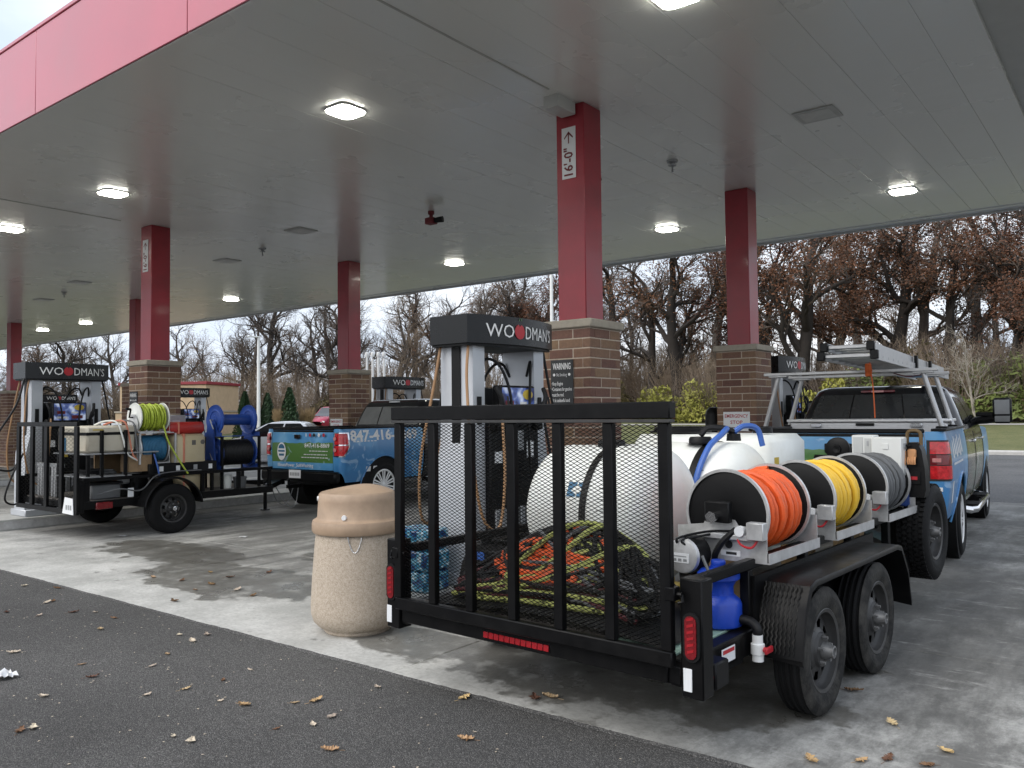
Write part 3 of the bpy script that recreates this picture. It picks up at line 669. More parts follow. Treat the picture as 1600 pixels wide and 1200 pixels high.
def dispenser(loc, lab):
    t = thing('fuel_dispenser', lab, 'fuel dispenser', loc, 0, 'fuel dispensers under the canopy')
    N = 12; ysn = [-HL+2*HL*i/N for i in range(N+1)]
    poly = [(bow(y), y) for y in ysn]+[(-bow(y), y) for y in reversed(ysn)]
    mb = MB(); mb.prism(poly, 2.055, 2.30, 'z'); hd = mb.build('header', 'header_black', t, ang=20)
    mb = MB(); mb.prism([(a*.93, b_*.97) for a, b_ in poly], 2.035, 2.054, 'z'); mb.build('header_soffit', 'black_plastic', hd)
    for s in (1, -1): header_letters(hd, s, 2.115, .165)
    for s in (-1, 1):   # pillars, flared towards the foot
        mb = MB(); yy = lambda a: s*a
        mb.prism([(yy(.36), .0), (yy(.60), .0), (yy(.60), .62), (yy(.585), .95), (yy(.53), 1.2), (yy(.515), 1.5), (yy(.515), 2.054), (yy(.36), 2.054)][::s], -.185, .185, 'x')
        mb.build('pillar', 'silver_panel', t)
        mb = MB(); mb.box((-.05, s*.516 if s > 0 else -.53, 1.0), (.05, .53 if s > 0 else -.516, 2.03), bev=.004); mb.build('hose_channel', 'black_plastic', t)
    mb = MB(); mb.box((-.24, -.355, .10), (.24, .355, 1.40), bev=.015); cab = mb.build('cabinet', 'black_plastic', t)
    mb = MB(); mb.box((-.26, -.62, 0), (.26, .62, .10), bev=.01); mb.build('plinth', 'silver_panel', t)
    for s in (-1, 1):
        for q in range(8):
            y = -.31+q*.0885; mb = MB(); a, b_ = sorted((s*.242, s*.262)); mb.box((a, y, .16), (b_, y+.066, .62), bev=.006); mb.build('rib_panel', 'galv', cab)
        a, b_ = sorted((s*.18, s*.275)); mb = MB(); mb.box((a, -.255, 1.40), (b_, .255, 1.70), bev=.012); fr = mb.build('screen_frame', 'black_plastic', t)
        x = s*.278; mb = MB(); mb.add([(x, -.235, 1.425), (x, .235, 1.425), (x, .235, 1.68), (x, -.235, 1.68)], [(0, 1, 2, 3) if s > 0 else (3, 2, 1, 0)]); mb.build('screen', 'screen', fr)
        mb = MB(); xx = s*.2805; mb.add([(xx, s*.135+cos(a*pi/8)*.075, 1.62+sin(a*pi/8)*.045) for a in range(16)], [tuple(range(16))]); mb.build('advert_burst', 'yellow_tag', fr)
        for q, (y0, z0, w, h, mm) in enumerate(((-.19, 1.45, .15, .03, 'letter_white'), (-.19, 1.52, .12, .045, 'letter_maroon'), (.03, 1.45, .16, .05, 'letter_maroon'), (.02, 1.53, .10, .025, 'letter_white'))):
            mb = MB(); y1 = y0+w; mb.add([(xx, s*y0, z0), (xx, s*y1, z0), (xx, s*y1, z0+h), (xx, s*y0, z0+h)], [(0, 1, 2, 3)]); mb.build('advert_text_block', mm, fr)
        # keypad, card slot, printed tags
        mb = MB(); x0, x1 = sorted((s*.242, s*.258)); mb.box((x0, -.06, 1.12), (x1, .10, 1.30), bev=.004)
        for i in range(4):
            for j in range(3): mb.box((min(s*.259, s*.264), -.045+j*.045, 1.14+i*.036), (max(s*.259, s*.264), -.012+j*.045, 1.165+i*.036))
        mb.build('keypad', 'galv', cab)
        mb = MB(); x0, x1 = sorted((s*.242, s*.247)); mb.box((x0, -.13, .86), (x1, -.01, .98)); mb.build('yellow_label', 'yellow_tag', cab)
        mb = MB(); mb.box((x0, -.30, 1.02), (x1, -.20, 1.12)); mb.box((x0, .16, 1.05), (x1, .26, 1.2)); mb.build('white_label', 'sign_white', cab)
        for e in (-1, 1):   # nozzle in its boot, hose from under the header
            y = e*.30; mb = MB()
            mb.box((min(s*.20, s*.30), y-.05, 1.30), (max(s*.20, s*.30), y+.05, 1.44), bev=.015)
            nz_ = mb.build('nozzle_boot', 'black_plastic', t)
            mb = MB(); mb.tube(hose_path([(s*.27, y, 1.40), (s*.33, y, 1.50), (s*.34, y+e*.03, 1.60), (s*.30, y+e*.05, 1.68)], 5), [.028]*8+[.022]*8, 8); mb.tube(hose_path([(s*.35, y, 1.46), (s*.40, y, 1.50), (s*.39, y, 1.60)], 4), .010, 6); mb.build('nozzle', 'hose_black', nz_)
            mb = MB(); q = e*.56
            mb.tube(hose_path([(s*.16, e*.545, 2.04), (s*.19, e*.60, 1.7), (s*.30, e*.66, 1.05), (s*.36, e*.60, .58), (s*.40, e*.44, .50), (s*.40, e*.36, .9), (s*.33, y, 1.45)], 7), .013, 7); mb.build('hose', 'hose_tan' if e < 0 else 'hose_black', t)
            mb = MB(); mb.tube(hose_path([(s*.10, e*.36, 1.80), (s*.17, e*.32, 1.93), (s*.25, e*.22, 1.86), (s*.30, e*.14, 1.6), (s*.30, e*.12, 1.2), (s*.29, e*.16, .9)], 6), .013, 7); mb.build('hose', 'hose_black', t)
            mb = MB(); x0, x1 = sorted((s*.186, s*.196)); mb.box((x0, e*.44-.028, 1.36), (x1, e*.44+.028, 1.60), bev=.006); mb.build('grade_badge', 'black_plastic', t)
    return t
d0 = dispenser((-4.76, 5.85, .155), 'black and silver fuel dispenser behind the mesh gate, nearest brick pier beside it')
for x, y, lab in ((-13.46, 5.83, 'black and silver fuel dispenser behind the left trailer gate'), (-4.74, 13.10, 'fuel dispenser half hidden behind the pier left of the ladder pickup'),
                  (-13.44, 13.10, 'fuel dispenser showing over the black cab of the left pickup'), (-22.15, 13.05, 'small far fuel dispenser right of the left brick pier'), (-30.55, 13.05, 'smallest distant fuel dispenser seen through the left dispenser')):
    copy_tree(d0, None, lab, None, (x, y, .155))
def loose_hose(lab, pts, r, mat, cat='hose', grp=None):
    mb = MB(); mb.tube(hose_path(pts, 10), r, 8); return tag(mb.build('fuel_hose', mat), lab, cat, grp)
loose_hose('black hose looping to the ground left of the left dispenser', [(-13.25, 5.2, 2.2), (-13.15, 5.05, 1.8), (-13.1, 4.75, 1.3), (-13.1, 4.72, .95), (-13.2, 5.0, .85), (-13.2, 5.12, .98)], .016, 'hose_black')
loose_hose('thin black hose hanging low at the foot of the left dispenser', [(-13.2, 5.18, 1.1), (-13.1, 4.98, .75), (-13.1, 4.9, .45), (-13.15, 5.05, .36), (-13.2, 5.2, .46)], .014, 'hose_black')
# ================================================================== WHEELS
def tyre_prof(r, w, rim, grooves=4):
    """closed profile (radius, axial) of a tyre, outer face at +w/2"""
    h = w/2; P_ = [(rim, -h*.78), (rim+.02, -h*.94), (rim+(r-rim)*.45, -h*1.0), (r-.045, -h*.97), (r-.014, -h*.86)]
    n = grooves
    for i in range(n):
        c = -h*.80+(i+.5)*(h*1.6/n); g = h*.07
        P_ += [(r-.003*abs(c)/h*2, c-g-.006), (r-.012, c-g), (r-.012, c+g), (r-.003*abs(c)/h*2, c+g+.006)]
    P_ += [(r-.014, h*.86), (r-.045, h*.97), (rim+(r-rim)*.55, h*1.01), (rim+(r-rim)*.5, h*.992), (rim+(r-rim)*.42, h*1.0), (rim+.022, h*.94), (rim, h*.78)]
    return P_
def wheel_steel(parent, loc, r, w, rim, side=1, tyre='rubber', rimmat='rim_black', holes=8, hubmat='hub_grey', blocks=False, nm='wheel'):
    """black steel modular wheel: side=+1 shows its face to +x"""
    t = bpy.data.objects.new(nm, None); COL.objects.link(t); t.parent = parent; t.location = loc
    if side < 0: t.rotation_euler = (0, 0, pi)
    mb = MB(); TP = tyre_prof(r, w, rim); mb.lathe(TP, ax='x', n=44); npf = len(TP)-1
    mb.m = [1 if 3 <= (q % npf) < npf-7 else 0 for q in range(len(mb.f))]  # tread faces take a darker rubber, painting in the fender's shade
    if blocks:
        N = 56
        for i in range(N):
            for j in range(5):
                a = 2*pi*(i+(.5 if j % 2 else 0))/N; x0 = -w*.42+j*w*.168; R_ = Matrix.Rotation(a, 4, 'X')
                mb.box((x0+.004, -.012, r-.008), (x0+w*.15, .010, r+.006), 1, T=R_)
    elif tyre == 'rubber_lug':
        N = 50
        for i in range(N):
            for s in (-1, 1):
                R_ = Matrix.Rotation(2*pi*(i+(.5 if s > 0 else 0))/N, 4, 'X'); mb.box((min(s*w*.36, s*w*.47), -.011, r-.020), (max(s*w*.36, s*w*.47), .011, r-.001), 1, T=R_)
    mb.build('tyre', [tyre, 'rubber_dark'], t, ang=50)
    h = w/2; mb = MB()
    mb.lathe([(rim+.012, h*.80), (rim+.004, h*.86), (rim-.014, h*.80), (rim-.018, h*.5), (rim*.90, h*.42), (rim*.86, h*.22), (rim*.80, h*.18)], ax='x', n=36)
    # disc with slots: ring sectors left open between spokes
    ro, ri, xo = rim*.82, rim*.44, h*.20
    for i in range(holes):
        a0 = 2*pi*i/holes; a1 = a0+2*pi/holes*.52
        mb.lathe([(ro, xo), (rim*.74, xo+.012), (rim*.55, xo+.016), (ri, xo+.03)], ax='x', n=4, a0=a0, a1=a1)
        a2 = 2*pi*(i+1)/holes
        mb.lathe([(ro, xo), (rim*.745, xo+.010)], ax='x', n=3, a0=a1, a1=a2); mb.lathe([(rim*.54, xo+.016), (ri, xo+.03)], ax='x', n=3, a0=a1, a1=a2)
    mb.lathe([(ri, xo+.03), (rim*.40, xo+.045), (rim*.2, xo+.045)], ax='x', n=24)
    mb.lathe([(rim*.86, -h*.7), (rim*.5, -h*.75), (0.02, -h*.75)], ax='x', n=24); mb.build('rim', rimmat, t)
    mb = MB(); mb.lathe([(rim*.20, xo+.04), (rim*.195, xo+.065), (rim*.16, xo+.085), (rim*.155, xo+.105), (rim*.11, xo+.107), (rim*.10, xo+.095), (0, xo+.095)], ax='x', n=20); mb.build('hub', hubmat, t)
    for i in range(5):
        a = 2*pi*i/5+.3; mb = MB(); mb.cyl((xo+.045, rim*.32*cos(a), rim*.32*sin(a)), (xo+.072, rim*.32*cos(a), rim*.32*sin(a)), .011, .009, 6); mb.build('lug_nut', 'hub_grey', t)
    return t

# ================================================================== NEAR TRAILER
TA = radians(2.5); TRL = (-2.609, 3.398, 0.0); TM = Matrix.Translation(TRL) @ Matrix.Rotation(-TA, 4, 'Z')
tr = thing('utility_trailer', 'black tandem axle utility trailer with raised mesh ramp gate', 'trailer', TRL, -TA)
def tw(x, y, z=0.0): return tuple(TM @ Vector((x, y, z)))
DZ = .50; TL = 3.95
mb = MB()
for s in (-1, 1): mb.box((s*.90-.04, .02, .375), (s*.90+.04, TL, .498), bev=.006)
for y in (.03, .75, 1.5, 2.25, 3.0, TL-.04): mb.box((-.858, y-.03, .39), (.858, y+.03, .478), bev=.004)
mb.prism([(-.86, TL+.002), (-.05, TL+1.25), (.05, TL+1.25), (.86, TL+.002), (.70, TL+.002), (.0, TL+1.08), (-.70, TL+.002)], .38, .48, 'z')
mb.box((-.05, TL+1.05, .39), (.05, TL+1.45, .49), bev=.006); mb.build('frame', 'black_paint', tr)
for i in range(9):
    x0 = -.857+i*.1905; mb = MB(); mb.box((x0+.002, .05, .482), (x0+.186, TL-.03, .500+random.uniform(-.001, .002)), bev=.003); mb.build('deck_plank', 'plywood_green' if i > 6 else 'plank_grey', tr)
for s in (-1, 1):
    mb = MB(); mb.box((s*.90-.025, .09, .79), (s*.90+.025, TL, .84), bev=.005); mb.build('side_rail', 'black_paint', tr)
    for y in (.74, 1.5, 2.3, 3.1, TL-.03):
        mb = MB(); mb.box((s*.90-.026, y-.027, .499), (s*.90+.026, y+.027, .789), bev=.004); mb.build('side_post', 'black_paint', tr)
    mb = MB(); a, b_ = sorted((s*.925, s*1.035)); mb.box((a, .0, .345), (b_, .10, .865), bev=.006); lb = mb.build('light_box', 'black_paint', tr)
    mb = MB(); c = s*.985   # long oval stop lamp with grommet
    ov = lambda rx, rz: [(c+rx*cos(2*pi*i/24)*1.0, .615+(rz-rx)*(1 if sin(2*pi*i/24) > 0 else -1)*(1 if abs(sin(2*pi*i/24)) > 1e-6 else 0)+rx*sin(2*pi*i/24)) for i in range(24)]
    mb.prism(ov(.040, .108), -.014, -.001, 'y'); g = mb.build('stop_lamp_grommet', 'rubber_dark', lb)
    mb = MB(); mb.prism(ov(.028, .094), -.020, -.0145, 'y'); lens = mb.build('stop_lamp', 'lens_red', lb)
    for i in range(6):
        z = .545+i*.028; mb = MB(); mb.prism([(c-.016, z), (c+.016, z+.010), (c+.016, z+.022), (c-.016, z+.012)], -.0225, -.0205, 'y'); mb.build('led_segment', 'led_red', lb)
    mb = MB(); mb.box((c-.045, -.006, .375), (c-.003, -.001, .475), bev=.008); mb.build('reflector', 'reflector', lb)
    # hinge pin linking gate and post
    mb = MB(); x0, x1 = sorted((s*.84, s*.955)); mb.cyl((x0, -.03, .80), (x1, -.03, .80), .011, n=8); mb.tube([(s*.955, -.03, .80), (s*.96, -.035, .77), (s*.94, -.04, .765)], .007, 6); mb.box((min(s*.88, s*.93), -.055, .77), (max(s*.88, s*.93), -.0, .83), bev=.004); mb.build('gate_latch', 'black_paint', tr)
mb = MB(); mb.box((.93, .13, .355), (1.03, .26, .475), bev=.008); mk = mb.build('marker_box', 'black_plastic', tr)
mb = MB(); mb.cyl((.985, .129, .415), (.985, .115, .415), .034, n=16); mb.build('marker_lamp', 'lens_red', mk)
mb = MB(); mb.box((.942, .36, .40), (.946, .50, .47), bev=.001); dl = mb.build('decal', 'sign_white', tr)
mb = MB(); mb.box((.9465, .37, .445), (.9475, .49, .463)); mb.build('decal_band', 'letter_red', dl)
mb = MB(); mb.box((.93, .30, .36), (.94, .60, .48)); mb.build('side_gusset', 'black_paint', tr)
# rear light bar under the bed
mb = MB(); mb.box((-.26, -.002, .402), (.20, .012, .452), bev=.004); bar = mb.build('light_bar', 'black_paint', tr)
for i in range(12):
    mb = MB(); mb.box((-.25+i*.037, -.010, .411), (-.217+i*.037, -.003, .443), bev=.006); mb.build('bar_lamp', 'led_red', bar)
mb = MB(); mb.box((-.92, .013, .385), (.92, .05, .468), bev=.006); mb.build('rear_sill', 'black_paint', tr)
# ramp gate standing upright
gt = MB(); gt.box((-.91, -.052, .475), (.91, -.008, .545), bev=.006); gate = gt.build('ramp_gate', 'black_paint', tr)
mb = MB(); mb.box((-.925, -.062, 1.572), (.925, -.002, 1.65), bev=.005); mb.build('top_rail', 'black_paint', gate)
mb = MB(); mb.box((-.925, -.060, 1.555), (.925, -.012, 1.571), bev=.002); mb.build('angle_lip', 'rim_black', gate)
for x in (-.882, -.60, -.315, -.015, .285, .585, .882):
    mb = MB(); mb.box((x-.028, -.050, .546), (x+.028, -.012, 1.554), bev=.004); mb.build('gate_bar', 'black_paint', gate)
mb = MB(); pw, ph = .0200, .0096; nx = int(1.76/pw); nk = int(1.005/ph)
for k in range(nk):
    pts = []
    for i in range(nx+1):
        sg = 1 if (i+k) % 2 else -1; pts.append((-.88+i*pw, -.006, .550+k*ph+ph*.5+sg*ph*.42))
    mb.tube(pts, .0024, 3, caps=False)
tag(mb.build('expanded_mesh', 'black_paint', gate), kind='stuff')
# fender over both wheels
for s in (1, -1):
    xi, xo = .945, 1.185; P_ = [(.74, .37), (.755, .45), (.80, .60), (.875, .715), (.95, .735), (2.38, .735), (2.47, .715), (2.60, .55), (2.66, .33)]
    rows = [[(s*xi, y, z) for y, z in P_], [(s*(xo-.006), y, z) for y, z in P_], [(s*xo, y, z-.012) for y, z in P_], [(s*xo, y+(.012 if y < 1.5 else -.012), z-.03) for y, z in P_], [(s*(xo-.005), y+(.012 if y < 1.5 else -.012), z-.03) for y, z in P_], [(s*xi, y+(.005 if y < 1.5 else -.005), z-.005) for y, z in P_]]
    mb = MB(); mb.grid(rows, flip=s > 0); fd = mb.build('fender', 'black_paint', tr)
    mb = MB(); mb.box((min(s*.925, s*.945), .74, .50), (max(s*.925, s*.945), 2.66, .76)); mb.build('fender_backing', 'black_paint', fd)
    for j in range(9):      # raised zigzag tread on the rear slope
        x = xi+.012+j*.0225; pts = []
        for i in range(21):
            t = i/20; y = .743+.12*t**1.5; z = .385+.33*t; pts.append((s*(x+(.004 if i % 2 else -.004)), y-.006, z+.003))
        mb = MB(); mb.tube(pts, .0045, 5); mb.build('tread_rib', 'rubber', fd)
    for y in (1.13, 2.03): wheel_steel(tr, (s*1.08, y, .335), .335, .175, .212, s, holes=8)
mb = MB()
for y in (1.13, 2.03): mb.cyl((-.95, y, .335), (.95, y, .335), .036, n=10)
for s in (-1, 1):
    for y in (1.13, 2.03): mb.tube([(s*.80, y-.38, .385), (s*.80, y-.15, .30), (s*.80, y, .285), (s*.80, y+.15, .30), (s*.80, y+.38, .385)], .022, 6)
mb.build('axles', 'black_paint', tr)
mb = MB(); mb.box((.80, 3.55, .50), (.87, 3.62, 1.18), bev=.005); mb.box((.60, 3.56, .995), (.799, 3.61, 1.05), bev=.004); mb.box((.874, 3.83, .58), (1.0, 3.89, .70), bev=.004); mb.build('front_upright', 'black_paint', tr)
mb = MB(); mb.tube(hose_path([(.90, .18, .80), (.86, .14, .70), (.90, .12, .60), (.88, .16, .52)], 6), .009, 6); mb.build('light_cable', 'hose_grey', tr)

# ------------------------------------------------------------------ spare wheel on the trailer's front corner
sw = thing('spare_wheel', 'spare off-road tyre hung on the front corner of the near trailer', 'spare wheel', tw(.96, 3.86, .64), -TA)
wheel_steel(sw, (0, 0, 0), .37, .23, .215, 1, tyre='rubber_dark', blocks=True, holes=8)
# ================================================================== LOAD ON THE NEAR TRAILER
def hose_reel(y0, col, lab, wraps, seed, motor=False, lines=0):
    rnd = random.Random(seed); L_ = .70
    t = thing('hose_reel', lab, 'hose reel', tw(.735, y0, .815), -TA, 'motor hose reels along the trailer side')
    R_, zc = .236, .235
    # stainless base: two end plates, side angles
    for y, nm in ((0.0, 'end_plate'), (L_, 'end_plate')):
        mb = MB(); w = .255
        mb.prism([(-w, 0), (w, 0), (w, .185), (.10, .185), (.08, .215), (-.08, .215), (-.10, .185), (-w, .165)], y-.004, y+.004, 'y'); pl_ = mb.build(nm, 'steel', t)
        mb = MB()
        for x in (-.11, .045): mb.cyl((x, y-.0055, .085), (x, y-.0045, .085), .022, n=14)
        mb.build('lightening_hole', 'letter_dark', pl_)
        mb = MB(); mb.box((-.07, y-.05, .20), (.07, y-.0045, .31), bev=.006); mb.build('bearing_block', 'black_plastic', pl_)
    for s in (-1, 1):
        mb = MB(); mb.prism([(s*.255, 0), (s*.268, 0), (s*.268, .055), (s*.262, .055), (s*.262, .006), (s*.255, .006)][::s], -.004, L_+.004, 'y'); mb.build('base_angle', 'steel', t)
    mb = MB(); mb.cyl((0, -.10, zc), (0, -.02, zc), .024, .022, 12); mb.cyl((0, -.12, zc), (0, -.10, zc), .032, .032, 6); mb.build('swivel', 'chrome', t)
    for y in (.075, L_-.055):     # flanges: dark disc with a rolled bright rim
        mb = MB(); mb.lathe([(.0, y-.004), (.07, y-.006), (R_-.02, y-.002), (R_-.006, y+.003), (R_-.006, y+.006), (.0, y+.006)], (0, 0, zc), 'y', 48); fl = mb.build('flange', 'black_plastic', t)
        mb = MB(); mb.lathe([(R_-.010, y-.010), (R_+.004, y-.011), (R_+.007, y), (R_+.004, y+.011), (R_-.010, y+.010), (R_-.004, y)], (0, 0, zc), 'y', 48, closed=True); mb.build('rolled_rim', 'steel', fl)
    mb = MB(); mb.cyl((0, .085, zc), (0, L_-.065, zc), .12, n=24); mb.build('drum', 'steel', t)
    # hose: real helical wraps, laid a little unevenly
    r_h = .0205; y_a, y_b = .10, L_-.082; nw = wraps
    for layer in range(2):
        rad = .166+layer*.037; pts = []; n_ = nw+1-2*layer
        for i in range(n_*22+1):
            a = 2*pi*i/22; f = i/(n_*22); yy = y_a+(y_b-y_a)*f+.005*sin(a*.73+seed)+(.012*sin(f*9+seed) if layer == 2 else 0)
            if layer == 0: yy = yy
            rj = rad+(.007*sin(a*.41+seed*2)+.004*sin(a*1.3) if layer else 0); pts.append((rj*sin(a), yy, zc+rj*cos(a)-.002))
        mb = MB(); mb.tube(pts, r_h, 8); mb.build('hose', col, t)
    # gauge box on the plate
    mb = MB(); mb.box((.17, -.065, .125), (.262, -.006, .215), bev=.004); gb = mb.build('switch_box', 'steel', t)
    mb = MB(); mb.cyl((.13, -.035, .165), (.13, -.062, .165), .028, .027, 16); mb.build('gauge', 'sign_white', gb)
    mb = MB(); mb.tube(hose_path([(.10, -.03, .15), (.13, -.05, .10), (.19, -.05, .085), (.225, -.04, .13)], 6), .006, 6); mb.build('red_lead', 'letter_red', gb)
    mb = MB(); mb.tube(hose_path([(.10, -.03, .17), (.03, -.05, .10), (-.02, -.04, .02), (-.03, .02, -.03)], 6), .017, 8); mb.build('supply_hose', 'hose_black', t)
    if motor:
        mb = MB(); mb.cyl((-.12, -.19, .035), (-.12, -.07, .035), .096, n=28); mo = mb.build('motor', 'black_plastic', t)
        mb = MB(); mb.lathe([(.0, -.216), (.07, -.215), (.088, -.21), (.094, -.19)], (-.12, 0, .035), 'y', 28); mb.build('motor_cap', 'steel', mo)
        mb = MB(); mb.box((-.175, -.219, .0), (-.075, -.2165, .05), bev=.001); mp_ = mb.build('rating_label', 'sign_white', mo)
        mb = MB()
        for i in range(3): mb.box((-.168+i*.03, -.2205, .008), (-.148+i*.03, -.2195, .022))
        mb.box((-.168, -.2205, .032), (-.09, -.2195, .037)); mb.build('label_print', 'galv', mp_)
        mb = MB(); mb.tube(hose_path([(-.15, -.20, .09), (-.13, -.22, .13), (-.05, -.05, .15), (.08, -.03, .16)], 6), .007, 6); mb.tube(hose_path([(-.09, -.20, .085), (-.11, -.22, .12), (-.04, -.04, .135)], 6), .006, 6); mb.build('motor_lead', 'hose_black', mo)
        mb = MB(); mb.box((-.13, -.0465, .115), (.19, -.008, .145), bev=.004); mb.build('cross_tube', 'steel', t)
        mb = MB(); mb.box((.0, -.0075, .025), (.11, -.0045, .055)); lg = mb.build('nameplate', 'sign_white', t)
        mb = MB(); mb.box((.03, -.0085, .033), (.09, -.0078, .047)); mb.build('nameplate_mark', 'letter_dark', lg)
        mb = MB(); mb.box((-.10, -.10, -.04), (-.05, -.05, .02)); mb.build('motor_foot', 'black_paint', mo)
    return t
hose_reel(.80, 'hose_orange', 'motor hose reel wound with orange hose, nearest on the trailer', 9, 3, motor=True)
hose_reel(1.80, 'hose_yellow', 'motor hose reel wound with yellow hose, between the orange and grey ones', 9, 5)
hose_reel(2.86, 'hose_grey', 'motor hose reel wound with dull grey hose, farthest on the trailer', 9, 8)
# timber packers the reels stand on
for y in (1.15, 2.2, 3.2):
    mb = MB(); mb.box((-.10, -.05, 0), (.10, .05, .335), bev=.004)
    tag(mb.build('timber_block', 'wood', None, tw(.60, y, .501), -TA), {1.15: 'short timber post on the trailer deck under the orange reel', 2.2: 'short timber post on the trailer deck under the yellow reel', 3.2: 'short timber post on the trailer deck under the grey reel'}[y], 'timber block', 'timber posts under the reels')

def drum_tank(cx, cy, x0, x1, r, zc, straps, lab, fit=True):
    t = thing('water_tank', lab, 'tank', tw(cx, cy, DZ), -TA, 'white poly tanks on the trailer'); z = zc-DZ; d = .17
    prof = [(0, x0)]
    for i in range(1, 9):
        a = i/8*pi/2; prof.append((r*sin(a)**.7, x0+d*(1-cos(a))))
    m_ = 12
    for i in range(1, m_):
        x = x0+d+(x1-x0-2*d)*i/m_; prof.append((r*(1.0+(.006 if i % 3 == 0 else 0)), x))
    for i in range(8, 0, -1):
        a = i/8*pi/2; prof.append((r*sin(a)**.7, x1-d*(1-cos(a))))
    prof.append((0, x1))
    mb = MB(); mb.lathe([(q, h-cx) for q, h in prof], (0, 0, z), 'x', 48); mb.build('shell', 'poly_white', t, ang=60)
    for s in straps:
        mb = MB(); mb.lathe([(r+.002, s-cx-.022), (r+.009, s-cx-.022), (r+.009, s-cx+.022), (r+.002, s-cx+.022)], (0, 0, z), 'x', 48, closed=True); mb.build('strap', 'black_plastic', t)
    for s in (x0+.25, x1-.25):
        mb = MB(); mb.prism([(-r*.8, .002), (r*.8, .002), (r*.72, z*.62), (r*.45, z*.34), (0, z*.22), (-r*.45, z*.34), (-r*.72, z*.62)], s-cx-.05, s-cx+.05, 'x'); mb.build('cradle_leg', 'poly_white', t)
    mb = MB(); mb.lathe([(r+.0005, -.006), (r+.004, -.004), (r+.004, .004), (r+.0005, .006)], ((x0+x1)/2-cx, 0, z), 'x', 48, closed=True); mb.build('mould_seam', 'poly_white', t)
    mb = MB()
    for k in range(7): a_ = -.35+.16*k; mb.box((x1-cx-d-.16, -r*cos(a_)-.0035, z+r*sin(a_)-.002), (x1-cx-d-.16+(.05 if k % 2 else .08), -r*cos(a_)+.004, z+r*sin(a_)+.002))
    mb.build('volume_marks', 'hose_grey', t)
    mb = MB(); a_ = .55; mb.add([(x, -(r+.003)*cos(b2), z+(r+.003)*sin(b2)) for x, b2 in ((x0-cx+.42, .30), (x0-cx+.56, .30), (x0-cx+.56, .52), (x0-cx+.42, .52))], [(0, 1, 2, 3)]); mb.build('tank_label', 'hose_cyan', t)
    if fit:
        mb = MB(); mb.lathe([(0, r+z+.035), (.085, r+z+.035), (.09, r+z+.02), (.09, r+z-.03), (.115, r+z-.03)], n=20); mb.build('lid', 'black_plastic', t)
    return t
drum_tank(-.23, 1.22, -.72, .26, .425, .965, [-.17], 'white horizontal poly tank with black strap behind the mesh gate')
tb = drum_tank(.02, 2.02, -.40, .43, .405, .985, [.10], 'white horizontal poly tank with blue hose behind the orange reel', fit=False)
mb = MB(); mb.lathe([(0, .93), (.07, .93), (.08, .915), (.08, .885), (.10, .885)], (.02, -.10, 0), n=18); mb.lathe([(0, .95), (.045, .95), (.05, .90)], (.20, .04, 0), n=16); mb.build('fitting', 'black_plastic', tb)
mb = MB(); mb.tube(hose_path([(.02, -.10, .94), (.06, -.06, .99), (.15, 0, .985), (.20, .04, .96)], 6), .022, 8); mb.build('fitting_pipe', 'hose_black', tb)
mb = MB(); mb.box((.262, -.36, .60), (.264, -.30, .66)); mb.build('inlet_stub', 'black_plastic', tb)
mb = MB(); mb.tube(hose_path([(.20, .04, .96), (.24, .12, 1.0), (.30, .20, .98), (.33, .22, .86)], 8), .02, 8); mb.tube(hose_path([(.17, .0, .985), (.19, -.12, .95), (.16, -.26, .86), (.13, -.38, .66), (.14, -.43, .45)], 8), .02, 8); mb.build('blue_hose', 'hose_blue', tb)
mb = MB(); mb.box((.255, -.315, .62), (.262, -.24, .70)); mb.build('side_sticker', 'hose_cyan', tb)
# square tank at the front
ct = thing('square_tank', 'tall square white tank with black lid at the trailer front', 'tank', tw(-.22, 2.85, DZ), -TA)
mb = MB(); mb.box((-.66, -.36, .002), (.50, .40, .925), bev=.06); mb.build('shell', 'poly_white', ct, ang=50)
mb = MB(); mb.lathe([(0, .985), (.20, .985), (.215, .975), (.215, .955), (.25, .95), (.25, .936)], (-.38, -.05, 0), n=28); mb.build('lid', 'black_plastic', ct)
mb = MB(); mb.lathe([(0, .98), (.07, .98), (.075, .936)], (.35, -.1, 0), n=16); mb.build('vent_cap', 'black_plastic', ct)
mb = MB(); mb.box((.501, -.25, .70), (.503, -.17, .76)); mb.box((.30, -.3625, .72), (.38, -.3605, .78)); mb.build('yellow_sticker', 'yellow_tag', ct)

# blue jug
jg = thing('blue_jug', 'blue ribbed plastic jug standing on the deck behind the tail lamp', 'jug', tw(.785, .66, DZ+.003), -TA)
mb = MB(); mb.lathe([(0, 0), (.098, 0), (.112, .010), (.115, .025), (.115, .12), (.106, .14), (.076, .165), (.074, .205), (.088, .23), (.108, .245), (.108, .27), (.088, .288), (.04, .296), (.04, .31), (0, .312)], n=32); mb.build('body', 'blue_jug', jg)
mb = MB(); mb.lathe([(0, .311), (.036, .311), (.038, .325), (.034, .335), (0, .336)], n=20); mb.build('cap', 'blue_jug', jg)
mb = MB(); mb.tube(hose_path([(.0, -.14, .38), (.06, -.17, .26), (.02, -.16, .12), (-.05, -.13, .02), (-.12, -.1, .012)], 8), .008, 6); tag(mb.build('clear_tube', 'hose_grey', None, tw(.79, .62, DZ+.003), -TA), 'thin grey tube hanging in front of the blue jug', 'tube')
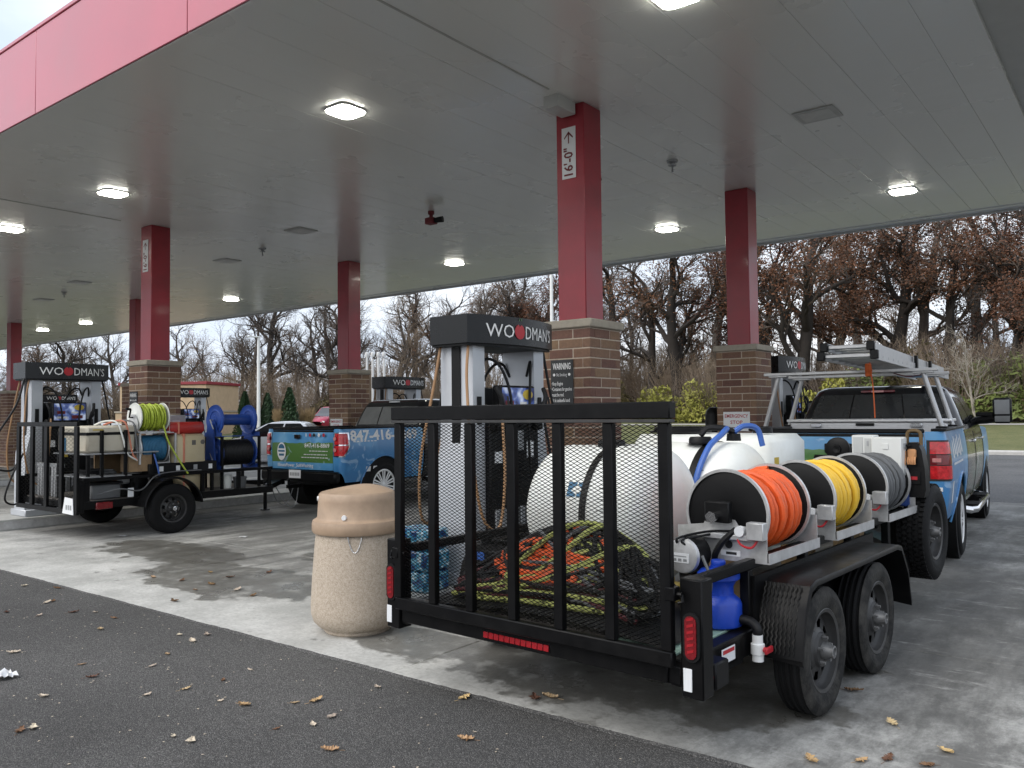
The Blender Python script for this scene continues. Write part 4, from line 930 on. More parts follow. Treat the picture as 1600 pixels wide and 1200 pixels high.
# drain valve
vt = thing('drain_valve', 'white plastic drain valve with red handle under the trailer deck', 'valve', tw(.99, .66, .36), -TA)
mb = MB(); mb.lathe([(0, 0), (.028, 0), (.028, .03), (.034, .035), (.034, .085), (.026, .09), (.026, .13), (0, .13)], n=18); mb.build('body', 'white_paint', vt)
mb = MB(); mb.cyl((.03, 0, .06), (.05, 0, .06), .014, n=10); mb.box((.045, -.03, .045), (.06, .05, .075), bev=.005); mb.build('handle', 'letter_red', vt)
mb = MB(); mb.tube(hose_path([(0, 0, .13), (0, .0, .16), (-.04, .01, .185), (-.09, .01, .19)], 5), .024, 10); mb.build('elbow', 'hose_black', vt)

# control boxes and the bag on the front upright
cb = thing('control_box', 'white wall box with latches on the front upright of the near trailer', 'control box', tw(.82, 3.55, 1.05), -TA)
mb = MB(); mb.box((-.105, -.13, 0), (.115, .10, .34), bev=.008); cbb = mb.build('case', 'white_box', cb)
for z in (.05, .25):
    mb = MB(); mb.box((.1155, -.06, z), (.124, -.01, z+.045), bev=.003); mb.build('latch', 'galv', cb)
    mb = MB(); mb.box((-.015, -.137, z), (.025, -.1305, z+.045), bev=.003); mb.build('hinge', 'white_box', cb)
mb = MB(); mb.tube(hose_path([(.117, -.02, .28), (.145, -.02, .275), (.145, .04, .275), (.117, .04, .28)], 4), .007, 6); mb.build('handle', 'black_plastic', cb)
mb = MB(); mb.box((.1155, .02, .08), (.117, .07, .14)); mb.build('label', 'hose_cyan', cb)
for i in range(3):
    mb = MB(); mb.box((.1155, .00+i*.03, .18), (.117, .018+i*.03, .22)); mb.build('printed_mark', 'galv', cb)
sb = thing('slim_box', 'slim white box left of the latched control box', 'control box', tw(.64, 3.56, 1.05), -TA)
mb = MB(); mb.box((-.09, -.08, 0), (.075, .07, .355), bev=.008); mb.build('case', 'white_box', sb)
mb = MB(); mb.box((.01, -.086, .10), (.06, -.0805, .33), bev=.003); mb.box((-.075, -.086, .02), (-.005, -.0805, .34), bev=.003); mb.build('cover_strip', 'deck_trim', sb)
mb = MB(); mb.box((.028, -.09, .27), (.042, -.0865, .31)); mb.build('latch', 'galv', sb)
bg = thing('tool_bag', 'black tool bag hanging beside the white control box', 'bag', tw(.985, 3.62, .93), -TA)
mb = MB(); prof = [(-.07, .0), (.07, .0), (.085, .06), (.08, .22), (.06, .36), (.03, .42), (-.03, .42), (-.06, .36), (-.08, .22), (-.085, .06)]; mb.prism(prof, -.07, .05, 'y'); mb.build('body', 'black_plastic', bg, ang=60)
mb = MB(); mb.box((-.03, -.082, .10), (.05, -.071, .20), bev=.01); mb.build('pocket', 'rubber_dark', bg)
mb = MB(); mb.box((-.02, -.088, .135), (.03, -.083, .16)); mb.build('red_patch', 'letter_red', bg)
mb = MB(); mb.tube(hose_path([(-.05, -.03, .40), (-.04, -.03, .50), (.04, -.03, .50), (.05, -.03, .40)], 5), .014, 8); mb.build('strap', 'leather_brown', bg)
gl = thing('work_glove', 'pair of tan work gloves tucked between box and bag', 'gloves', tw(.93, 3.54, 1.22), -TA)
for k, (dx, dz) in enumerate(((-.02, 0), (.05, .01))):
    mb = MB(); mb.box((dx-.03, -.02, dz), (dx+.03, .02, dz+.07), bev=.014); g = mb.build('glove_palm', 'tan_glove', gl)
    for q in range(4):
        mb = MB(); mb.tube(hose_path([(dx-.022+q*.015, -.012, dz+.01), (dx-.024+q*.016, -.03, dz-.02), (dx-.022+q*.015, -.024, dz-.045)], 4), .0085, 7); mb.build('glove_finger', 'tan_glove', g)
mb = MB(); mb.box((-.05, -.03, 0), (.05, .03, .30), bev=.02); tag(mb.build('folded_cloth', 'blue_cloth', None, tw(.90, 3.54, .86), -TA), 'dark blue cloth hanging below the tan gloves', 'cloth')

# ------------------------------------------------------------------ tangle of hoses and rope behind the gate
def mound(x, y): return max(0.0, (1-((x+.02)/.86)**2))*.32*math.exp(-((y-.44)/.26)**2)*(1+.25*sin(3.1*x+1))
def tangle(name, mat, lab, cat, r, n, seed, cx=0.0, cy=.42, ax=.6, ay=.26, lift=0.0, wild=.35, loops=6):
    rnd = random.Random(seed); pts = []; ph = [rnd.uniform(0, 6.28) for _ in range(8)]
    for i in range(n):
        t = i/n; a = 2*pi*loops*t
        rx = ax*(.72+wild*sin(a*.37+ph[0])+.12*sin(a*1.31+ph[1])); ry = ay*(.70+wild*sin(a*.53+ph[2])+.15*sin(a*.91+ph[3]))
        x = cx+rx*cos(a+ph[4])+.03*sin(a*1.6+ph[5]); y = cy+ry*sin(a*1.03+ph[6])+.015*sin(a*1.9+ph[7])
        x = .82*math.tanh(x/.82*1.1); y = .39+.315*math.tanh((y-.39)/.315)
        z = DZ+.008+r+mound(x, y)*(.82+lift)+.028*(1+sin(a*.61+ph[1]))
        pts.append((x, y, z))
    mb = MB(); mb.tube(pts, r, 7); return tag(mb.build(name, mat, None, TRL, -TA), lab, cat)
mb = MB(); rows = []
for j in range(15):
    rows.append([(-.80+1.6*i/30, .09+.68*j/14, DZ+.006+mound(-.80+1.6*i/30, .09+.68*j/14)*.78+.018*noise.noise((i*.5, j*.5, 3))) for i in range(31)])
mb.grid(rows); tag(mb.build('black_netting', 'hose_black', None, TRL, -TA), 'dark netting heaped under the coloured hoses behind the gate', 'netting')
tangle('red_orange_hose', 'hose_orange', 'bright red-orange hose coiled in the heap behind the gate', 'hose', .022, 520, 21, -.22, .32, .36, .17, .12, .22, 11)
tangle('black_hose', 'hose_black', 'black hose tangled over the heap behind the gate', 'hose', .013, 700, 4, .02, .38, .80, .32, .24, .32, 12)
tangle('thin_black_hose', 'hose_black', 'thin black hose lying across the red-orange coil', 'hose', .009, 420, 40, -.22, .32, .50, .26, .22, .32, 6)
tangle('grey_cable', 'hose_grey', 'grey cable tangled over the heap behind the gate', 'cable', .011, 500, 9, .30, .38, .56, .28, .26, .32, 7)
tangle('small_red_hose', 'hose_orange', 'smaller red-orange hose coil near the middle of the heap', 'hose', .018, 300, 77, .20, .34, .22, .13, .16, .22, 6)
tangle('maroon_hose', 'hose_maroon', 'dark red hose lying low in the heap behind the gate', 'hose', .014, 420, 15, -.12, .22, .74, .14, .06, .3, 7)
tangle('lime_rope', 'rope_lime', 'lime rope with dark flecks wound over the heap behind the gate', 'rope', .016, 460, 33, .02, .22, .80, .16, -.02, .30, 7)
tangle('lime_rope_loop', 'rope_lime', 'single lime rope loop thrown over the top of the heap', 'rope', .016, 200, 12, .16, .30, .50, .26, .30, .25, 3.3)
tangle('second_black_hose', 'rubber_dark', 'thick black hose looping at the right of the heap', 'hose', .014, 420, 51, .42, .40, .40, .28, .32, .3, 9)
for k, (x, y, c, lab) in enumerate(((.52, .62, 'yellow_can', 'dull yellow can right of the hose heap'), (.34, .66, 'poly_cream', 'cream tub behind the hose heap'))):
    mb = MB(); mb.lathe([(0, 0), (.07, 0), (.075, .01), (.075, .17), (.065, .19), (.03, .20), (.03, .22), (0, .22)], n=20)
    tag(mb.build('can', c, None, tw(x, y, DZ+.003), -TA), lab, 'can')
tb2 = thing('tool_case', 'low black tool case against the left rail of the near trailer', 'tool case', tw(-.66, .62, DZ+.003), -TA)
mb = MB(); mb.box((-.18, -.10, 0), (.22, .10, .26), bev=.015); mb.build('case', 'black_plastic', tb2)
mb = MB(); mb.box((-.12, -.1025, .19), (-.06, -.1005, .24)); mb.build('pale_label', 'hose_blue', tb2)
mb = MB(); mb.tube(hose_path([(-.05, 0, .26), (-.04, 0, .30), (.08, 0, .30), (.09, 0, .26)], 4), .01, 6); mb.build('handle', 'black_plastic', tb2)
# shrink-wrapped stack at the island end
ws = thing('water_case_stack', 'blue and white shrink-wrapped stack beside the near pump island', 'case stack', (-4.86, 4.98, .155))
for k in range(3):
    mb = MB(); mb.box((-.19, -.15, k*.17+.002), (.19+.01*(k % 2), .15, k*.17+.168), bev=.02); mb.build('wrapped_case', 'water_wrap', ws)

# ------------------------------------------------------------------ litter bin
cn = thing('litter_bin', 'round tan aggregate litter bin with domed lid beside the trailer', 'litter bin', (-4.77, 4.21, 0))
mb = MB(); mb.lathe([(0, .0), (.24, .0), (.25, .012), (.25, .03), (.285, .045), (.325, .085), (.343, .14), (.345, .20), (.335, .40), (.315, .66), (.300, .775), (.0, .78)], n=56); mb.build('body', 'stone_agg', cn)
mb = MB(); mb.lathe([(.30, .735), (.328, .735), (.337, .75), (.337, .80), (.330, .825), (.305, .838), (.297, .85), (.290, .97), (.286, 1.015), (.274, 1.03)], n=56); mb.build('lid', 'tan_lid', cn)
# domed roof with a hand-in hood cut: a shallow sloped crown
mb = MB(); rows = []
for i in range(8):
    f = i/7; r = .272*(1-f); rows.append([(r*cos(2*pi*j/56), r*sin(2*pi*j/56), 1.03+.05*(1-(1-f)**2)+.012*sin(2*pi*j/56+.6)*(1-f)*f*3) for j in range(57)])
mb.grid(rows); mb.build('crown', 'tan_lid', cn)
for a, z in ((-1.05, .865), (-2.2, .985)):
    r = .300 if z < .9 else .289; mb = MB(); mb.cyl((r*.985*cos(a), r*.985*sin(a), z), ((r+.008)*cos(a), (r+.008)*sin(a), z), .020, .017, 12); mb.build('bolt', 'sign_white', cn)
for k in range(9):    # retaining chain hanging below the lid rim
    f = k/8; a = -.95+.32*f; z = .735-.115*(1-(2*f-1)**2)-.004; a2 = -.95+.32*min(1, f+.11); z2 = .735-.115*(1-(2*min(1, f+.11)-1)**2)-.004; r = .318
    mb = MB(); mb.tube([(r*cos(a), r*sin(a), z), (r*cos((a+a2)/2)+.004, r*sin((a+a2)/2), (z+z2)/2), (r*cos(a2), r*sin(a2), z2)], .0042, 5); mb.build('chain_link', 'steel', cn)
# ================================================================== PICKUPS
def wheel_alloy(parent, loc, r, w, rim, side, spokes=10, mat='tool_alum'):
    t = bpy.data.objects.new('wheel', None); COL.objects.link(t); t.parent = parent; t.location = loc
    if side < 0: t.rotation_euler = (0, 0, pi)
    mb = MB(); mb.lathe(tyre_prof(r, w, rim), ax='x', n=40); mb.build('tyre', 'rubber_dark', t, ang=50)
    h = w/2; mb = MB(); mb.lathe([(rim+.012, h*.86), (rim, h*.9), (rim-.02, h*.84), (rim-.026, h*.4), (rim*.88, -h*.6), (.05, -h*.7)], ax='x', n=36); rm = mb.build('rim', mat, t)
    mb = MB(); mb.lathe([(rim*.24, h*.5), (rim*.22, h*.78), (rim*.12, h*.84), (0, h*.84)], ax='x', n=20); mb.build('hub_cap', mat, t)
    for i in range(spokes):
        T = Matrix.Rotation(2*pi*i/spokes, 4, 'X')
        for dy in (-.018, .018): 
            mb = MB(); mb.prism([(dy*.6-.010, rim*.18), (dy*.6+.010, rim*.18), (dy*1.5+.013, rim*.97), (dy*1.5-.013, rim*.97)], h*.60, h*.84, 'x', T=T); mb.build('spoke', mat, t)
    mb = MB(); mb.cyl((-h*.3, 0, 0), (-h*.2, 0, 0), rim*.8, n=24); mb.build('brake_disc', 'galv', t)
    return t
def rrect(hx, y0, y1, r, n=5):
    P_ = []
    for cx, cy, a0 in ((hx-r, y0+r, -pi/2), (hx-r, y1-r, 0), (-hx+r, y1-r, pi/2), (-hx+r, y0+r, pi)):
        for i in range(n+1): a = a0+pi/2*i/n; P_.append((cx+r*cos(a), cy+r*sin(a)))
    return P_
def pickup(loc, rz, lab, wrap, doorwrap, WB=3.72, bed=1.98, trim='black_paint', alloy=10, ya=1.24):
    t = thing('pickup_truck', lab, 'pickup truck', loc, rz); hw = 1.0; yf = ya+WB; LEN = yf+.95; cab1 = bed+.04; door1 = yf-.62
    def bul(z): return -.055*((z-.98)/.45)**2
    def arch(y, c): d = abs(y-c); return .42+math.sqrt(max(0, .245-d*d)) if d < .495 else 0
    def zb(y): return max(.50, arch(y, ya), arch(y, yf))
    Z1 = 1.385
    for s in (1, -1):
        path = []; n = 44
        for i in range(n+1): path.append((hw, bed-(bed-.12)*i/n, 1, 0))
        for i in range(1, 9): a = pi/2*i/8; path.append((hw-.12+.12*cos(a), .12-.12*sin(a), cos(a), -sin(a)))
        path += [(.83, 0, 0, -1), (.785, 0, 0, -1)]
        rows = []
        for k in range(9):
            r = []
            for (x, y, nx, ny) in path:
                z0 = zb(y) if ny == 0 else (.50+.16*min(1, -ny*1.2)); z = z0+(Z1-z0)*k/8; b_ = bul(z); r.append((s*(x+nx*b_), y+ny*b_*.6, z))
            rows.append(r)
        mb = MB(); mb.grid(rows, flip=s < 0); bs = mb.build('bed_side', 'wrap_plain', t)
        # wheel-arch lip
        for c, par in ((ya, bs),):
            mb = MB(); mb.tube([(s*(hw+bul(.42+.49*sin(a))+.004), c+.497*cos(a), .42+.497*sin(a)) for a in [pi*i/18 for i in range(19)]], .014, 6); mb.build('arch_lip', 'wrap_plain', par)
        mb = MB(); mb.cyl((s*.55, ya, .44), (s*.97, ya, .44), .50, n=28, caps=True); mb.build('wheel_well', 'rubber_dark', bs)
        # cab side and front wing
        for y0, y1, nm in ((cab1, door1, 'cab_side'), (door1+.006, LEN-.10, 'front_wing')):
            rows = []; n = 36
            for k in range(9):
                r = []
                for i in range(n+1):
                    y = y0+(y1-y0)*i/n; z0 = zb(y); zt = 1.36 if nm == 'cab_side' else 1.36-.10*((y-y0)/(y1-y0))**2; z = z0+(zt-z0)*k/8
                    r.append((s*(hw+bul(z)-.10*max(0, (y-yf-.3)/.7)**2), y, z))
                rows.append(r)
            mb = MB(); mb.grid(rows); cs = mb.build(nm, doorwrap if nm == 'cab_side' else 'wrap_plain', t)
            if nm == 'cab_side':
                mid = (y0+y1)/2-.10
                for y in (mid, y1-.01):
                    mb = MB(); mb.tube([(s*(hw+bul(z)+.001), y, z) for z in [.52+.1*i for i in range(9)]], .005, 4); mb.build('door_gap', 'letter_dark', cs)
                for y in (mid-.20, y1-.28):
                    mb = MB(); a, b_ = sorted((s*(hw-.02), s*(hw+.025))); mb.box((a, y-.10, 1.19), (b_, y+.10, 1.225), bev=.01); mb.build('door_handle', 'chrome', cs)
        mb = MB(); mb.cyl((s*.55, yf, .44), (s*.97, yf, .44), .50, n=28); mb.build('wheel_well', 'rubber_dark', t)
        for y in (ya, yf): wheel_alloy(t, (s*.865, y, .405), .405, .27, .262, s, spokes=alloy)
        # running board
        mb = MB(); mb.tube([(s*.80, cab1+.15, .43), (s*1.0, cab1+.20, .40), (s*1.04, cab1+.35, .40), (s*1.04, door1-.35, .40), (s*1.0, door1-.2, .40), (s*.80, door1-.15, .43)], .042, 10); rb = mb.build('running_board', 'chrome' if alloy < 9 else trim, t)
        for y in (cab1+.6, door1-.6):
            a, b_ = sorted((s*.90, s*1.06)); mb = MB(); mb.box((a, y-.22, .435), (b_, y+.22, .452), bev=.006); mb.build('step_pad', 'rubber_dark', rb)
        # tail lamp wrapped round the corner
        lp = [(hw, .17, 1, 0), (hw, .14, 1, 0)]+[(hw-.12+.12*cos(a), .12-.12*sin(a), cos(a), -sin(a)) for a in [pi/2*i/8 for i in range(9)]]+[(.83, 0, 0, -1), (.80, 0, 0, -1)]
        def lamp(nm, z0, z1, off, mat, par, cut=0, skip=0):
            rows = []
            for k in range(5):
                r = []; z = z0+(z1-z0)*k/4; b_ = bul(z)
                for i, (x, y, nx, ny) in enumerate(lp[skip:len(lp)-skip]):
                    zz = z+cut*max(0, (1-k/4))*max(0, 4-i)/4; r.append((s*(x+nx*(b_+off)), y+ny*(b_*.6+off), zz))
                rows.append(r)
            mb = MB(); mb.grid(rows, flip=s < 0); return mb.build(nm, mat, par)
        if alloy >= 9:
            lm_ = lamp('tail_lamp', .925, 1.325, .006, 'chrome', t, .16); lamp('lamp_lens', 1.13, 1.31, .012, 'lens_red_lit', lm_, 0, 1); lamp('lamp_lens', .945, 1.11, .012, 'lens_red_lit', lm_, .14, 1)
            for z in (1.225, 1.04):
                mb = MB(); mb.cyl((s*.855, -.022, z), (s*.855, -.030, z), .032, n=16); mb.build('reverse_lens', 'lens_pink', lm_)
        else:
            lm_ = lamp('tail_lamp', .90, 1.30, .006, 'letter_dark', t); lamp('lamp_lens', 1.165, 1.285, .012, 'lens_red_lit', lm_, 0, 1); lamp('lamp_lens', 1.06, 1.155, .012, 'lens_red', lm_, 0, 1); lamp('lamp_lens', .92, 1.05, .012, 'lens_red_lit', lm_, 0, 1)
            mb = MB(); a, b_ = sorted((s*.85, s*.93)); mb.box((a, -.022, 1.085), (b_, -.016, 1.125), bev=.004); mb.build('reverse_lens', 'lens_pink', lm_)
        # bed rail cap
        mb = MB(); a, b_ = sorted((s*.84, s*.975)); mb.box((a, .02, Z1+.002), (b_, bed, Z1+.028), bev=.01); mb.build('bed_rail_cap', 'black_plastic', t)
    # tailgate
    rows = []
    for k in range(11):
        z = .70+(Z1-.70)*k/10; b_ = bul(z)*.6; rows.append([(-.78+1.56*i/24, -b_*1+.0-(.006 if .80 < z < 1.24 and 2 < i < 22 else 0)+(.0), z) for i in range(25)])
    mb = MB(); mb.grid(rows, flip=False); tg = mb.build('tailgate', wrap, t)
    mb = MB(); mb.box((-.78, .004, Z1-.02), (.78, .07, Z1+.026), bev=.012); mb.build('tailgate_cap', 'black_plastic', tg)
    mb = MB(); mb.box((-.16, -.032, 1.16 if alloy < 9 else 1.22), (.16 if alloy < 9 else -.02, -.004, 1.26 if alloy < 9 else 1.29), bev=.015); mb.build('tailgate_handle', 'black_gloss', tg)
    # bed tub
    mb = MB(); mb.box((-.83, .08, .80), (.83, bed-.03, .84)); mb.box((-.84, .08, .84), (-.80, bed-.03, 1.38)); mb.box((.80, .08, .84), (.84, bed-.03, 1.38)); mb.box((-.84, bed-.06, .84), (.84, bed-.01, 1.40)); mb.box((-.775, .02, .70), (.775, .07, 1.36)); mb.build('bed_tub', 'black_plastic', t)
    # bumper, underbody
    mb = MB(); mb.box((-.96, -.115, .50), (.96, .02, .685), bev=.035); bp_ = mb.build('rear_bumper', trim, t)
    if alloy < 9: mb = MB(); mb.box((-.94, -.122, .655), (.94, -.117, .682), bev=.002); mb.build('bumper_strip', 'chrome', bp_)
    mb = MB(); mb.box((-.03, -.30, .40), (.03, -.02, .46)); mb.lathe([(0, .56), (.02, .555), (.028, .535), (.015, .51), (.02, .46)], (0, -.27, 0), n=14); mb.build('tow_hitch', 'black_paint', bp_)
    mb = MB(); mb.box((-.42, .25, .42), (.42, LEN-.5, .60)); mb.cyl((-.80, ya, .405), (.80, ya, .405), .07, n=10); mb.lathe([(0, -.17), (.17, -.12), (.17, .12), (0, .17)], (0, ya, .405), 'x', 16); mb.cyl((-.80, yf, .405), (.80, yf, .405), .05, n=10); mb.build('underbody', 'black_plastic', t)
    # hood and nose
    rows = [[(x, y, 1.36-.02*(abs(x)/.9)**2-(.10*((y-door1)/(LEN-.1-door1))**2)) for x in (-.93, -.6, -.2, .2, .6, .93)] for y in [door1+(LEN-.12-door1)*i/8 for i in range(9)]]
    mb = MB(); mb.grid(rows, flip=True); mb.box((-.88, LEN-.16, .55), (.88, LEN-.08, 1.22), bev=.03); mb.build('hood', wrap, t)
    # greenhouse
    c0 = bed+.06; y1 = door1+.18
    RG = [(1.34, .955, c0, y1), (1.42, .94, c0+.015, y1-.10), (1.60, .875, c0+.075, y1-.42), (1.76, .81, c0+.14, y1-.72), (1.85, .765, c0+.20, y1-.88), (1.895, .70, c0+.28, y1-1.0), (1.915, .52, c0+.45, y1-1.15), (1.92, .2, c0+.8, y1-1.4)]
    rows = []
    for z, hx, a, b_ in RG: r = rrect(hx, a, b_, min(.14, hx*.6)); rows.append([(x, y, z) for x, y in r+[r[0]]])
    mb = MB(); mb.grid(rows); cabo = mb.build('cab', 'black_gloss', t, ang=60)
    def par(z):
        for (z0, *p), (z1, *q) in zip(RG, RG[1:]):
            if z0 <= z <= z1: f = (z-z0)/(z1-z0); return [u+(w-u)*f for u, w in zip(p, q)]
    def pane(nm, face, z0, z1, u0, u1, mat, off=.006, sk0=0, sk1=0):
        zs = sorted([z0, z1]+[r[0] for r in RG if z0+.005 < r[0] < z1-.005]); rows = []
        for z in zs:
            hx, a, b_ = par(z); f = (z-z0)/(z1-z0); r = []; w0, w1 = u0+sk0*f, u1+sk1*f
            for i in range(9):
                u = w0+(w1-w0)*i/8
                r.append({'rear': (hx*u, a-off, z), 'front': (hx*u, b_+off, z), 'right': (hx+off, a+(b_-a)*u, z), 'left': (-hx-off, a+(b_-a)*u, z)}[face])
            rows.append(r)
        mb = MB(); mb.grid(rows, flip=face in ('front', 'left')); return mb.build(nm, mat, cabo)
    if alloy >= 9:
        for u0, u1 in ((-.84, -.30), (-.27, .27), (.30, .84)): pane('rear_window', 'rear', 1.43, 1.77, u0, u1, 'glass_grey')
        mb = MB(); mb.box((-.10, c0+.17, 1.845), (.16, c0+.21, 1.875), bev=.01); mb.build('roof_lamp', 'sign_white', cabo)
    else:
        for u0, u1 in ((-.86, -.36), (-.34, .34), (.36, .86)): pane('rear_window', 'rear', 1.43, 1.80, u0, u1, 'glass_tint')
        mb = MB(); mb.box((-.20, c0+.165, 1.825), (.20, c0+.21, 1.855), bev=.008); hl = mb.build('high_stop_lamp', 'lens_red', cabo)
        mb = MB(); mb.box((-.07, c0+.16, 1.828), (.07, c0+.1645, 1.852)); mb.build('cargo_lamp', 'lens_pink', hl)
    pane('windscreen', 'front', 1.43, 1.80, -.85, .85, 'glass_dark')
    for f in ('right', 'left'):
        pane('side_window', f, 1.42, 1.76, .10, .46, 'glass_dark', sk0=.03, sk1=.02); pane('side_window', f, 1.42, 1.76, .49, .92, 'glass_dark', sk0=.02, sk1=-.06)
    for s in (-1, 1):
        mb = MB(); ym = door1-.18; mb.tube([(s*.90, ym, 1.44), (s*1.05, ym-.01, 1.45), (s*1.20, ym-.03, 1.47)], .055, 8); mb.box((min(s*.93, s*1.16), ym-.05, 1.50), (max(s*.93, s*1.16), ym+.0, 1.56), bev=.015); mi_ = mb.build('mirror_arm', 'black_plastic', t)
        a, b_ = sorted((s*1.14, s*1.37)); mb = MB(); mb.box((a, ym-.10, 1.40), (b_, ym+.06, 1.76), bev=.035); mb.build('mirror_housing', 'black_plastic', mi_)
        a, b_ = sorted((s*1.165, s*1.345)); mb = MB(); mb.box((a, ym-.107, 1.53), (b_, ym-.102, 1.73), bev=.002); mb.box((a, ym-.107, 1.425), (b_, ym-.102, 1.505), bev=.002); mb.build('mirror_glass', 'glass_grey', mi_)
    return t, tg
RT = Matrix.Translation((-2.577, 8.87, 0)) @ Matrix.Rotation(radians(4.5), 4, 'Z'); RA = radians(4.5)
def rw(x, y, z=0.0): return tuple(RT @ Vector((x, y, z)))
rt, rtg = pickup((-2.577, 8.87, 0), RA, 'blue and green wrapped pickup with black cab and ladder rack at right', 'wrap_b', 'wrap_door', WB=3.9, alloy=7, trim='black_gloss')
lt, ltg = pickup((-11.46, 8.87, 0), radians(2.0), 'blue wrapped pickup with black cab and phone number at left', 'wrap_a', 'black_gloss', WB=3.9, alloy=10, ya=.98)
# printing on the left pickup
def side_print(u0, z0): return lambda u, v: (1.0-.055*((z0+v-.98)/.45)**2+.004, u0+u, z0+v)
lettering(lt, '847-416-8869', .235, side_print(.20, 1.19), 'letter_white', 'phone_number', width=1.62, bold=.03)
lettering(ltg, '847-416-8869', .10, face_my(-.020, .10, 1.075), 'letter_white', 'phone_number', width=.62, bold=.01)
lettering(ltg, 'IllinoisPower_SoftWashing', .085, face_my(-.020, -.60, .742), 'letter_white', 'web_name', width=.92, bold=.008)
for z, x0, w in ((1.01, .22, .48), (.95, .08, .62), (.90, .02, .70)):
    mb = MB()
    x = x0
    while x < x0+w-.03:
        l = random.uniform(.03, .09); mb.add([(x, -.020, z), (min(x+l, x0+w), -.020, z), (min(x+l, x0+w), -.020, z+.013), (x, -.020, z+.013)], [(0, 1, 2, 3)]); x += l+.014
    mb.build('small_print', 'letter_white', ltg)
def emblem(par, cx, cz, rx, rz_, y, mat1, mat2):
    mb = MB(); mb.add([(cx+rx*cos(2*pi*i/24), y, cz+rz_*sin(2*pi*i/24)) for i in range(24)], [tuple(range(24))]); e = mb.build('emblem', mat1, par)
    mb = MB(); mb.add([(cx+rx*.7*cos(2*pi*i/20), y-.002, cz+rz_*(.32+.5*max(0, sin(2*pi*i/20))*1.0)) for i in range(11)], [tuple(range(11))])
    mb.add([(cx-rx*.75, y-.002, cz-rz_*.06), (cx+rx*.75, y-.002, cz-rz_*.06), (cx+rx*.75, y-.002, cz+rz_*.14), (cx-rx*.75, y-.002, cz+rz_*.14)], [(0, 1, 2, 3)])
    mb.add([(cx-rx*.55, y-.002, cz-rz_*.50), (cx+rx*.55, y-.002, cz-rz_*.50), (cx+rx*.6, y-.002, cz-rz_*.26), (cx-rx*.6, y-.002, cz-rz_*.26)], [(0, 1, 2, 3)]); mb.build('emblem_print', mat2, e)
emblem(ltg, -.50, 1.00, .115, .155, -.021, 'letter_white', 'hose_cyan')
for k, (x, c) in enumerate(((.14, 'letter_white'), (.24, 'letter_red'), (.34, 'letter_dark'), (.46, 'letter_white'), (.58, 'letter_red'))):
    mb = MB(); w = .012 if k == 0 else .03; mb.add([(x+w*cos(2*pi*i/10), -.020, 1.285+.032*sin(2*pi*i/10)) for i in range(10)], [tuple(range(10))]); mb.build('badge', c, ltg)
mb = MB(); mb.box((-.18, -.122, .56), (.12, -.117, .70), bev=.003); lp_ = mb.build('number_plate', 'sign_white', lt)
for k in range(6):
    mb = MB(); mb.box((-.15+k*.042, -.1245, .60), (-.122+k*.042, -.1225, .655)); mb.build('plate_character', 'galv', lp_)
for x, w in ((.55, .11), (.72, .09)):
    mb = MB(); mb.add([(1.0-.055*((z-.98)/.45)**2+.004, y, z) for y, z in ((x, .66), (x+w, .66), (x+w, .745), (x, .745))], [(0, 1, 2, 3)]); mb.build('side_badge', 'sign_white', lt)
mb = MB()
for k in range(7): mb.add([(1.0-.055*((z-.98)/.45)**2+.004, y, z) for y, z in ((.26+k*.08, 1.165), (.31+k*.08, 1.165), (.31+k*.08, 1.182), (.26+k*.08, 1.182))], [(0, 1, 2, 3)])
mb.build('small_print', 'letter_white', lt)
# printing on the right pickup
emblem(rtg, -.66, 1.0, .10, .10, -.021, 'letter_white', 'shrub_green')
mb = MB(); P_ = random.Random(5)
for k in range(6):
    y0 = .42+k*.17; z0 = 1.10+.03*(k % 2); h = .16+.05*P_.random()
    for q in range(2):
        a = y0+q*.07; sl = .03 if q == 0 else -.02
        mb.add([(1.0-.055*((z-.98)/.45)**2+.004, y, z) for y, z in ((a, z0), (a+.045, z0+.01), (a+.045+sl, z0+h), (a+sl, z0+h-.012))], [(0, 1, 2, 3)])
mb.build('slanted_lettering', 'letter_white', rt)
mb = MB()
for k in range(12): mb.add([(1.0-.055*((z-.98)/.45)**2+.004, y, z) for y, z in ((.42+k*.08, 1.035), (.48+k*.08, 1.035), (.48+k*.08, 1.058), (.42+k*.08, 1.058))], [(0, 1, 2, 3)])
mb.build('small_print', 'letter_white', rt)
mb = MB(); mb.add([(1.0-.055*((z-.98)/.45)**2+.004, y, z) for y, z in ((.30, .66), (.40, .66), (.40, .88), (.30, .88))], [(0, 1, 2, 3)]); mb.build('side_badge', 'sign_white', rt)
mb = MB(); mb.add([(.88, -.005, .80), (.935, -.003, .80), (.935, -.003, .84), (.88, -.005, .84)], [(0, 1, 2, 3)]); mb.build('tail_badge', 'letter_white', rt)

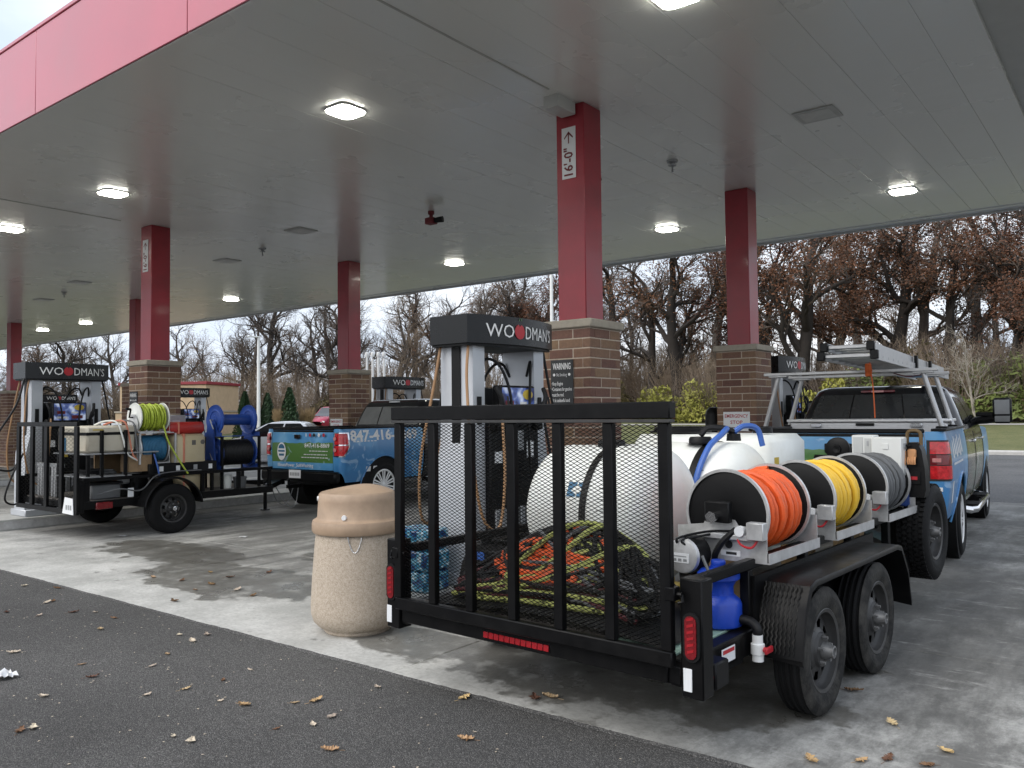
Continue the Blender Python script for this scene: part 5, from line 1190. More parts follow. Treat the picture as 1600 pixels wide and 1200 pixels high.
# tool box, rack and ladder on the right pickup
tbx = thing('truck_tool_box', 'bright aluminium chequer plate tool box across the right pickup bed', 'tool box', rw(0, 1.60, 1.40), RA)
mb = MB(); mb.box((-.86, -.27, -.30), (.86, .27, .062), bev=.012); mb.build('case', 'diamond_plate', tbx)
mb = MB(); mb.box((-.90, -.29, .064), (.90, .29, .098), bev=.012); lid = mb.build('lid', 'tool_alum', tbx)
for x in (-.55, .55): mb = MB(); mb.box((x-.06, -.305, .0), (x+.06, -.272, .05), bev=.006); mb.build('latch', 'chrome', tbx)
mb = MB(); mb.box((-.10, -.3, .02), (.10, -.275, .05), bev=.004); mb.build('lock', 'black_plastic', tbx)
rk = thing('ladder_rack', 'silver tube ladder rack standing on the right pickup bed rails', 'ladder rack', rw(0, 0, 0), RA)
for y in (.42, 1.45):
    mb = MB(); mb.box((-.90, y-.032, 2.0), (.88, y+.032, 2.035), bev=.006); mb.build('cross_bar', 'alum', rk)
    for s in (-1, 1):
        mb = MB(); mb.cyl((s*.90, y, 1.425), (s*.74, y, 1.985), .025, n=12); lg = mb.build('leg', 'alum', rk)
        mb = MB(); mb.box((s*.90-.05, y-.09, 1.414), (s*.90+.05, y+.09, 1.432), bev=.004); mb.build('foot_plate', 'black_plastic', lg)
        mb = MB(); mb.box((s*.74-.10, y-.05, 1.982), (s*.74+.10, y+.05, 1.999), bev=.004); mb.build('saddle', 'alum', lg)
ld = thing('extension_ladder', 'aluminium extension ladder lying on the right pickup rack', 'ladder', rw(.27, -.95, 2.075), RA)
LL = 6.3
for k, (x0, x1, z0) in enumerate(((-.235, .235, .0), (-.205, .205, .083))):
    for s in (x0, x1):
        mb = MB(); sg = 1 if s > 0 else -1; w = .028
        mb.prism([(s-sg*w, z0), (s, z0), (s, z0+.078), (s-sg*w, z0+.078), (s-sg*w, z0+.070), (s-sg*.006, z0+.070), (s-sg*.006, z0+.008), (s-sg*w, z0+.008)][::sg], .0, LL-(.35 if k else 0), 'y'); mb.build('rail', 'alum', ld)
    n = int(LL/.305)-k
    for i in range(n):
        mb = MB(); mb.cyl((x0+.004, .16+i*.305, z0+.039), (x1-.004, .16+i*.305, z0+.039), .017, n=8); mb.build('rung', 'alum', ld)
    for s in (x0, x1):
        mb = MB(); mb.box((s-.034, -.014, z0-.003), (s+.034, .05, z0+.081), bev=.006); mb.build('end_cap', 'black_plastic', ld)
for z, w in ((.018, .20), (.103, .17)):
    mb = MB(); mb.box((-w, .02, z), (w, .05, z+.036), bev=.006); mb.build('end_rung', 'alum', ld)
for s in (-.2345, .2345):
    for i in range(20): mb = MB(); x0, x1 = sorted((s, s*1.008)); mb.cyl((x0, .16+i*.305, .039), (x1, .16+i*.305, .039), .012, n=8); mb.build('rung_rivet', 'galv', ld)
for y in (2.7, 4.0):
    for s in (-.24, .24): mb = MB(); mb.box((s-.018, y-.05, .0), (s+.018, y+.05, .17), bev=.006); mb.build('guide_bracket', 'black_plastic', ld)
mb = MB(); mb.tube(hose_path([(.20, .42, 2.20), (.245, .38, 2.06), (.25, .36, 1.98), (.262, .36, 1.86), (.27, .36, 1.70), (.275, .36, 1.52)], 6), .007, 5); mb.box((.19, .34, 1.96), (.25, .40, 2.10), bev=.01)
tag(mb.build('ratchet_strap', 'orange_strap', None, rw(0, 0, 0), RA), 'orange strap hanging from the ladder rack of the right pickup', 'strap')
mb = MB(); mb.tube(hose_path([(.46, .42, 1.99), (.60, .40, 1.95), (.75, .42, 1.97)], 6), .006, 5); tag(mb.build('tie_cord', 'hose_maroon', None, rw(0, 0, 0), RA), 'dark red cord tied under the ladder rack', 'cord')
jw = thing('jack_wheel', 'black round hand wheel in front of the right pickup tailgate', 'hand wheel', tw(.36, 3.72, 1.28), -TA)
mb = MB(); mb.lathe([(0, -.03), (.03, -.035), (.035, -.02), (.085, -.018), (.10, -.01), (.10, .01), (.085, .018), (0, .018)], ax='y', n=24); mb.build('disc', 'black_plastic', jw)
mb = MB(); mb.box((-.02, .0, -.80), (.02, .04, -.02)); mb.box((-.20, -.02, -.09), (-.08, .02, -.05), bev=.01); mb.build('stalk', 'black_paint', jw)
# ================================================================== LEFT TRAILER
LTO = (-11.85, 4.97, 0.0)
def lw(x, y, z=0.0): return (LTO[0]+x, LTO[1]+y, z)
l2 = thing('utility_trailer', 'black single axle trailer loaded with reels and tanks at left', 'trailer', LTO)
mb = MB()
for s in (-1, 1): mb.box((s*.88-.035, .02, .42), (s*.88+.035, 2.95, .52), bev=.006)
for y in (.05, .8, 1.6, 2.4, 2.92): mb.box((-.845, y-.03, .43), (.845, y+.03, .50))
mb.prism([(-.84, 2.951), (-.05, 3.75), (.05, 3.75), (.84, 2.951), (.68, 2.951), (0, 3.6), (-.68, 2.951)], .45, .53, 'z'); mb.box((-.04, 3.55, .44), (.04, 3.82, .52)); mb.build('frame', 'black_paint', l2)
for i in range(8):
    x0 = -.84+i*.21; mb = MB(); mb.box((x0+.003, .06, .503), (x0+.206, 2.9, .522), bev=.003); mb.build('deck_plank', 'plank_grey', l2)
for s in (-1, 1):
    for z in (.80,): mb = MB(); mb.box((s*.88-.022, .05, z-.022), (s*.88+.022, 2.95, z+.022), bev=.004); mb.build('side_rail', 'black_paint', l2)
    for y in (.08, .75, 1.75, 2.35, 2.9): mb = MB(); mb.box((s*.88-.024, y-.024, .521), (s*.88+.024, y+.024, .777)); mb.build('side_post', 'black_paint', l2)
    P_ = [(.44*cos(a), .44*sin(a)) for a in [radians(8)+(pi-radians(16))*i/16 for i in range(17)]]
    rows = [[(s*x, 1.18+p, .34+q) for p, q in P_] for x in (.90, 1.13)]+[[(s*1.14, 1.18+p*.97, .34+q*.97) for p, q in P_]]+[[(s*1.13, 1.18+p*.94, .34+q*.94) for p, q in P_]]+[[(s*.90, 1.18+p*.985, .34+q*.985) for p, q in P_]]
    mb = MB(); mb.grid(rows, flip=s < 0); mb.build('fender', 'black_paint', l2)
    wheel_steel(l2, (s*1.01, 1.18, .345), .345, .22, .19, s, tyre='rubber_dark', holes=8, hubmat='chrome')
    mb = MB(); a, b_ = sorted((s*.86, s*.92)); mb.box((a, -.01, .38), (b_, .05, .80), bev=.004); mb.build('rear_post', 'black_paint', l2)
mb = MB(); mb.cyl((-.95, 1.18, .345), (.95, 1.18, .345), .035, n=10); mb.build('axle', 'black_paint', l2)
mb = MB(); mb.box((-.92, -.05, .36), (.92, -.01, .42), bev=.004); g2 = mb.build('ramp_gate', 'black_paint', l2)
mb = MB(); mb.box((-.92, -.05, 1.50), (.92, -.01, 1.56), bev=.004); mb.build('top_rail', 'black_paint', g2)
for x in (-.89, -.44, .0, .45, .88): mb = MB(); mb.box((x-.045, -.049, .421), (x+.045, -.012, 1.499), bev=.004); mb.build('gate_bar', 'black_paint', g2)
mb = MB()
for k in range(40): mb.tube([(-.90+i*.06, -.008, .44+k*.026+(.010 if (i+k) % 2 else -.010)) for i in range(31)], .0022, 3, caps=False)
tag(mb.build('expanded_mesh', 'black_paint', g2), kind='stuff')
mb = MB(); mb.prism([(.55, .37), (.86, .36), (.84, .57), (.62, .58)], -.06, -.054, 'y'); pl_ = mb.build('number_placard', 'sign_white', g2)
for k in range(3): mb = MB(); mb.box((.65+k*.06, -.0625, .42), (.69+k*.06, -.0605, .48)); mb.build('placard_character', 'galv', pl_)
mb = MB(); mb.box((.90, .20, .41), (.935, .42, .50), bev=.01); mb.build('side_lamp', 'lens_red', l2)
mb = MB(); mb.box((.925, .62, .54), (.93, .70, .66)); mb.build('reflector', 'reflector', l2)
mb = MB(); mb.cyl((0, 3.45, .05), (0, 3.45, .52), .03, n=10); mb.cyl((0, 3.45, .03), (0, 3.45, .05), .08, n=12); mb.build('jack_stand', 'black_paint', l2)
mb = MB(); mb.tube(hose_path([(-.05, 3.6, .45), (-.08, 3.75, .15), (-.02, 3.9, .10), (.05, 4.0, .40)], 6), .009, 5); mb.tube(hose_path([(.05, 3.6, .45), (.12, 3.8, .10), (.15, 3.95, .08), (.12, 4.05, .42)], 6), .009, 5); mb.build('safety_chain', 'galv', l2)
# tubular racks carrying the load
rk2 = thing('load_rack', 'black tube rack with a shelf at the rear of the left trailer', 'rack', lw(.40, .08, .523))
for x in (-.40, .44):
    for y in (.05, .95): mb = MB(); mb.box((x-.02, y-.02, .0), (x+.02, y+.02, .60), bev=.003); mb.build('upright', 'black_paint', rk2)
mb = MB(); mb.box((-.46, .0, .60), (.48, 1.0, .618), bev=.003); mb.build('shelf', 'galv', rk2)
mb = MB(); mb.box((-.46, .0, .30), (.48, .62, .315), bev=.003); mb.build('lower_shelf', 'galv', rk2)
mb = MB(); mb.box((-.46, .55, .02), (-.44, 1.0, .58)); mb.build('wood_panel', 'wood', rk2)
mb = MB(); mb.box((.20, .60, .34), (.42, .94, .58), bev=.004); mb.build('wood_box', 'wood', rk2)
wt = thing('battery_tank', 'white rectangular tank with black band on the left trailer shelf', 'tank', lw(.40, .12, 1.142))
mb = MB(); mb.box((-.42, .0, .0), (.42, .66, .36), bev=.03); mb.build('shell', 'poly_dirty', wt); mb = MB(); mb.box((-.425, -.005, .235), (.425, .665, .275), bev=.003); mb.build('band', 'black_plastic', wt)
mb = MB(); mb.box((.421, .08, .30), (.423, .22, .315)); mb.build('yellow_mark', 'yellow_tag', wt)
mb = MB(); mb.box((-.30, -.0062, .02), (-.16, -.0052, .20)); mb.build('round_sticker', 'hose_cyan', wt)
for k, (dx, c, lab) in enumerate(((0, 'poly_white', 'pale hose draped over the white rectangular tank'), (.05, 'pink_strap', 'pinkish hose draped over the white rectangular tank'), (-.1, 'hose_grey', 'grey hose draped behind the white rectangular tank'))):
    mb = MB(); mb.tube(hose_path([(.10+dx, .25+k*.10, .37), (.25+dx, .32+k*.11, .42), (.42, .40+k*.11, .40), (.46, .46+k*.09, .20), (.47, .52+k*.07, -.02), (.47, .66, -.12)], 7), .012, 6); tag(mb.build('draped_hose', c, None, lw(.40, .12, 1.142)), lab, 'hose')
eg = thing('pump_engine', 'black small engine with fins on the left trailer deck', 'engine', lw(.52, .92, .523))
mb = MB(); mb.box((-.22, -.20, .0), (.22, .20, .10), bev=.01); mb.build('base', 'black_paint', eg)
mb = MB(); mb.lathe([(0, .30), (.12, .30), (.17, .27), (.18, .18), (.16, .10), (0, .10)], n=20); mb.build('shroud', 'black_plastic', eg)
for k in range(6): mb = MB(); mb.lathe([(.10, .305+k*.018), (.16, .306+k*.018), (.16, .314+k*.018), (.10, .315+k*.018)], n=16, closed=True); mb.build('cooling_fin', 'galv', eg)
mb = MB(); mb.box((.10, -.30, .18), (.24, -.18, .30), bev=.02); mb.build('muffler', 'galv', eg)
bx2 = thing('pump_box', 'black equipment box under the hose reels of the left trailer', 'equipment box', lw(.50, 1.0, .80))
mb = MB(); mb.box((-.25, -.05, .0), (.36, 1.0, .16), bev=.01); mb.build('case', 'black_plastic', bx2)
for y, c in ((.1, 'sign_white'), (.35, 'sign_white'), (.62, 'galv'), (.86, 'sign_white')): mb = MB(); mb.box((.361, y, .05), (.363, y+.06, .12)); mb.build('sticker', c, bx2)
mb = MB(); mb.box((-.22, .0, -.277), (-.18, .04, .0)); mb.box((.30, .0, -.277), (.34, .04, .0)); mb.box((.30, .92, -.277), (.34, .96, .0)); mb.box((-.22, .92, -.277), (-.18, .96, .0)); mb.build('stand', 'black_paint', bx2)
def small_reel(y, z, col, lab, messy, flmat='poly_white'):
    t = thing('hose_reel', lab, 'hose reel', lw(.66, y, z), 0, 'small hose reels on the left trailer')
    for yy in (.0, .40):
        mb = MB(); mb.lathe([(0, yy-.02), (.05, yy-.03), (.08, yy-.012), (.17, yy-.012), (.20, yy-.022), (.205, yy-.01), (.19, yy+.004), (0, yy+.006)], (0, 0, .21), 'y', 32); mb.build('flange', flmat, t)
    mb = MB(); mb.cyl((0, .01, .21), (0, .39, .21), .09, n=20); mb.build('drum', 'galv', t)
    rnd = random.Random(int(y*100+z*10)); pts = []; nw = 16
    for layer in range(2):
        pts = []; rad = .145+.03*layer
        for i in range(nw*16+1):
            a = 2*pi*i/16; f = i/(nw*16); pts.append(((rad+(.012*sin(i*.9+z) if messy else 0))*sin(a), .03+.34*f+(.018*sin(a*.31+i*.05) if messy else .0), .21+(rad+(.012*sin(i*.7) if messy else 0))*cos(a)))
        mb = MB(); mb.tube(pts, .0115, 6); mb.build('hose', col, t)
    for yy in (-.035, .43):
        mb = MB(); mb.prism([(-.13, 0), (.13, 0), (.13, .14), (.05, .25), (-.05, .25), (-.13, .14)], yy-.004, yy+.004, 'y'); sd = mb.build('side_plate', 'steel', t)
        if yy < 0:
            for k in range(4): mb = MB(); mb.box((-.10+k*.055, yy-.0058, .03), (-.075+k*.055, yy-.0048, .10)); mb.build('slot', 'letter_dark', sd)
    for s in (-1, 1): mb = MB(); mb.box((s*.13-.012, -.04, -.002), (s*.13+.012, .435, .012)); mb.build('base_bar', 'steel', t)
    mb = MB(); mb.tube([(0, -.04, .21), (0, -.09, .21), (.06, -.10, .32)], .012, 6); mb.cyl((.06, -.10, .32), (.06, -.17, .33), .017, n=8); mb.build('crank', 'black_plastic', t)
    return t
small_reel(.86, 1.40, 'hose_lime', 'small reel of tangled lime hose, upper one on the left trailer', True)
small_reel(.86, .965, 'hose_cyan', 'small reel of teal blue hose, lower one on the left trailer', False, 'steel')
mb = MB(); mb.box((.50, .84, 1.384), (.82, 1.34, 1.397)); tag(mb.build('reel_shelf', 'steel', None, lw(0, 0, 0)), 'steel shelf carrying the lime hose reel', 'shelf')
for s in (.49, .83): pass
mb = MB()
for x in (.48, .835):
    for y in (.83, 1.35): mb.box((x-.012, y-.012, .96), (x+.012, y+.012, 1.383))
tag(mb.build('reel_stand', 'steel', None, lw(0, 0, 0)), 'thin steel legs between the two small reels', 'stand')
mb = MB(); mb.tube(hose_path([(.87, 1.15, 1.50), (.90, 1.22, 1.25), (.91, 1.40, .95), (.92, 1.50, .80)], 8), .012, 6); tag(mb.build('lime_hose_tail', 'hose_lime', None, lw(0, 0, 0)), 'lime hose end trailing down in front of the teal reel', 'hose')
mb = MB(); mb.tube(hose_path([(.86, 1.02, 1.10), (.89, 1.05, .95), (.90, 1.08, .80)], 8), .012, 6); tag(mb.build('blue_hose_tail', 'hose_blue', None, lw(0, 0, 0)), 'blue hose end hanging below the teal reel', 'hose')
gp = thing('electrical_cabinet', 'grey electrical panels behind the lime hose reel', 'cabinet', lw(.30, 1.25, 1.30))
mb = MB(); mb.box((-.1, .0, .0), (.1, .24, .36), bev=.01); mb.box((-.1, .26, .0), (.1, .52, .34), bev=.01); mb.build('case', 'galv', gp)
for y in (.05, .30): mb = MB(); mb.box((.101, y, .08), (.106, y+.12, .26), bev=.002); mb.build('door', 'silver_panel', gp)
mb = MB(); mb.box((-.08, .02, -.50), (-.04, .5, .0)); mb.build('post', 'black_paint', gp)
ctk = thing('chemical_tank', 'tall cream plastic tank under the red can on the left trailer', 'tank', lw(.60, 1.58, .523))
mb = MB(); mb.box((-.25, -.24, .0), (.25, .26, .84), bev=.05); mb.build('shell', 'poly_cream', ctk, ang=50)
mb = MB(); mb.box((.2505, .02, .68), (.252, .08, .75)); mb.cyl((.2505, .19, .72), (.253, .19, .72), .035, n=14); mb.build('mould_mark', 'plank_grey', ctk)
mb = MB(); mb.box((-.255, -.12, .0), (.257, -.09, .845), bev=.002); mb.build('strap', 'pink_strap', ctk)
rc = thing('red_can', 'red plastic fuel can lying on the cream tank', 'fuel can', lw(.60, 1.56, 1.366))
mb = MB(); mb.box((-.22, -.28, .0), (.22, .28, .17), bev=.045); mb.build('body', 'red_plastic', rc, ang=50)
mb = MB(); mb.box((.02, -.285, -.002), (.18, -.24, .12), bev=.02); mb.build('end_boss', 'red_plastic', rc)
mb = MB(); mb.box((-.222, -.16, .0), (.224, -.135, .174), bev=.003); mb.build('strap', 'pink_strap', rc)
def blue_reel(z, wound, lab):
    t = thing('empty_reel', lab, 'hose reel', lw(.58, 2.15, z), 0, 'blue steel reels on the left trailer')
    for yy in (.0, .58):
        mb = MB(); mb.lathe([(0, yy-.02), (.06, yy-.025), (.07, yy-.008), (.12, yy-.008), (.13, yy-.018), (.15, yy-.018), (.16, yy-.006), (.20, yy-.006), (.225, yy-.02), (.232, yy), (.22, yy+.012), (0, yy+.010)], (0, 0, .24), 'y', 36); mb.build('flange', 'blue_reel', t)
    mb = MB(); mb.cyl((0, .012, .24), (0, .57, .24), .085 if not wound else .06, n=20); mb.build('drum', 'blue_reel', t)
    if wound:
        pts = []
        for i in range(20*16+1): a = 2*pi*i/16; pts.append((.18*sin(a), .03+.52*i/320, .24+.18*cos(a)))
        mb = MB(); mb.tube(pts, .018, 7); mb.build('hose', 'hose_black', t)
    mb = MB(); mb.box((-.22, -.05, -.012), (.22, -.03, .05)); mb.box((-.22, .61, -.012), (.22, .63, .05)); mb.box((.19, -.05, -.014), (.23, .63, .0)); mb.prism([(-.12, .05), (.12, .05), (.03, .25), (-.03, .25)], -.048, -.032, 'y'); mb.prism([(-.12, .05), (.12, .05), (.03, .25), (-.03, .25)], .612, .628, 'y'); mb.build('frame', 'blue_reel', t)
    mb = MB(); mb.tube([(0, -.05, .24), (0, -.09, .24), (.10, -.10, .10)], .010, 6); mb.build('crank', 'galv', t)
blue_reel(1.32, False, 'empty bright blue steel reel, upper one on the left trailer')
blue_reel(.82, True, 'blue steel reel of black hose, lower one on the left trailer')
mb = MB()
for x in (.36, .80):
    for y in (2.12, 2.77): mb.box((x-.018, y-.018, .523), (x+.018, y+.018, 1.305))
mb.box((.34, 2.10, 1.288), (.82, 2.14, 1.306)); mb.box((.34, 2.75, 1.288), (.82, 2.79, 1.306)); mb.box((.34, 2.10, .788), (.82, 2.14, .806)); mb.box((.34, 2.75, .788), (.82, 2.79, .806))
tag(mb.build('reel_stand', 'black_paint', None, lw(0, 0, 0)), 'black square tube stand holding the two blue reels', 'stand')
for k, (x, y, c, h, r, lab) in enumerate(((.70, 2.25, 'poly_white', .20, .09, 'white tub under the blue reels of the left trailer'), (.72, 2.48, 'hose_grey', .16, .10, 'grey bucket under the blue reels of the left trailer'), (.3, 2.3, 'poly_dirty', .25, .11, 'dirty white pail at the front of the left trailer'))):
    mb = MB(); mb.lathe([(0, 0), (r*.86, 0), (r, h), (r*1.06, h), (r*1.06, h-.02), (r*.9, h-.01), (r*.8, .03), (0, .03)], n=20); tag(mb.build('bucket', c, None, lw(x, y, .523)), lab, 'bucket')
# ribbed grey hose rack leaning at the gate: folded ramp boards
for k, x in enumerate((-.55, -.12)):
    mb = MB()
    for i in range(4): mb.box((-.15+i*.085, -.02, 0), (-.09+i*.085, .02, .44), bev=.006)
    mb.box((-.17, -.025, .41), (.18, .025, .46), bev=.004); tag(mb.build('ribbed_panel', 'galv', None, lw(x, .16, .523)), ('left' if k == 0 else 'right')+' grey ribbed panel standing behind the left trailer gate', 'ribbed panel')
bn = thing('storage_bin', 'dark storage bin low on the rear rack of the left trailer', 'storage bin', lw(.55, .40, .523))
mb = MB(); mb.box((-.22, -.2, 0), (.24, .2, .20), bev=.02); mb.build('tub', 'hose_grey', bn); mb = MB(); mb.box((-.24, -.22, .201), (.26, .22, .225), bev=.006); mb.build('lid', 'black_plastic', bn)

# more gear packed on the left trailer
for y, w in ((2.10, 'rear'), (2.765, 'front')):
    mb = MB(); mb.prism([(-.14, 0), (.14, 0), (.07, .62), (-.07, .62)], y-.012, y+.012, 'y')
    tag(mb.build('reel_bracket', 'blue_reel', None, lw(.58, -.035, .89)), w+' tall blue steel plate under the empty blue reel', 'bracket')
def coil(name, mat, lab, x, y, z, R0, r, n, flat=1.0, tilt=0.0):
    pts = []
    for i in range(n*18+1): a = 2*pi*i/18; q = R0+.018*sin(a*.37)+.010*sin(a*.9); pts.append((q*cos(a), q*sin(a)*flat, r+.0022*i/18*3+.01*sin(a*.21)))
    mb = MB(); mb.tube(pts, r, 6); o = mb.build(name, mat, None, lw(x, y, z)); o.rotation_euler = (0, tilt, 0); return tag(o, lab, 'hose')
coil('coiled_hose', 'hose_black', 'black hose coiled on the rear lower shelf of the left trailer', .45, .35, .842, .16, .012, 7, .8)
coil('coiled_cable', 'hose_grey', 'pale grey cable coiled beside the engine on the left trailer', .50, .55, .842, .13, .008, 6, .7)
bt = thing('battery', 'black battery box with red terminal beside the engine', 'battery', lw(.70, 1.28, .523))
mb = MB(); mb.box((-.10, -.14, 0), (.10, .14, .20), bev=.012); mb.build('case', 'black_plastic', bt); mb = MB(); mb.cyl((.05, .08, .2), (.05, .08, .225), .016, n=10); mb.build('terminal', 'letter_red', bt)
for k, (x, y, h, lab) in enumerate(((-.5, 1.0, .75, 'tall dark drum at the far side of the left trailer'), (-.45, 1.9, .62, 'second dark drum at the far side of the left trailer'))):
    mb = MB(); mb.lathe([(0, 0), (.24, 0), (.25, .02), (.25, h*.33), (.258, h*.345), (.25, h*.36), (.25, h*.66), (.258, h*.675), (.25, h*.69), (.25, h-.02), (.24, h), (0, h-.01)], n=28); tag(mb.build('drum', 'hose_grey' if k else 'black_plastic', None, lw(x, y, .523)), lab, 'drum')
mb = MB(); mb.tube(hose_path([(.86, .25, .60), (.95, .5, .66), (.93, .8, .62), (.95, 1.0, .80), (.92, 1.3, .84), (.93, 1.7, .84)], 8), .009, 6); tag(mb.build('loose_cable', 'hose_grey', None, lw(0, 0, 0)), 'thin pale cable draped along the side of the left trailer', 'cable')
for k, (y, lab) in enumerate(((.30, 'front'), (.62, 'rear'))):
    mb = MB(); mb.box((-.02, -.02, 0), (.02, .02, .62), bev=.003); tag(mb.build('rack_prop', 'black_paint', None, lw(.86, y, .823)), lab+' black prop beside the white rectangular tank', 'prop')
# ================================================================== BACKGROUND
def grow_tree(seed, H, spread, trunk_r, fork=.34, droop=0.0, leafy=0.0, leaf=.26, kids_=(6, 6, 5, 5), lean=0.0, crook=.22):
    """recursive tree: returns trunk-and-limb mesh data, twig data, leaf data"""
    rnd = random.Random(seed); limb, twg, lvs = MB(), MB(), MB()
    def rv(k): return Vector((rnd.gauss(0, k), rnd.gauss(0, k), rnd.gauss(0, k*.7)))
    def leafs(p, n):
        for _ in range(n):
            q = p+rv(leaf*2.6); a = rv(1).normalized(); b_ = a.cross(rv(1)).normalized(); s = leaf*rnd.uniform(.4, .9)
            lvs.add([q-a*s-b_*s*.3, q-a*s*.1-b_*s*.55, q+a*s, q-a*s*.1+b_*s*.5], [(0, 1, 2, 3)])
    def br(p, d, ln, r, lv):
        n = (7, 5, 4, 3, 2)[lv]; pts = [p.copy()]; q = p.copy(); dd = d.copy()
        for i in range(n):
            dd = (dd+rv(crook*(.35 if lv == 0 else 1))+Vector((0, 0, .10-droop if lv > 1 else .06))).normalized(); q = q+dd*(ln/n); pts.append(q.copy())
        r1 = r*(.55 if lv == 0 else .35); rr = [r+(r1-r)*i/n for i in range(n+1)]
        if lv == 0: rr[0] *= 1.35
        (limb if lv < 3 else twg).tube(pts, rr, (8, 6, 4, 3, 3)[lv], caps=False)
        if lv == 4 or (lv == 3 and leafy): leafs(q, int(leafy*(1.6 if lv == 4 else .6)*rnd.uniform(.2, 1.8))) if leafy else None
        if lv == 4: return
        k = kids_[lv]
        for c in range(k):
            f = fork+(1-fork)*(c+rnd.random()*.8)/k if lv == 0 else .25+.75*(c+rnd.random()*.7)/k
            f = min(.999, f); i = int(f*n); b_ = pts[i].lerp(pts[i+1], f*n-i); ax = (pts[i+1]-pts[i]).normalized()
            side = ax.orthogonal().normalized(); side.rotate(Matrix.Rotation(rnd.uniform(0, 6.283), 3, ax))
            ang = rnd.uniform(.55, 1.15) if lv == 0 else rnd.uniform(.4, 1.0); nd = (ax*cos(ang)+side*sin(ang)).normalized()
            l2_ = ln*(spread if lv == 0 else .58)*rnd.uniform(.65, 1.1)*(1.0-.35*f if lv == 0 else 1)
            br(b_, nd, l2_, max(.008, (rr[i]*.62)), lv+1)
        if lv == 0: br(pts[-1], (dd+rv(.2)).normalized(), ln*spread*.7, r1*.9, 1)
    br(Vector((0, 0, -.3)), Vector((lean, lean*.4, 1)).normalized(), H*.62, trunk_r, 0)
    return limb, twg, lvs
KIND = {}
def tree_kind(key, bark, twig, leafm, **kw):
    a, b_, c = grow_tree(**kw); KIND[key] = (a.mesh('trunk', bark, 60), b_.mesh('crown', twig, 60), c.mesh('foliage', leafm) if c.f else None)
tree_kind('oak_a', 'bark_dark', 'twig', 'oak_leaf_red', seed=3, H=16, spread=.62, trunk_r=.46, leafy=5.4, leaf=.12, fork=.30, kids_=(7, 6, 6, 5))
tree_kind('oak_b', 'bark_dark', 'twig', 'oak_leaf_rust', seed=9, H=16, spread=.66, trunk_r=.50, leafy=4.6, leaf=.12, fork=.28, kids_=(7, 6, 6, 5))
tree_kind('oak_c', 'bark_grey', 'twig', 'oak_leaf_brown', seed=17, H=17, spread=.58, trunk_r=.42, leafy=2.6, leaf=.11, fork=.36, kids_=(7, 6, 6, 5))
tree_kind('oak_d', 'bark_dark', 'twig', 'oak_leaf_red', seed=29, H=15, spread=.70, trunk_r=.38, leafy=1.6, leaf=.11, fork=.25, crook=.32, kids_=(7, 6, 6, 5))
tree_kind('bare_a', 'bark_grey', 'twig', 'oak_leaf_brown', seed=41, H=14, spread=.60, trunk_r=.28, fork=.26, kids_=(9, 7, 6, 6))
tree_kind('bare_b', 'bark_grey', 'twig_tan', 'oak_leaf_brown', seed=53, H=13, spread=.55, trunk_r=.22, fork=.22, kids_=(9, 7, 6, 6))
tree_kind('bare_c', 'bark_dark', 'twig', 'oak_leaf_brown', seed=67, H=15, spread=.68, trunk_r=.34, fork=.30, crook=.30, kids_=(8, 7, 6, 6))
tree_kind('bare_d', 'bark_grey', 'twig_tan', 'oak_leaf_rust', seed=71, H=14, spread=.5, trunk_r=.24, fork=.2, leafy=1.0, leaf=.10, kids_=(9, 7, 6, 5))
tree_kind('sapling', 'bark_pale', 'bark_pale', 'oak_leaf_brown', seed=83, H=5.4, spread=.62, trunk_r=.075, fork=.28, kids_=(7, 5, 4, 3))
def tree(kind, x, y, s, rz, lab, grp, nm='tree', sz=1.0):
    t = thing(nm, lab, 'tree', (x, y, land(x, y)), rz, grp); t.scale = (s, s, s*sz); a, b_, c = KIND[kind]
    ob('trunk', a, t); ob('crown', b_, t)
    if c: ob('foliage', c, t)
    return t
R_ = random.Random(77)
OAK_L = 'tall oak holding red-brown leaves on the bank behind the right pickup'
OAKS = [(-35.9, 60.1, 'oak_d'), (-29.6, 54.5, 'bare_c'), (-26.7, 53.7, 'oak_b'), (-28.1, 61.9, 'oak_c'), (-21.7, 58.1, 'oak_a'), (-18.2, 54.0, 'oak_b'), (-18.9, 63.2, 'oak_a'), (-19.1, 71.5, 'oak_c'), (-13.7, 58.4, 'oak_a'), (-13.1, 64.7, 'oak_c'), (-9.6, 56.2, 'oak_d'), (-10.0, 69.3, 'oak_a'), (-6.1, 53.6, 'oak_a'), (-4.5, 57.8, 'oak_b'), (-2.5, 59.9, 'oak_a')]
ORD = ['first', 'second', 'third', 'fourth', 'fifth', 'sixth', 'seventh', 'eighth', 'ninth', 'tenth', 'eleventh', 'twelfth', 'thirteenth', 'fourteenth', 'fifteenth', 'sixteenth', 'seventeenth', 'eighteenth', 'nineteenth', 'twentieth', 'twenty-first', 'twenty-second']
OKIND = {'oak_a': 'red-leaved oak', 'oak_b': 'rusty-leaved oak', 'oak_c': 'brown-leaved oak', 'oak_d': 'thinly leaved oak'}
for i, (x, y, k) in enumerate(OAKS):
    lab = {0: 'thinly leaved oak just right of the nearest brick pier', 1: 'dark bare oak with twisted limbs between the two tall red columns', 2: 'thick-trunked oak with rusty leaves between the two tall red columns', 3: 'brown-leaved oak standing behind the thick-trunked one left of the second column'}.get(i) or OKIND[k]+' on the bank above the right pickup, '+ORD[i-4]+' rightwards from the second column'
    tree(k, x, y, R_.uniform(.95, 1.15), R_.uniform(0, 6.28), lab, 'oaks on the bank', 'oak_tree')
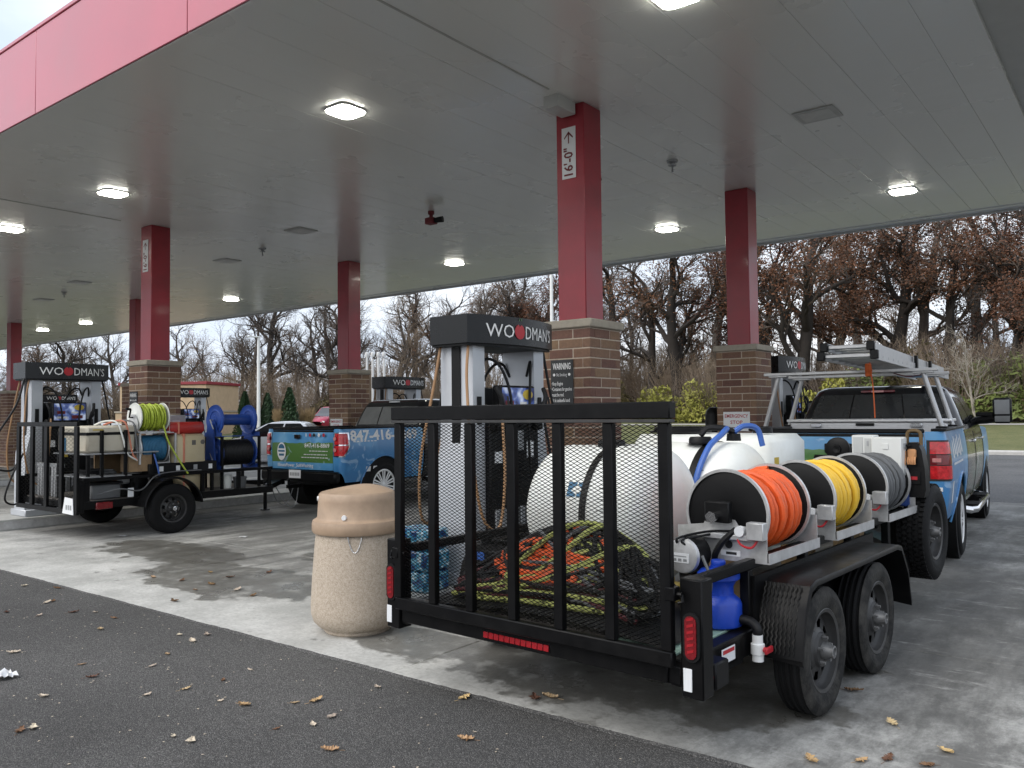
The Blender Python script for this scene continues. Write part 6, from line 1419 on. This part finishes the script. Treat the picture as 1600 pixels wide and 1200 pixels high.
for i, (x, y) in enumerate(((-51.0, 59.0), (-54.5, 69.1), (-44.3, 61.7), (-45.0, 68.6))): tree(('oak_b', 'oak_c')[i % 2], x, y, R_.uniform(.8, .95), R_.uniform(0, 6.28), ('rusty-leaved oak behind the nearest dispenser, leftmost', 'brown-leaved oak far behind the nearest dispenser', 'rusty-leaved oak just left of the nearest red column', 'brown-leaved oak behind the nearest red column')[i], 'oaks behind the dispenser', 'oak_tree')
BARE = [(-75.5, 26.4), (-69.2, 26.1), (-81.5, 33.2), (-69.8, 30.1), (-83.4, 38.8), (-75.3, 37.3), (-77.7, 45.4), (-69.5, 43.5), (-76.3, 51.4), (-58.3, 42.3), (-71.2, 55.0), (-61.6, 51.0), (-65.7, 58.6), (-50.6, 48.3), (-56.1, 57.0), (-48.9, 52.8), (-62.9, 71.2), (-44.7, 53.9), (-50.1, 67.5), (-40.6, 59.4), (-49.0, 77.9), (-43.6, 76.4), (-38.3, 81.4), (-33.2, 79.3), (-27.6, 87.8), (-18.6, 86.0), (-11.5, 89.3), (-53.5, 45.2), (-47.0, 47.2), (-59.0, 47.5), (-64.0, 44.0), (-55.0, 63.0), (-46.2, 60.5)]
for i, (x, y) in enumerate(BARE):
    k = ('bare_a', 'bare_b', 'bare_c', 'bare_d')[(i*7+i//3) % 4]; far = x < -66
    NB = {'f': sum(1 for q in BARE[:i] if q[0] < -66), 'm': sum(1 for q in BARE[:i] if -66 <= q[0] < -40), 'n': sum(1 for q in BARE[:i] if q[0] >= -40)}
    tree(k, x, y, R_.uniform(.6, .8) if far else R_.uniform(.82, 1.05), R_.uniform(0, 6.28), 'bare tree on the left skyline under the canopy end, '+ORD[NB['f']]+' from the left' if far else ('bare tree in the wood behind the left pickup, '+ORD[NB['m']]+' from the left' if x < -40 else 'bare tree deep in the wood behind the oaks, '+ORD[NB['n']]+' from the left'), 'bare trees beyond the lot' if far else 'bare trees in the wood', 'bare_tree')
tree('sapling', -6.8, 45.5, 1.0, .4, 'slender pale leafless young tree on the verge by the wing mirror', None, 'young_tree')

def leaf_cloud(seed, rx, ry, rz_, n, s, hollow=.35):
    rnd = random.Random(seed); mb = MB()
    for _ in range(n):
        d = Vector((rnd.gauss(0, 1), rnd.gauss(0, 1), abs(rnd.gauss(0, 1)))).normalized(); k = .72+.55*noise.noise(d*1.7+Vector((seed, 0, 0)))
        r = (hollow+(1-hollow)*rnd.random()**.5)*k; q = Vector((d.x*rx*r, d.y*ry*r, d.z*rz_*r*1.0+.1))
        a = Vector((rnd.gauss(0, 1), rnd.gauss(0, 1), rnd.gauss(0, 1))).normalized(); b_ = a.orthogonal().normalized(); e = s*rnd.uniform(.5, 1.2)
        mb.add([q-a*e, q-b_*e*.45, q+a*e, q+b_*e*.45], [(0, 1, 2, 3)])
    return mb
def stems(seed, rx, rz_, n, r):
    rnd = random.Random(seed); mb = MB()
    for _ in range(n):
        a = rnd.uniform(0, 6.28); k = rnd.uniform(.2, 1)*rx; h = rz_*rnd.uniform(.5, 1.1); p0 = Vector((cos(a)*k*.3, sin(a)*k*.3, -.1)); p1 = Vector((cos(a)*k*.7, sin(a)*k*.7, h*.55)); p2 = Vector((cos(a)*k*1.1+rnd.gauss(0, .15), sin(a)*k*1.1+rnd.gauss(0, .15), h))
        mb.tube([p0, p1, p2], [r, r*.7, r*.3], 3, caps=False)
        for _ in range(3):
            f = rnd.uniform(.3, .9); q = p1.lerp(p2, f); mb.tube([q, q+Vector((rnd.gauss(0, .35), rnd.gauss(0, .35), rnd.uniform(.2, .6)))], [r*.4, r*.2], 3, caps=False)
    return mb
SH = {}
for key, mat, seed in (('yellow', 'shrub_yellow', 5), ('green', 'shrub_green', 8), ('olive', 'shrub_olive', 12)):
    SH[key] = (leaf_cloud(seed, 1.9, 1.9, 2.3, 2600, .13).mesh('foliage', mat), stems(seed, 1.6, 2.2, 40, .025).mesh('stems', 'twig'))
SH['brush'] = (leaf_cloud(31, 2.4, 2.4, 3.0, 900, .09).mesh('foliage', 'oak_leaf_brown'), stems(31, 2.4, 3.8, 210, .018).mesh('stems', 'twig_tan'))
def shrub(key, x, y, s, lab, grp, sz=1.0):
    t = thing('shrub', lab, 'shrub', (x, y, land(x, y)-.05), R_.uniform(0, 6.28), grp); t.scale = (s, s, s*sz); ob('foliage', SH[key][0], t); ob('stems', SH[key][1], t)
shrub('yellow', -26.4, 49.8, 1.2, 'yellow-green shrub left of the second red column', None)
shrub('yellow', -23.3, 50.6, 1.2, 'yellow shrub tucked against the second red column', None, 1.15)
shrub('yellow', -15.6, 51.6, 1.35, 'yellow-green shrub behind the ladder, left part', None)
shrub('green', -13.4, 52.8, 1.5, 'green shrub behind the ladder, right part', None)
shrub('olive', -11.6, 53.7, 1.7, 'olive shrub above the ladder on the bank', None, 1.2)
for x, y, s in ((-7.6, 51.6, 1.5), (-5.4, 50.8, 1.6), (-3.4, 52.0, 1.6)): shrub('green', x, y, s, 'green shrub on the bank at the right picture edge', 'green shrubs at the right edge', 1.1)
for i in range(34):
    f = i/33; x = -38+36*f; y = 51.5+R_.uniform(-1, 7)+(3 if x < -28 else 0); shrub('brush' if i % 4 else 'olive', x, y, R_.uniform(.7, 1.25), 'brown twiggy brush along the foot of the oaks', 'brush under the oaks')
for i in range(30):
    f = i/29; x = -62+24*f; y = 34.5+14*f+R_.uniform(-2, 6); shrub(('olive', 'brush', 'green', 'brush')[i % 4], x, y, R_.uniform(.75, 1.35), 'dull olive brush at the foot of the bare wood behind the left pickup', 'brush under the bare wood')
for i in range(14):
    x = -84+20*i/13; shrub('brush' if i % 3 else 'olive', x, 25+10*i/13+R_.uniform(-2, 4), R_.uniform(.8, 1.3), 'low brush on the skyline beyond the left end of the canopy', 'brush at the far left')
# far thicket closing the view between the trunks
mb = MB(); r5 = random.Random(19)
for i in range(1500):
    f = r5.random(); x = -118+150*f; t = r5.uniform(46, 75); y = t+33.4-max(0.0, -x-24)*.42; z = land(x, y)-.2; h = r5.uniform(2.5, 7.5); dx, dy = r5.gauss(0, .6), r5.gauss(0, .6); r = r5.uniform(.02, .06)
    p0, p1, p2 = Vector((x, y, z)), Vector((x+dx*.4, y+dy*.4, z+h*.5)), Vector((x+dx, y+dy, z+h)); mb.tube([p0, p1, p2], [r, r*.7, r*.3], 3, caps=False)
    for _ in range(7):
        q = p0.lerp(p2, r5.uniform(.15, .95)); e = q+Vector((r5.gauss(0, .9), r5.gauss(0, .9), r5.uniform(.2, 1.4))); m_ = q.lerp(e, .5)+Vector((r5.gauss(0, .2), r5.gauss(0, .2), .1)); mb.tube([q, m_, e], [r*.45, r*.35, r*.2], 3, caps=False)
        for _ in range(2): mb.tube([m_, m_+Vector((r5.gauss(0, .5), r5.gauss(0, .5), r5.uniform(.1, .7)))], [r*.3, r*.15], 3, caps=False)
tag(mb.build('far_thicket', 'twig'), 'grey-brown thicket of saplings closing the wood between the trunks', 'thicket', kind='stuff')
# clipped evergreens and dry grass tufts
am = MB(); r2 = random.Random(4)
for _ in range(2200):
    h = r2.random(); a = r2.uniform(0, 6.28); r = (.62*(1-h)**.75+.04)*r2.uniform(.75, 1.3); q = Vector((r*cos(a), r*sin(a), .1+3.0*h)); e = .10*r2.uniform(.6, 1.3); u = Vector((cos(a+1.4), sin(a+1.4), r2.uniform(.3, 1.2))).normalized(); w = u.orthogonal().normalized()
    am.add([q-u*e, q-w*e*.5, q+u*e, q+w*e*.5], [(0, 1, 2, 3)])
amm = am.mesh('foliage', 'arbor'); ac = MB(); ac.lathe([(.02, -.1), (.36, .1), (.34, .5), (.2, 1.8), (.02, 2.7)], n=12); acm = ac.mesh('core', 'arbor')
for x, y, s, lab in ((-43.4, 29.4, .95, 'dark pointed evergreen left of the white lamp post'), (-43.1, 30.8, .9, 'dark pointed evergreen just right of the white lamp post'), (-41.6, 31.3, 1.0, 'dark pointed evergreen left of the second brick pier')):
    t = thing('evergreen', lab, 'evergreen', (x, y, land(x, y)), R_.uniform(0, 6), 'pointed evergreens'); t.scale = (s, s, s); ob('foliage', amm, t); ob('core', acm, t)
gm = MB()
for _ in range(260):
    a = r2.uniform(0, 6.28); k = r2.random()*.35; gm.tube([(cos(a)*k*.4, sin(a)*k*.4, 0), (cos(a)*k, sin(a)*k, 1.0), (cos(a)*(k+.25), sin(a)*(k+.25), 1.7*r2.uniform(.7, 1.1))], [.012, .02, .008], 3, caps=False)
gmm = gm.mesh('grass_tuft', 'grass_tan')
for x, y, lab in ((-42.8, 31.6, 'dry tan ornamental grass between two pointed evergreens'), (-41.3, 32.4, 'dry tan ornamental grass right of the pointed evergreens'), (-42.0, 31.0, 'dry tan grass clump left of the rightmost evergreen')):
    t = thing('ornamental_grass', lab, 'grass clump', (x, y, land(x, y)), R_.uniform(0, 6), 'dry grass clumps'); ob('grass_tuft', gmm, t)

# car-wash building
bd = thing('tan_building', 'small tan block building with red roof edge behind the left pumps', 'building', (-54.0, 31.4, land(-54, 31.4)), radians(28))
mb = MB(); mb.box((-3.4, -2.4, -.3), (3.4, 2.4, 1.55), bev=.02); mb.build('base_wall', 'building_tan', bd)
mb = MB(); mb.box((-3.46, -2.46, 1.551), (3.46, 2.46, 1.66), bev=.02); mb.build('ledge', 'limestone', bd)
mb = MB(); mb.box((-3.2, -2.2, 1.661), (3.2, 2.2, 3.42), bev=.02); mb.build('upper_wall', 'building_tan', bd)
mb = MB(); mb.box((-3.3, -2.3, 3.421), (3.3, 2.3, 3.62), bev=.02); mb.build('roof_edge', 'roof_red', bd)
for x in (-1.6, 1.6): mb = MB(); mb.box((x-.12, -2.30, 2.6), (x+.12, -2.201, 2.85), bev=.02); mb.build('wall_lamp', 'sign_white', bd)
for k in range(5): mb = MB(); mb.box((-3.2+k*1.4, -2.206, 1.9), (-3.19+k*1.4, -2.201, 3.4)); mb.build('wall_joint', 'mortar', bd)
def pole(x, y, h, r, lab):
    t = thing('lamp_post', lab, 'lamp post', (x, y, land(x, y)), 0, 'white lamp posts')
    mb = MB(); mb.cyl((0, 0, .4), (0, 0, h), r, r*.7, 12); mb.build('pole', 'white_paint', t); mb = MB(); mb.cyl((0, 0, -.2), (0, 0, .4), r*2.2, n=16); mb.build('footing', 'kerb_grey', t)
    mb = MB(); mb.box((-.08, -.75, h-.02), (.08, .1, h+.07), bev=.02); mb.build('lamp_head', 'white_paint', t)
pole(-42.6, 29.8, 6.2, .12, 'white lamp post rising above the dark evergreens')
pole(-26.4, 37.6, 10.2, .12, 'white lamp post just left of the nearest red column')
for k, wh in enumerate(('leftmost', 'second from the left', 'third from the left', 'rightmost')):
    mb = MB(); mb.cyl((0, 0, -.05), (0, 0, 3.75-.1*(k % 2)), .045, n=10); mb.lathe([(0, 3.9), (.06, 3.88), (.075, 3.8), (.06, 3.72), (.0, 3.72)], n=12)
    tag(mb.build('vent_pipe', 'white_paint', None, (-22.35+k*.19, 20.2+.1*k, 0)), 'white vent pipe, '+wh+' of the four behind the left pickup', 'vent pipe', 'white vent pipes')

# parked cars
def car(loc, rz, paint, lab, suv=False):
    t = thing('parked_car', lab, 'car', loc, rz); hw = .90; zb = 1.02 if suv else .92; zr = 1.70 if suv else 1.44; L_ = 4.5
    st = [(0, .62, .42, .80), (.08, .84, .34, .92), (.5, .90, .30, zb), (1.0, .92, .28, zb+.01), (3.0, .92, .28, zb), (3.7, .90, .28, zb-.08), (4.3, .84, .32, zb-.22), (4.5, .66, .40, .62)]
    rows = []
    for y, w, z0, z1 in st: rows.append([(-w*.9, y, z0), (-w, y, z0+.18), (-w, y, (z0+z1)/2+.08), (-w*.95, y, z1), (-w*.4, y, z1+.03), (w*.4, y, z1+.03), (w*.95, y, z1), (w, y, (z0+z1)/2+.08), (w, y, z0+.18), (w*.9, y, z0), (-w*.9, y, z0)])
    mb = MB(); mb.grid(rows, flip=True); mb.build('body', paint, t, ang=50)
    c0, c1 = (.25, 3.35) if suv else (.75, 3.45); RG = [(zb-.02, .86, c0, c1), (zb+.2, .80, c0+.22, c1-.42), (zr-.10, .70, c0+.52, c1-.85), (zr-.03, .60, c0+.68, c1-1.05), (zr, .35, c0+1.0, c1-1.35)]
    mb = MB(); mb.grid([[(x, y, z) for x, y in rrect(hx, a, b_, .14)+[rrect(hx, a, b_, .14)[0]]] for z, hx, a, b_ in RG]); cb_ = mb.build('cabin', paint, t, ang=60)
    def pn(nm, f, u0, u1):
        rows = []
        for (z, hx, a, b_) in (RG[0][:1]+RG[0][1:], RG[1], RG[2]):
            rows.append([{'r': (hx+.006, a+(b_-a)*(u0+(u1-u0)*i/4), z+.02), 'l': (-hx-.006, a+(b_-a)*(u0+(u1-u0)*i/4), z+.02), 'b': (hx*(u0+(u1-u0)*i/4), a-.006, z+.02), 'f': (hx*(u0+(u1-u0)*i/4), b_+.006, z+.02)}[f] for i in range(5)])
        mb = MB(); mb.grid(rows, flip=f in 'lf'); mb.build(nm, 'glass_dark', cb_)
    for f in 'rl': pn('side_window', f, .08, .46); pn('side_window', f, .50, .90)
    pn('rear_window', 'b', -.82, .82); pn('windscreen', 'f', -.82, .82)
    for s in (-1, 1):
        for y in (.85, 3.55): wheel_alloy(t, (s*.80, y, .33), .33, .21, .215, s, 7)
        mb = MB(); a, b_ = sorted((s*.60, s*.84)); mb.box((a, .02, .70), (b_, .10, .82), bev=.02); mb.build('tail_lamp', 'lens_red_lit', t)
        mb = MB(); a, b_ = sorted((s*.50, s*.78)); mb.box((a, 4.36, .56), (b_, 4.46, .68), bev=.02); mb.build('headlamp', 'reflector', t)
    return t
car((-22.4, 19.2, 0), radians(128), 'car_white', 'white parked saloon seen between the blue reels and the left pickup')
car((-29.5, 12.4, 0), radians(15), 'car_white', 'white parked car showing behind the lime hose reel')
car((-47.2, 40.6, land(-48, 39)+.02), radians(200), 'car_red', 'distant red parked vehicle left of the second brick pier', True)
bl = thing('pipe_bollard', 'dark round-topped bollard beside the brick pier behind the tanks', 'bollard', (-5.27, 11.75, 0))
mb = MB(); mb.lathe([(.13, 0), (.13, 1.55), (.115, 1.62), (.07, 1.67), (0, 1.68)], n=20); mb.build('sleeve', 'black_plastic', bl)

# ------------------------------------------------------------------ fallen leaves
def leaf_mesh(seed, mat):
    rnd = random.Random(seed); n = 14; pts = []
    for i in range(n):      # lobed oak outline
        f = i/(n-1); w = .030*sin(pi*min(1, f*1.02))**.7*(1.25 if i % 2 else .55)*rnd.uniform(.8, 1.15); pts.append((f, w))
    V = []; F = []
    for f, w in pts:
        x = -.05+.105*f; lift = .012*(f-.4)**2*3+rnd.uniform(0, .003); c = .011*rnd.uniform(.3, 1.4); V += [(x, -w, .003+lift+c), (x, 0, .002+lift), (x, w*rnd.uniform(.8, 1.1), .003+lift+c*.7)]
    for i in range(n-1): a = i*3; F += [(a, a+3, a+4, a+1), (a+1, a+4, a+5, a+2)]
    mb = MB(); mb.add(V, F); mb.tube([(-.085, .004, .004), (-.05, 0, .003)], .0014, 3); return mb.mesh('leaf', mat)
LM = {k: [leaf_mesh(i*7+j, k) for i in range(3)] for j, k in enumerate(('leaf_dry', 'leaf_pale', 'leaf_brown', 'leaf_orange'))}
ASPH = [(-8.66, 3.42), (-8.28, 3.56), (-7.71, 3.23), (-7.26, 2.98), (-7.61, 2.87), (-7.14, 3.2), (-6.99, 3.31), (-6.66, 3.3), (-6.4, 3.07), (-6.5, 2.83), (-7.45, 3.41), (-5.75, 3.34), (-5.51, 3.3), (-5.58, 3.46), (-5.44, 3.1), (-5.35, 3.02), (-5.87, 2.62), (-5.59, 2.56), (-5.46, 2.69), (-5.18, 2.82), (-6.26, 2.41), (-5.27, 2.48), (-5.14, 2.14), (-4.67, 1.83), (-4.66, 1.89), (-4.58, 2.7), (-4.67, 2.51), (-4.23, 2.71), (-4.06, 2.75), (-4.01, 2.81), (-3.86, 2.94), (-3.79, 3.03), (-3.52, 2.92), (-3.51, 2.79), (-3.62, 2.64), (-3.96, 2.27), (-3.83, 2.29), (-3.18, 2.63), (-2.74, 3.12), (-3.68, 3.4), (-4.19, 3.47), (-4.59, 3.15), (-4.55, 2.93), (-3.14, 3.56), (-7.31, 2.75), (-6.42, 3.3), (-7.7, 3.16), (-7.73, 3.29)]
CONC = [(-7.57, 4.42), (-7.05, 4.25), (-7.15, 4.48), (-7.32, 4.79), (-6.73, 4.48), (-6.4, 4.42), (-7.21, 5.17), (-6.78, 3.89), (-7.96, 4.34), (-1.28, 3.85), (-0.81, 4.32), (-1.01, 4.07), (-1.1, 3.98), (-1.4, 4.94), (-0.85, 4.1), (-2.73, 3.83), (-2.79, 3.76), (-1.1, 4.54), (-7.71, 4.82)]
for i, (x, y) in enumerate(ASPH):
    if i in (9, 10, 14, 16, 18, 29, 40, 44, 45, 46): continue
    k = R_.choice(('leaf_pale', 'leaf_pale', 'leaf_dry', 'leaf_brown')) if i not in (28, 31, 37, 38, 43) else 'leaf_orange'
    o = ob('oak_leaf', R_.choice(LM[k]), None, (x, y, -.0115), R_.uniform(0, 6.28)); s = R_.uniform(.4, .85) if k != 'leaf_orange' else .85; o.scale = (s, s, s)
    tag(o, {'leaf_pale': 'pale curled oak leaf lying on the dark asphalt', 'leaf_dry': 'tan dry oak leaf lying on the dark asphalt', 'leaf_brown': 'dark brown oak leaf lying on the dark asphalt', 'leaf_orange': 'orange-tan oak leaf lying on the dark asphalt'}[k], 'leaf', k.replace('_', ' ')+' on asphalt')
for i, (x, y) in enumerate(CONC):
    k = R_.choice(('leaf_pale', 'leaf_brown', 'leaf_dry')) if i < 9 else R_.choice(('leaf_dry', 'leaf_brown', 'leaf_orange'))
    o = ob('oak_leaf', R_.choice(LM[k]), None, (x, y, .001), R_.uniform(0, 6.28)); s = R_.uniform(.6, 1.0); o.scale = (s, s, s)
    far = i < 9 or i == 18
    tag(o, ('small leaf on the damp concrete left of the litter bin' if far else 'dry leaf on the concrete beside or under the near trailer'), 'leaf', 'leaves on the damp concrete' if far else 'leaves by the trailer')
# tiny crumbs and scraps blown over the asphalt
mb = MB(); r3 = random.Random(8)
for _ in range(420):
    x = r3.uniform(-9, -1.2); y = r3.uniform(1.2, 3.55); s = r3.uniform(.003, .011); a = r3.uniform(0, 6.28)
    mb.add([(x+s*cos(a), y+s*sin(a), -.008), (x-s*sin(a)*.6, y+s*cos(a)*.6, -.006), (x-s*cos(a), y-s*sin(a), -.008), (x+s*sin(a)*.6, y-s*cos(a)*.6, -.006)], [(0, 1, 2, 3)])
tag(mb.build('leaf_crumbs', 'leaf_pale'), 'pale leaf crumbs scattered over the asphalt', 'leaf litter', kind='stuff')
pp = MB(); r4 = random.Random(3); rows = []
for i in range(7): rows.append([(-.06+.02*i+r4.gauss(0, .006), -.05+.018*j+r4.gauss(0, .006), .01+abs(r4.gauss(0, .02))) for j in range(7)])
pp.grid(rows); tag(pp.build('crumpled_paper', 'paper', None, (-5.70, 2.14, -.012), ang=10), 'crumpled white paper on the asphalt at the left picture edge', 'paper')
for x, y, lab in ((-9.63, 6.5, 'white scrap of paper on the concrete right of the left trailer wheel'), (-11.1, 5.62, 'white scrap lying under the left trailer')):
    mb = MB(); mb.grid([[(-.05+.05*i, -.04+.04*j, .004+.006*((i+j) % 2)) for j in range(3)] for i in range(3)]); tag(mb.build('paper_scrap', 'paper', None, (x, y, .0), .5), lab, 'paper')
